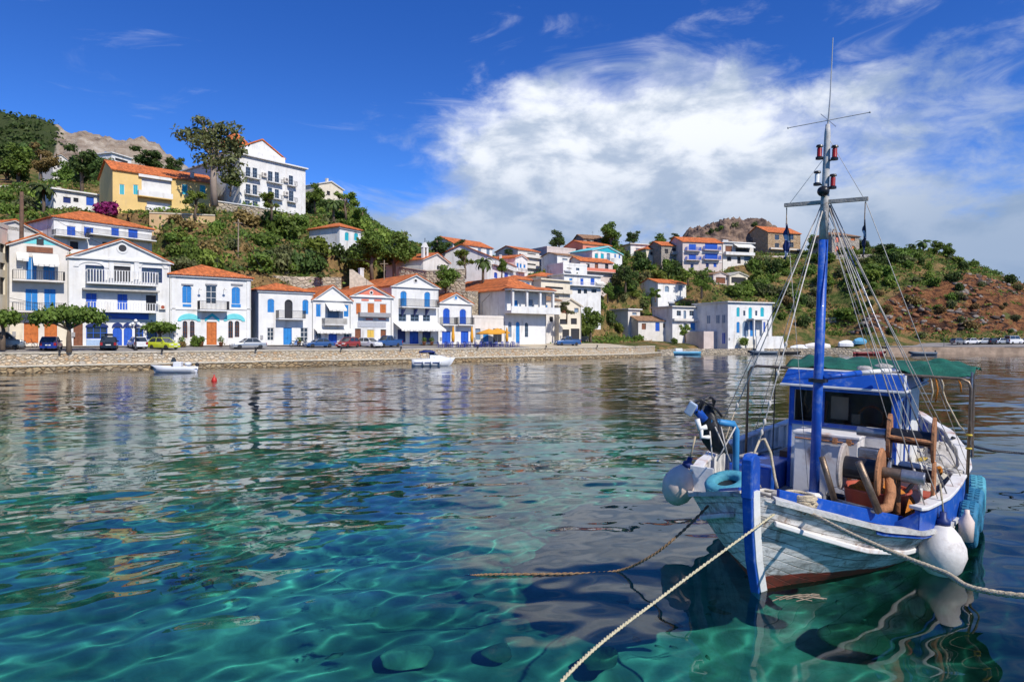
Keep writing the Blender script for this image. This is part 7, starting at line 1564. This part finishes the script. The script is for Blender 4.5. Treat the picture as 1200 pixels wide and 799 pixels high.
# gear lying on the boat, each a thing of its own
def at_boat(o, M=None): o.matrix_world = BM @ (M if M is not None else Matrix.Identity(4)); return o
def coil(label, c, R, r, turns, m, name='rope_coil', jit=.25):
    rg = random.Random(int(R*1000)); pts = []
    for i in range(turns*14): a = i*2*math.pi/14; q = R*(1-.5*rg.random()*jit*2); pts.append((q*math.cos(a), q*math.sin(a)*.8, r+r*1.6*(i/14)*.55+rg.uniform(-.3, .3)*r))
    o = MB().tube(pts, r, 6).build(name, m, None, True); at_boat(o, Matrix.Translation(c)); return tag(o, label, 'rope coil')
coil('tangled pale rope coil lying on the bow beside the stem', (.42, .62, 1.17), .22, .026, 7, ROPE); coil('yellow net rope heaped beside the turquoise tyre on the left deck', (-.75, 1.55, .88), .26, .022, 6, mat('yellow rope', (.42, .30, .07), .9, 0, .3, 20))
def tyre(label, M, R, r, m, inner=None):
    root = MB().torus(R, r, None, 40, 14, .55).build('tyre', m, None, True); root.matrix_world = BM @ M; tag(root, label, 'tyre')
    tr = MB()
    for i in range(36):
        a = 2*math.pi*i/36
        for s_ in (-1, 1): tr.box(R+r*.93, R+r*1.05, -.02, .02, -r*.75 if s_ < 0 else .02, -.02 if s_ < 0 else r*.75, Matrix.Rotation(a+.04*s_, 4, 'Z'))
    tr.build('tread', m, root)
    if inner: MB().lathe([(R-r*.5, -.02), (R-r*.5, .0)], 24).build('inner_disc', inner, root)
    return root
c_ = Vector((-.92, 1.5, zs_(1.5)+.21)); tyre('pale turquoise tyre lying tilted on the left foredeck', Matrix.Translation(c_) @ Matrix.Rotation(.34, 4, 'X') @ Matrix.Rotation(-.10, 4, 'Y'), .26, .09, TEAL, BLACKP)
hn = lambda a: math.atan2((ip(a+.1, HS)-ip(a-.1, HS)), .2)
def side_M(a, off, z): ang = -math.atan2(ip(a+.1, HS)-ip(a-.1, HS), .2); return Matrix.Translation((ip(a, HS)+off, a, z)) @ Matrix.Rotation(ang, 4, 'Z') @ Matrix.Rotation(math.pi/2, 4, 'Y')
tyre('blue painted tyre hanging nearest the big white balloon fender', side_M(4.15, .13, .52), .275, .11, TEALD, None); tyre('blue painted tyre hanging further aft on the right side of the fishing boat', side_M(5.1, .13, .56), .275, .11, TEALD, None); tyre('third blue tyre hanging at the right quarter of the fishing boat', side_M(6.2, .15, .6), .28, .12, TEAL, None)
def fender(label, c, R, Hh, m, capm, tilt=0.0):
    root = MB().lathe([(.02, -Hh*.52), (R*.45, -Hh*.48), (R*.8, -Hh*.33), (R, -Hh*.08), (R*.95, Hh*.08), (R*.72, Hh*.26), (R*.42, Hh*.40), (R*.28, Hh*.44)], 24).build('fender', m, None, True); root.matrix_world = BM @ Matrix.Translation(c) @ Matrix.Rotation(tilt, 4, 'Y'); tag(root, label, 'fender')
    MB().lathe([(R*.30, Hh*.43), (R*.30, Hh*.52), (R*.16, Hh*.56), (R*.14, Hh*.66), (R*.05, Hh*.66)], 16).build('cap', capm, root, True); MB().tube([(0, 0, Hh*.62), (-.03, 0, Hh*.9), (-.06, .0, Hh*1.15)], .016, 6).build('lanyard', ROPE, root, True); return root
fender('big scuffed white balloon fender with blue cap on the right side of the fishing boat', Vector((1.97, 2.62, .42)), .33, .86, FENDW, NAVY)
fl = BPd(797, 566, 12.1); fender('pinkish white balloon fender with navy cap at the left bulwark of the fishing boat', fl, .30, .78, FENDP, NAVY, .35)
jg = BP(1113, 617, .78); j_ = MB().lathe([(.02, -.22), (.10, -.21), (.11, .1), (.04, .22), (.035, .28)], 12).build('plastic_float', FENDP, None, True); j_.matrix_world = BM @ Matrix.Translation((2.22, 3.45, .62)); tag(j_, 'small cream plastic float hanging between white fender and blue tyre', 'float')
# tub of orange net
tb_ = empty('fish_tub', (0, 0, 0), 0, 'round red plastic tub holding orange net below the winch', 'tub'); tb_.matrix_world = BM @ Matrix.Translation((1.08, 2.5, .66)); MB().lathe([(.36, 0), (.46, .54), (.49, .55), (.49, .58), (.44, .57), (.36, .06)], 28).build('tub', REDPL, tb_, True)
def heap(name, label, cat, c, r, m, seed, jit=.16, nu=26, nv=14):
    rg = random.Random(seed); b = MB(); b.ell((0, 0, 0), r, nu, nv, jit, rg); b.v = [(x, y, max(z, -.02)) for x, y, z in b.v]; o = b.build(name, m, None, True, 0, 1); at_boat(o, Matrix.Translation(c)); return tag(o, label, cat)
heap('orange_net', 'orange net piled in the red tub', 'net', (1.08, 2.5, 1.13), (.40, .40, .20), ORNET, 3); heap('orange_tarpaulin', 'orange tarpaulin spread inside the right bulwark', 'tarpaulin', (1.33, 2.95, .70), (.30, .6, .42), ORNET, 8)
rb = empty('fish_crate', (0, 0, 0), 0, 'dark red fish crate behind the winch by the right bulwark', 'crate'); rb.matrix_world = BM @ Matrix.Translation((1.45, 3.75, .66)) @ Matrix.Rotation(.2, 4, 'Z'); q = MB()
for a in ((-.38, .38, -.25, -.22, 0, .30), (-.38, .38, .22, .25, 0, .30), (-.38, -.35, -.22, .22, 0, .30), (.35, .38, -.22, .22, 0, .30), (-.35, .35, -.22, .22, .0, .03)): q.box(*a)
q.build('crate_box', mat('dark red crate', (.26, .02, .025), .5), rb); MB().box(-.39, .39, -.26, .26, .30, .33).build('rim', REDPL, rb)
heap('net_heap', 'pale fishing net heaped along the right bulwark aft of the winch', 'net', (1.52, 5.0, .68), (.45, .8, .66), NETW, 11); heap('cloth_bundle', 'grey cloth bundle on the pale net by the awning post', 'cloth', (1.62, 5.7, 1.2), (.28, .34, .42), CLOTHG, 12); heap('net_heap', 'second pale net heap near the stern of the fishing boat', 'net', (1.2, 7.6, .75), (.5, .6, .45), NETW, 13); heap('black_bag', 'black bundle among the nets beside the dark red crate', 'bag', (1.25, 4.0, .78), (.28, .25, .26), TARPB, 15)
heap('yellow_rope_heap', 'yellow rope lump on top of the net heap', 'rope', (1.45, 5.2, 1.28), (.13, .16, .10), mat('yellow rope', (.42, .30, .07)), 16); cp_ = MB().box(-.16, .16, -.12, .12, 0, .42).build('jerrycan', WHP, None, False, .04); at_boat(cp_, Matrix.Translation((1.45, 3.15, 1.16))); tag(cp_, 'white square jerrycan behind the right winch drum', 'jerrycan')
MB().box(1.28, 1.62, 3.12, 3.36, .62, 1.155).build('can_shelf', WHP, BR)
for k, (s_, lb) in enumerate(((-1, 'blue and white striped flag hanging furled from the left end of the crosstree'), (1, 'dark striped flag strip hanging from the right end of the crosstree'))):
    fg = empty('flag', (0, 0, 0), 0, lb, 'flag'); fg.matrix_world = BM @ Matrix.Translation(M0+Vector((s_*.62, 0, 5.79))); MB().tube([(0, 0, 0), (0, 0, -.85)], .008, 5).build('halyard', ROPEB, fg)
    rg = random.Random(k); f_ = MB(); nn = 14; rows = []
    for i in range(nn):
        t_ = i/(nn-1); z = -.28-.62*t_; w_ = (.02+.075*math.sin(math.pi*min(1, t_*1.1))**.8)*(1 if s_ < 0 else .45)
        rows.append([(-w_*.3+.02*math.sin(i*1.3), -.03, z), (w_*.3, .03+.02*math.sin(i), z+.02), (w_, -.04, z-.04), (w_*.4, .012, z-.02), (w_*.2, -.02, z)])
    f_.cur = 0; loft(f_, rows); f_.mi = [(1 if (q//10) % 3 == 2 else 0) for q in range(len(f_.f))]; f_.build('cloth', [NAVY if s_ < 0 else mat('dark flag cloth', (.05, .05, .09), .9), mat('flag white', (.55, .58, .66), .9)], fg, True)
# mooring ropes
def world(p): return BM @ Vector(p)
def strand_rope(name, label, pts, r, m, strands=3, pitch=9.0, sag=0.0, n=None):
    pts = [Vector(p) for p in pts]; segs = []; L = sum((b-a).length for a, b in zip(pts[:-1], pts[1:])); n = n or int(L/.035)
    def at(t):
        s_ = t*(len(pts)-1); i = min(int(s_), len(pts)-2); f = s_-i
        p0, p1, p2, p3 = pts[max(i-1, 0)], pts[i], pts[i+1], pts[min(i+2, len(pts)-1)]
        q = .5*((2*p1)+(p2-p0)*f+(2*p0-5*p1+4*p2-p3)*f*f+(3*p1-p0-3*p2+p3)*f**3); q.z -= sag*4*t*(1-t); return q
    b = MB()
    for k in range(strands):
        line_ = []
        for i in range(n+1):
            t = i/n; p = at(t); d = (at(min(1, t+.002))-at(max(0, t-.002))).normalized(); s1 = d.cross(Vector((0, 0, 1))).normalized(); s2 = s1.cross(d); a = t*L/(r*pitch)*2*math.pi/1.0+k*2*math.pi/strands
            line_.append(p+(s1*math.cos(a)+s2*math.sin(a))*r*.55)
        b.tube(line_, r*.62, 5)
    o0 = pts[0]; b.v = [tuple(Vector(q)-o0) for q in b.v]; o = b.build(name, m, None, True); o.location = o0; return tag(o, label, 'rope')
bw_ = world((.30, .55, 1.22))
strand_rope('mooring_rope', 'thin pale mooring rope from the bow to the bottom edge of the picture', [bw_, P(790, 688, 6.9), P(657, 799, 4.9), Vector((-.35, 3.0, 1.0))], .016, mat('pale thin rope', (.52, .46, .30), .9, 0, .2, 30, .3, 60), 2, 8)
strand_rope('mooring_rope', 'thick twisted mooring rope from the bow to the right edge of the picture', [bw_+Vector((.05, 0, -.02)), P(1000, 627, 8.2), P(1100, 668, 7.2), P(1200, 698, 6.4), Vector((7.2, 4.6, 1.6))], .027, ROPE, 3, 9)
w1 = BI @ wl(720, 670)
strand_rope('mooring_rope', 'brown mooring rope sagging from the left bow into the water', [world((-.85, .95, 1.08)), P(800, 622, 9.9), P(762, 652, 9.95), wl(722, 670)+Vector((0, 0, .015)), wl(660, 673.5)+Vector((0, 0, .02)), wl(575, 674)+Vector((0, 0, .015)), wl(545, 673)+Vector((0, 0, -.03))], .02, ROPEB, 2, 8)
strand_rope('mooring_rope', 'dark rope stretched from the stern to the right edge of the picture', [world((1.7, 7.6, 1.5)), P(1150, 525, 17), P(1200, 531, 18), P(1400, 545, 22)], .03, BLACKP, 2, 8)
# stones and an old slab on the sea bed, a drifting twig at the stem
for k, (u, v, s_, lb) in enumerate([(480, 778, (.42, .34, .10), 'flat pale green stone slab on the sea bed at the bottom of the picture'), (585, 772, (.24, .2, .08), 'dark sunken stone right of the flat slab'), (560, 700, (.13, .1, .06), 'small sunken stone near the floating rope'), (1000, 760, (.6, .5, .16), 'dark boulder on the sea bed beneath the bow'), (700, 778, (.4, .3, .09), 'low mossy sunken rock near the pale mooring rope')]):
    ang = math.atan((v-398)/800); wa = math.acos(min(1, math.cos(ang)/1.33)); d = HC*800/(v-398)+3.7/math.tan(wa); rg = random.Random(k); b = MB(); b.ell((0, 0, 0), s_, 12, 7, .30, rg)
    o = b.build('sunken_stone', mat('sunken stone', (.34, .38, .22), .95, 0, .3, 3, .6, 6) if k in (0,) else mat('dark sunken stone', (.12, .14, .08), .95, 0, .3, 3, .6, 6), None, True, 0, 1); o.location = ((u-600)/800*(HC*800/(v-398))*d/(HC*800/(v-398)), d, -3.55); o.rotation_euler = (0, 0, k); tag(o, lb, 'stone'); o.cycles.is_caustics_receiver = True
tw = MB(); rg = random.Random(2)
for k in range(9): a = rg.uniform(-.6, .6); p = wl(905+k*4, 703+rg.uniform(-3, 3)); p.z = .02; tw.tube([p, p+Vector((.25*math.cos(a), .2*math.sin(a), .03)), p+Vector((.45*math.cos(a+.2), .3*math.sin(a), 0))], .008, 4)
o = tw.build('floating_twigs', WOODP, None); tag(o, 'tangle of dry twigs floating at the foot of the stem', 'twigs')

# more clutter on the deck, each a thing
coil('brown rope coil on the deck behind the deck locker corner', (.95, 3.6, .64), .2, .022, 6, ROPEB); coil('pale rope coil hung over the right cap rail near the awning post', (1.95, 4.6, 1.22), .15, .016, 6, ROPEG); coil('grey rope coil on the deck left of the mast', (-.55, 2.6, .72), .24, .024, 6, ROPEG)
def bucket(label, c, m):
    o = empty('bucket', (0, 0, 0), 0, label, 'bucket'); o.matrix_world = BM @ Matrix.Translation(c); MB().lathe([(.11, 0), (.15, .28), (.16, .28), (.16, .30), (.14, .29), (.11, .03)], 16).build('pail', m, o, True); MB().tube([(-.15, 0, .28), (-.12, .05, .38), (0, .07, .42), (.12, .05, .38), (.15, 0, .28)], .008, 5).build('handle', STEEL, o)
bucket('black bucket on the deck between mast and winch', (.45, 2.75, .66), BLACKP); bucket('white bucket on the left deck near the davit', (-1.15, 2.75, .68), WHP)
for k, (x, y, z, lb) in enumerate(((1.55, 4.45, 1.18, 'yellow net float lying on the right net heap, nearest the crate'), (1.72, 4.75, 1.24, 'orange net float lying in the middle of the right net heap'), (1.42, 5.55, 1.30, 'white net float lying on the right net heap by the grey cloth'))):
    o = MB().ell((0, 0, 0), (.06, .06, .09), 10, 7).build('net_float', (mat('yellow float', (.55, .40, .05), .5), ORNET, FENDW)[k], None, True); at_boat(o, Matrix.Translation((x, y, z))); tag(o, lb, 'float')
pk_ = MB().box(-.9, .9, -.07, .07, 0, .04).build('plank', WOODG, None, False, .006); at_boat(pk_, Matrix.Translation((-1.35, 4.6, 1.17)) @ Matrix.Rotation(1.45, 4, 'Z')); tag(pk_, 'grey plank lying on the blue hatch cover', 'plank')
# small rubble of the sea bed
g = np.random.RandomState(21); vv, ff, rr = [], [], 0
ico = np.array([(0, 0, 1), (.89, 0, .45), (.28, .85, .45), (-.72, .53, .45), (-.72, -.53, .45), (.28, -.85, .45), (.72, .53, -.45), (-.28, .85, -.45), (-.89, 0, -.45), (-.28, -.85, -.45), (.72, -.53, -.45), (0, 0, -1)]); icf = np.array([(0, 1, 2), (0, 2, 3), (0, 3, 4), (0, 4, 5), (0, 5, 1), (1, 6, 2), (2, 7, 3), (3, 8, 4), (4, 9, 5), (5, 10, 1), (6, 7, 2), (7, 8, 3), (8, 9, 4), (9, 10, 5), (10, 6, 1), (11, 7, 6), (11, 8, 7), (11, 9, 8), (11, 10, 9), (11, 6, 10)])
for k in range(420):
    x, y = g.uniform(-16, 12), g.uniform(7, 26); cl_ = vn.one(np.array([x*.35]), np.array([y*.35]))[0]
    if cl_ < .5+.25*g.rand(): continue
    s_ = .05+.16*g.rand()**3; p = ico*(1+.3*g.normal(size=(12, 1)).clip(-1, 1))*np.array([s_*1.4, s_, s_*.5]); a = g.rand()*6.28; c0_, s0_ = math.cos(a), math.sin(a)
    p = np.stack([p[:, 0]*c0_-p[:, 1]*s0_, p[:, 0]*s0_+p[:, 1]*c0_, p[:, 2]], -1); zb = -3.7-np.clip((y-9)/28, 0, 1)*4.5+vn(np.array([x]), np.array([y]), .25, 4)[0]*.28
    ff.append(icf+len(vv)*12); vv.append(p+np.array([x, y, zb]))
o = mesh_np('rubble', np.concatenate(vv), np.concatenate(ff), mat('sunken pebble', (.2, .23, .14), .95, 0, .3, 3), None, True); tag(o, 'small dark stones scattered over the sea bed', 'rubble', None, 'stuff'); o.cycles.is_caustics_receiver = True

# loose rock of the red cliff
rk_ = [[], [], []]; gi = np.argwhere((cliff > .5) & (gz > 3.5) & (gx < 190)); gi = gi[g.randint(0, len(gi), 5200)]
for j, i in gi:
    x, y = GX[i]+g.uniform(-.8, .8), GY[j]+g.uniform(-.8, .8)
    if vn.one(np.array([x*.11]), np.array([y*.11]))[0] < .45+.15*g.rand(): continue
    s_ = .22+.75*g.rand()**3; p = ico*(1+.35*g.normal(size=(12, 1)).clip(-1, 1))*np.array([s_*1.5, s_, s_*.75]); a = g.normal(.3, .5); c0_, s0_ = math.cos(a), math.sin(a)
    rk_[g.randint(3)].append(np.stack([p[:, 0]*c0_-p[:, 1]*s0_, p[:, 0]*s0_+p[:, 1]*c0_, p[:, 2]], -1)+np.array([x, y, ground(x, y)]))
for k, (nm, col) in enumerate((('dark', (.07, .05, .042)), ('red brown', (.24, .105, .05)), ('grey', (.24, .20, .17)))):
    o = mesh_np('cliff_rocks', np.concatenate(rk_[k]), np.concatenate([icf+12*i for i in range(len(rk_[k]))]), mat(nm+' cliff rock', col, .95, 0, .3, 1.5, .8, 3)); tag(o, nm+' loose rocks on the red cliff', 'rocks', None, 'stuff')
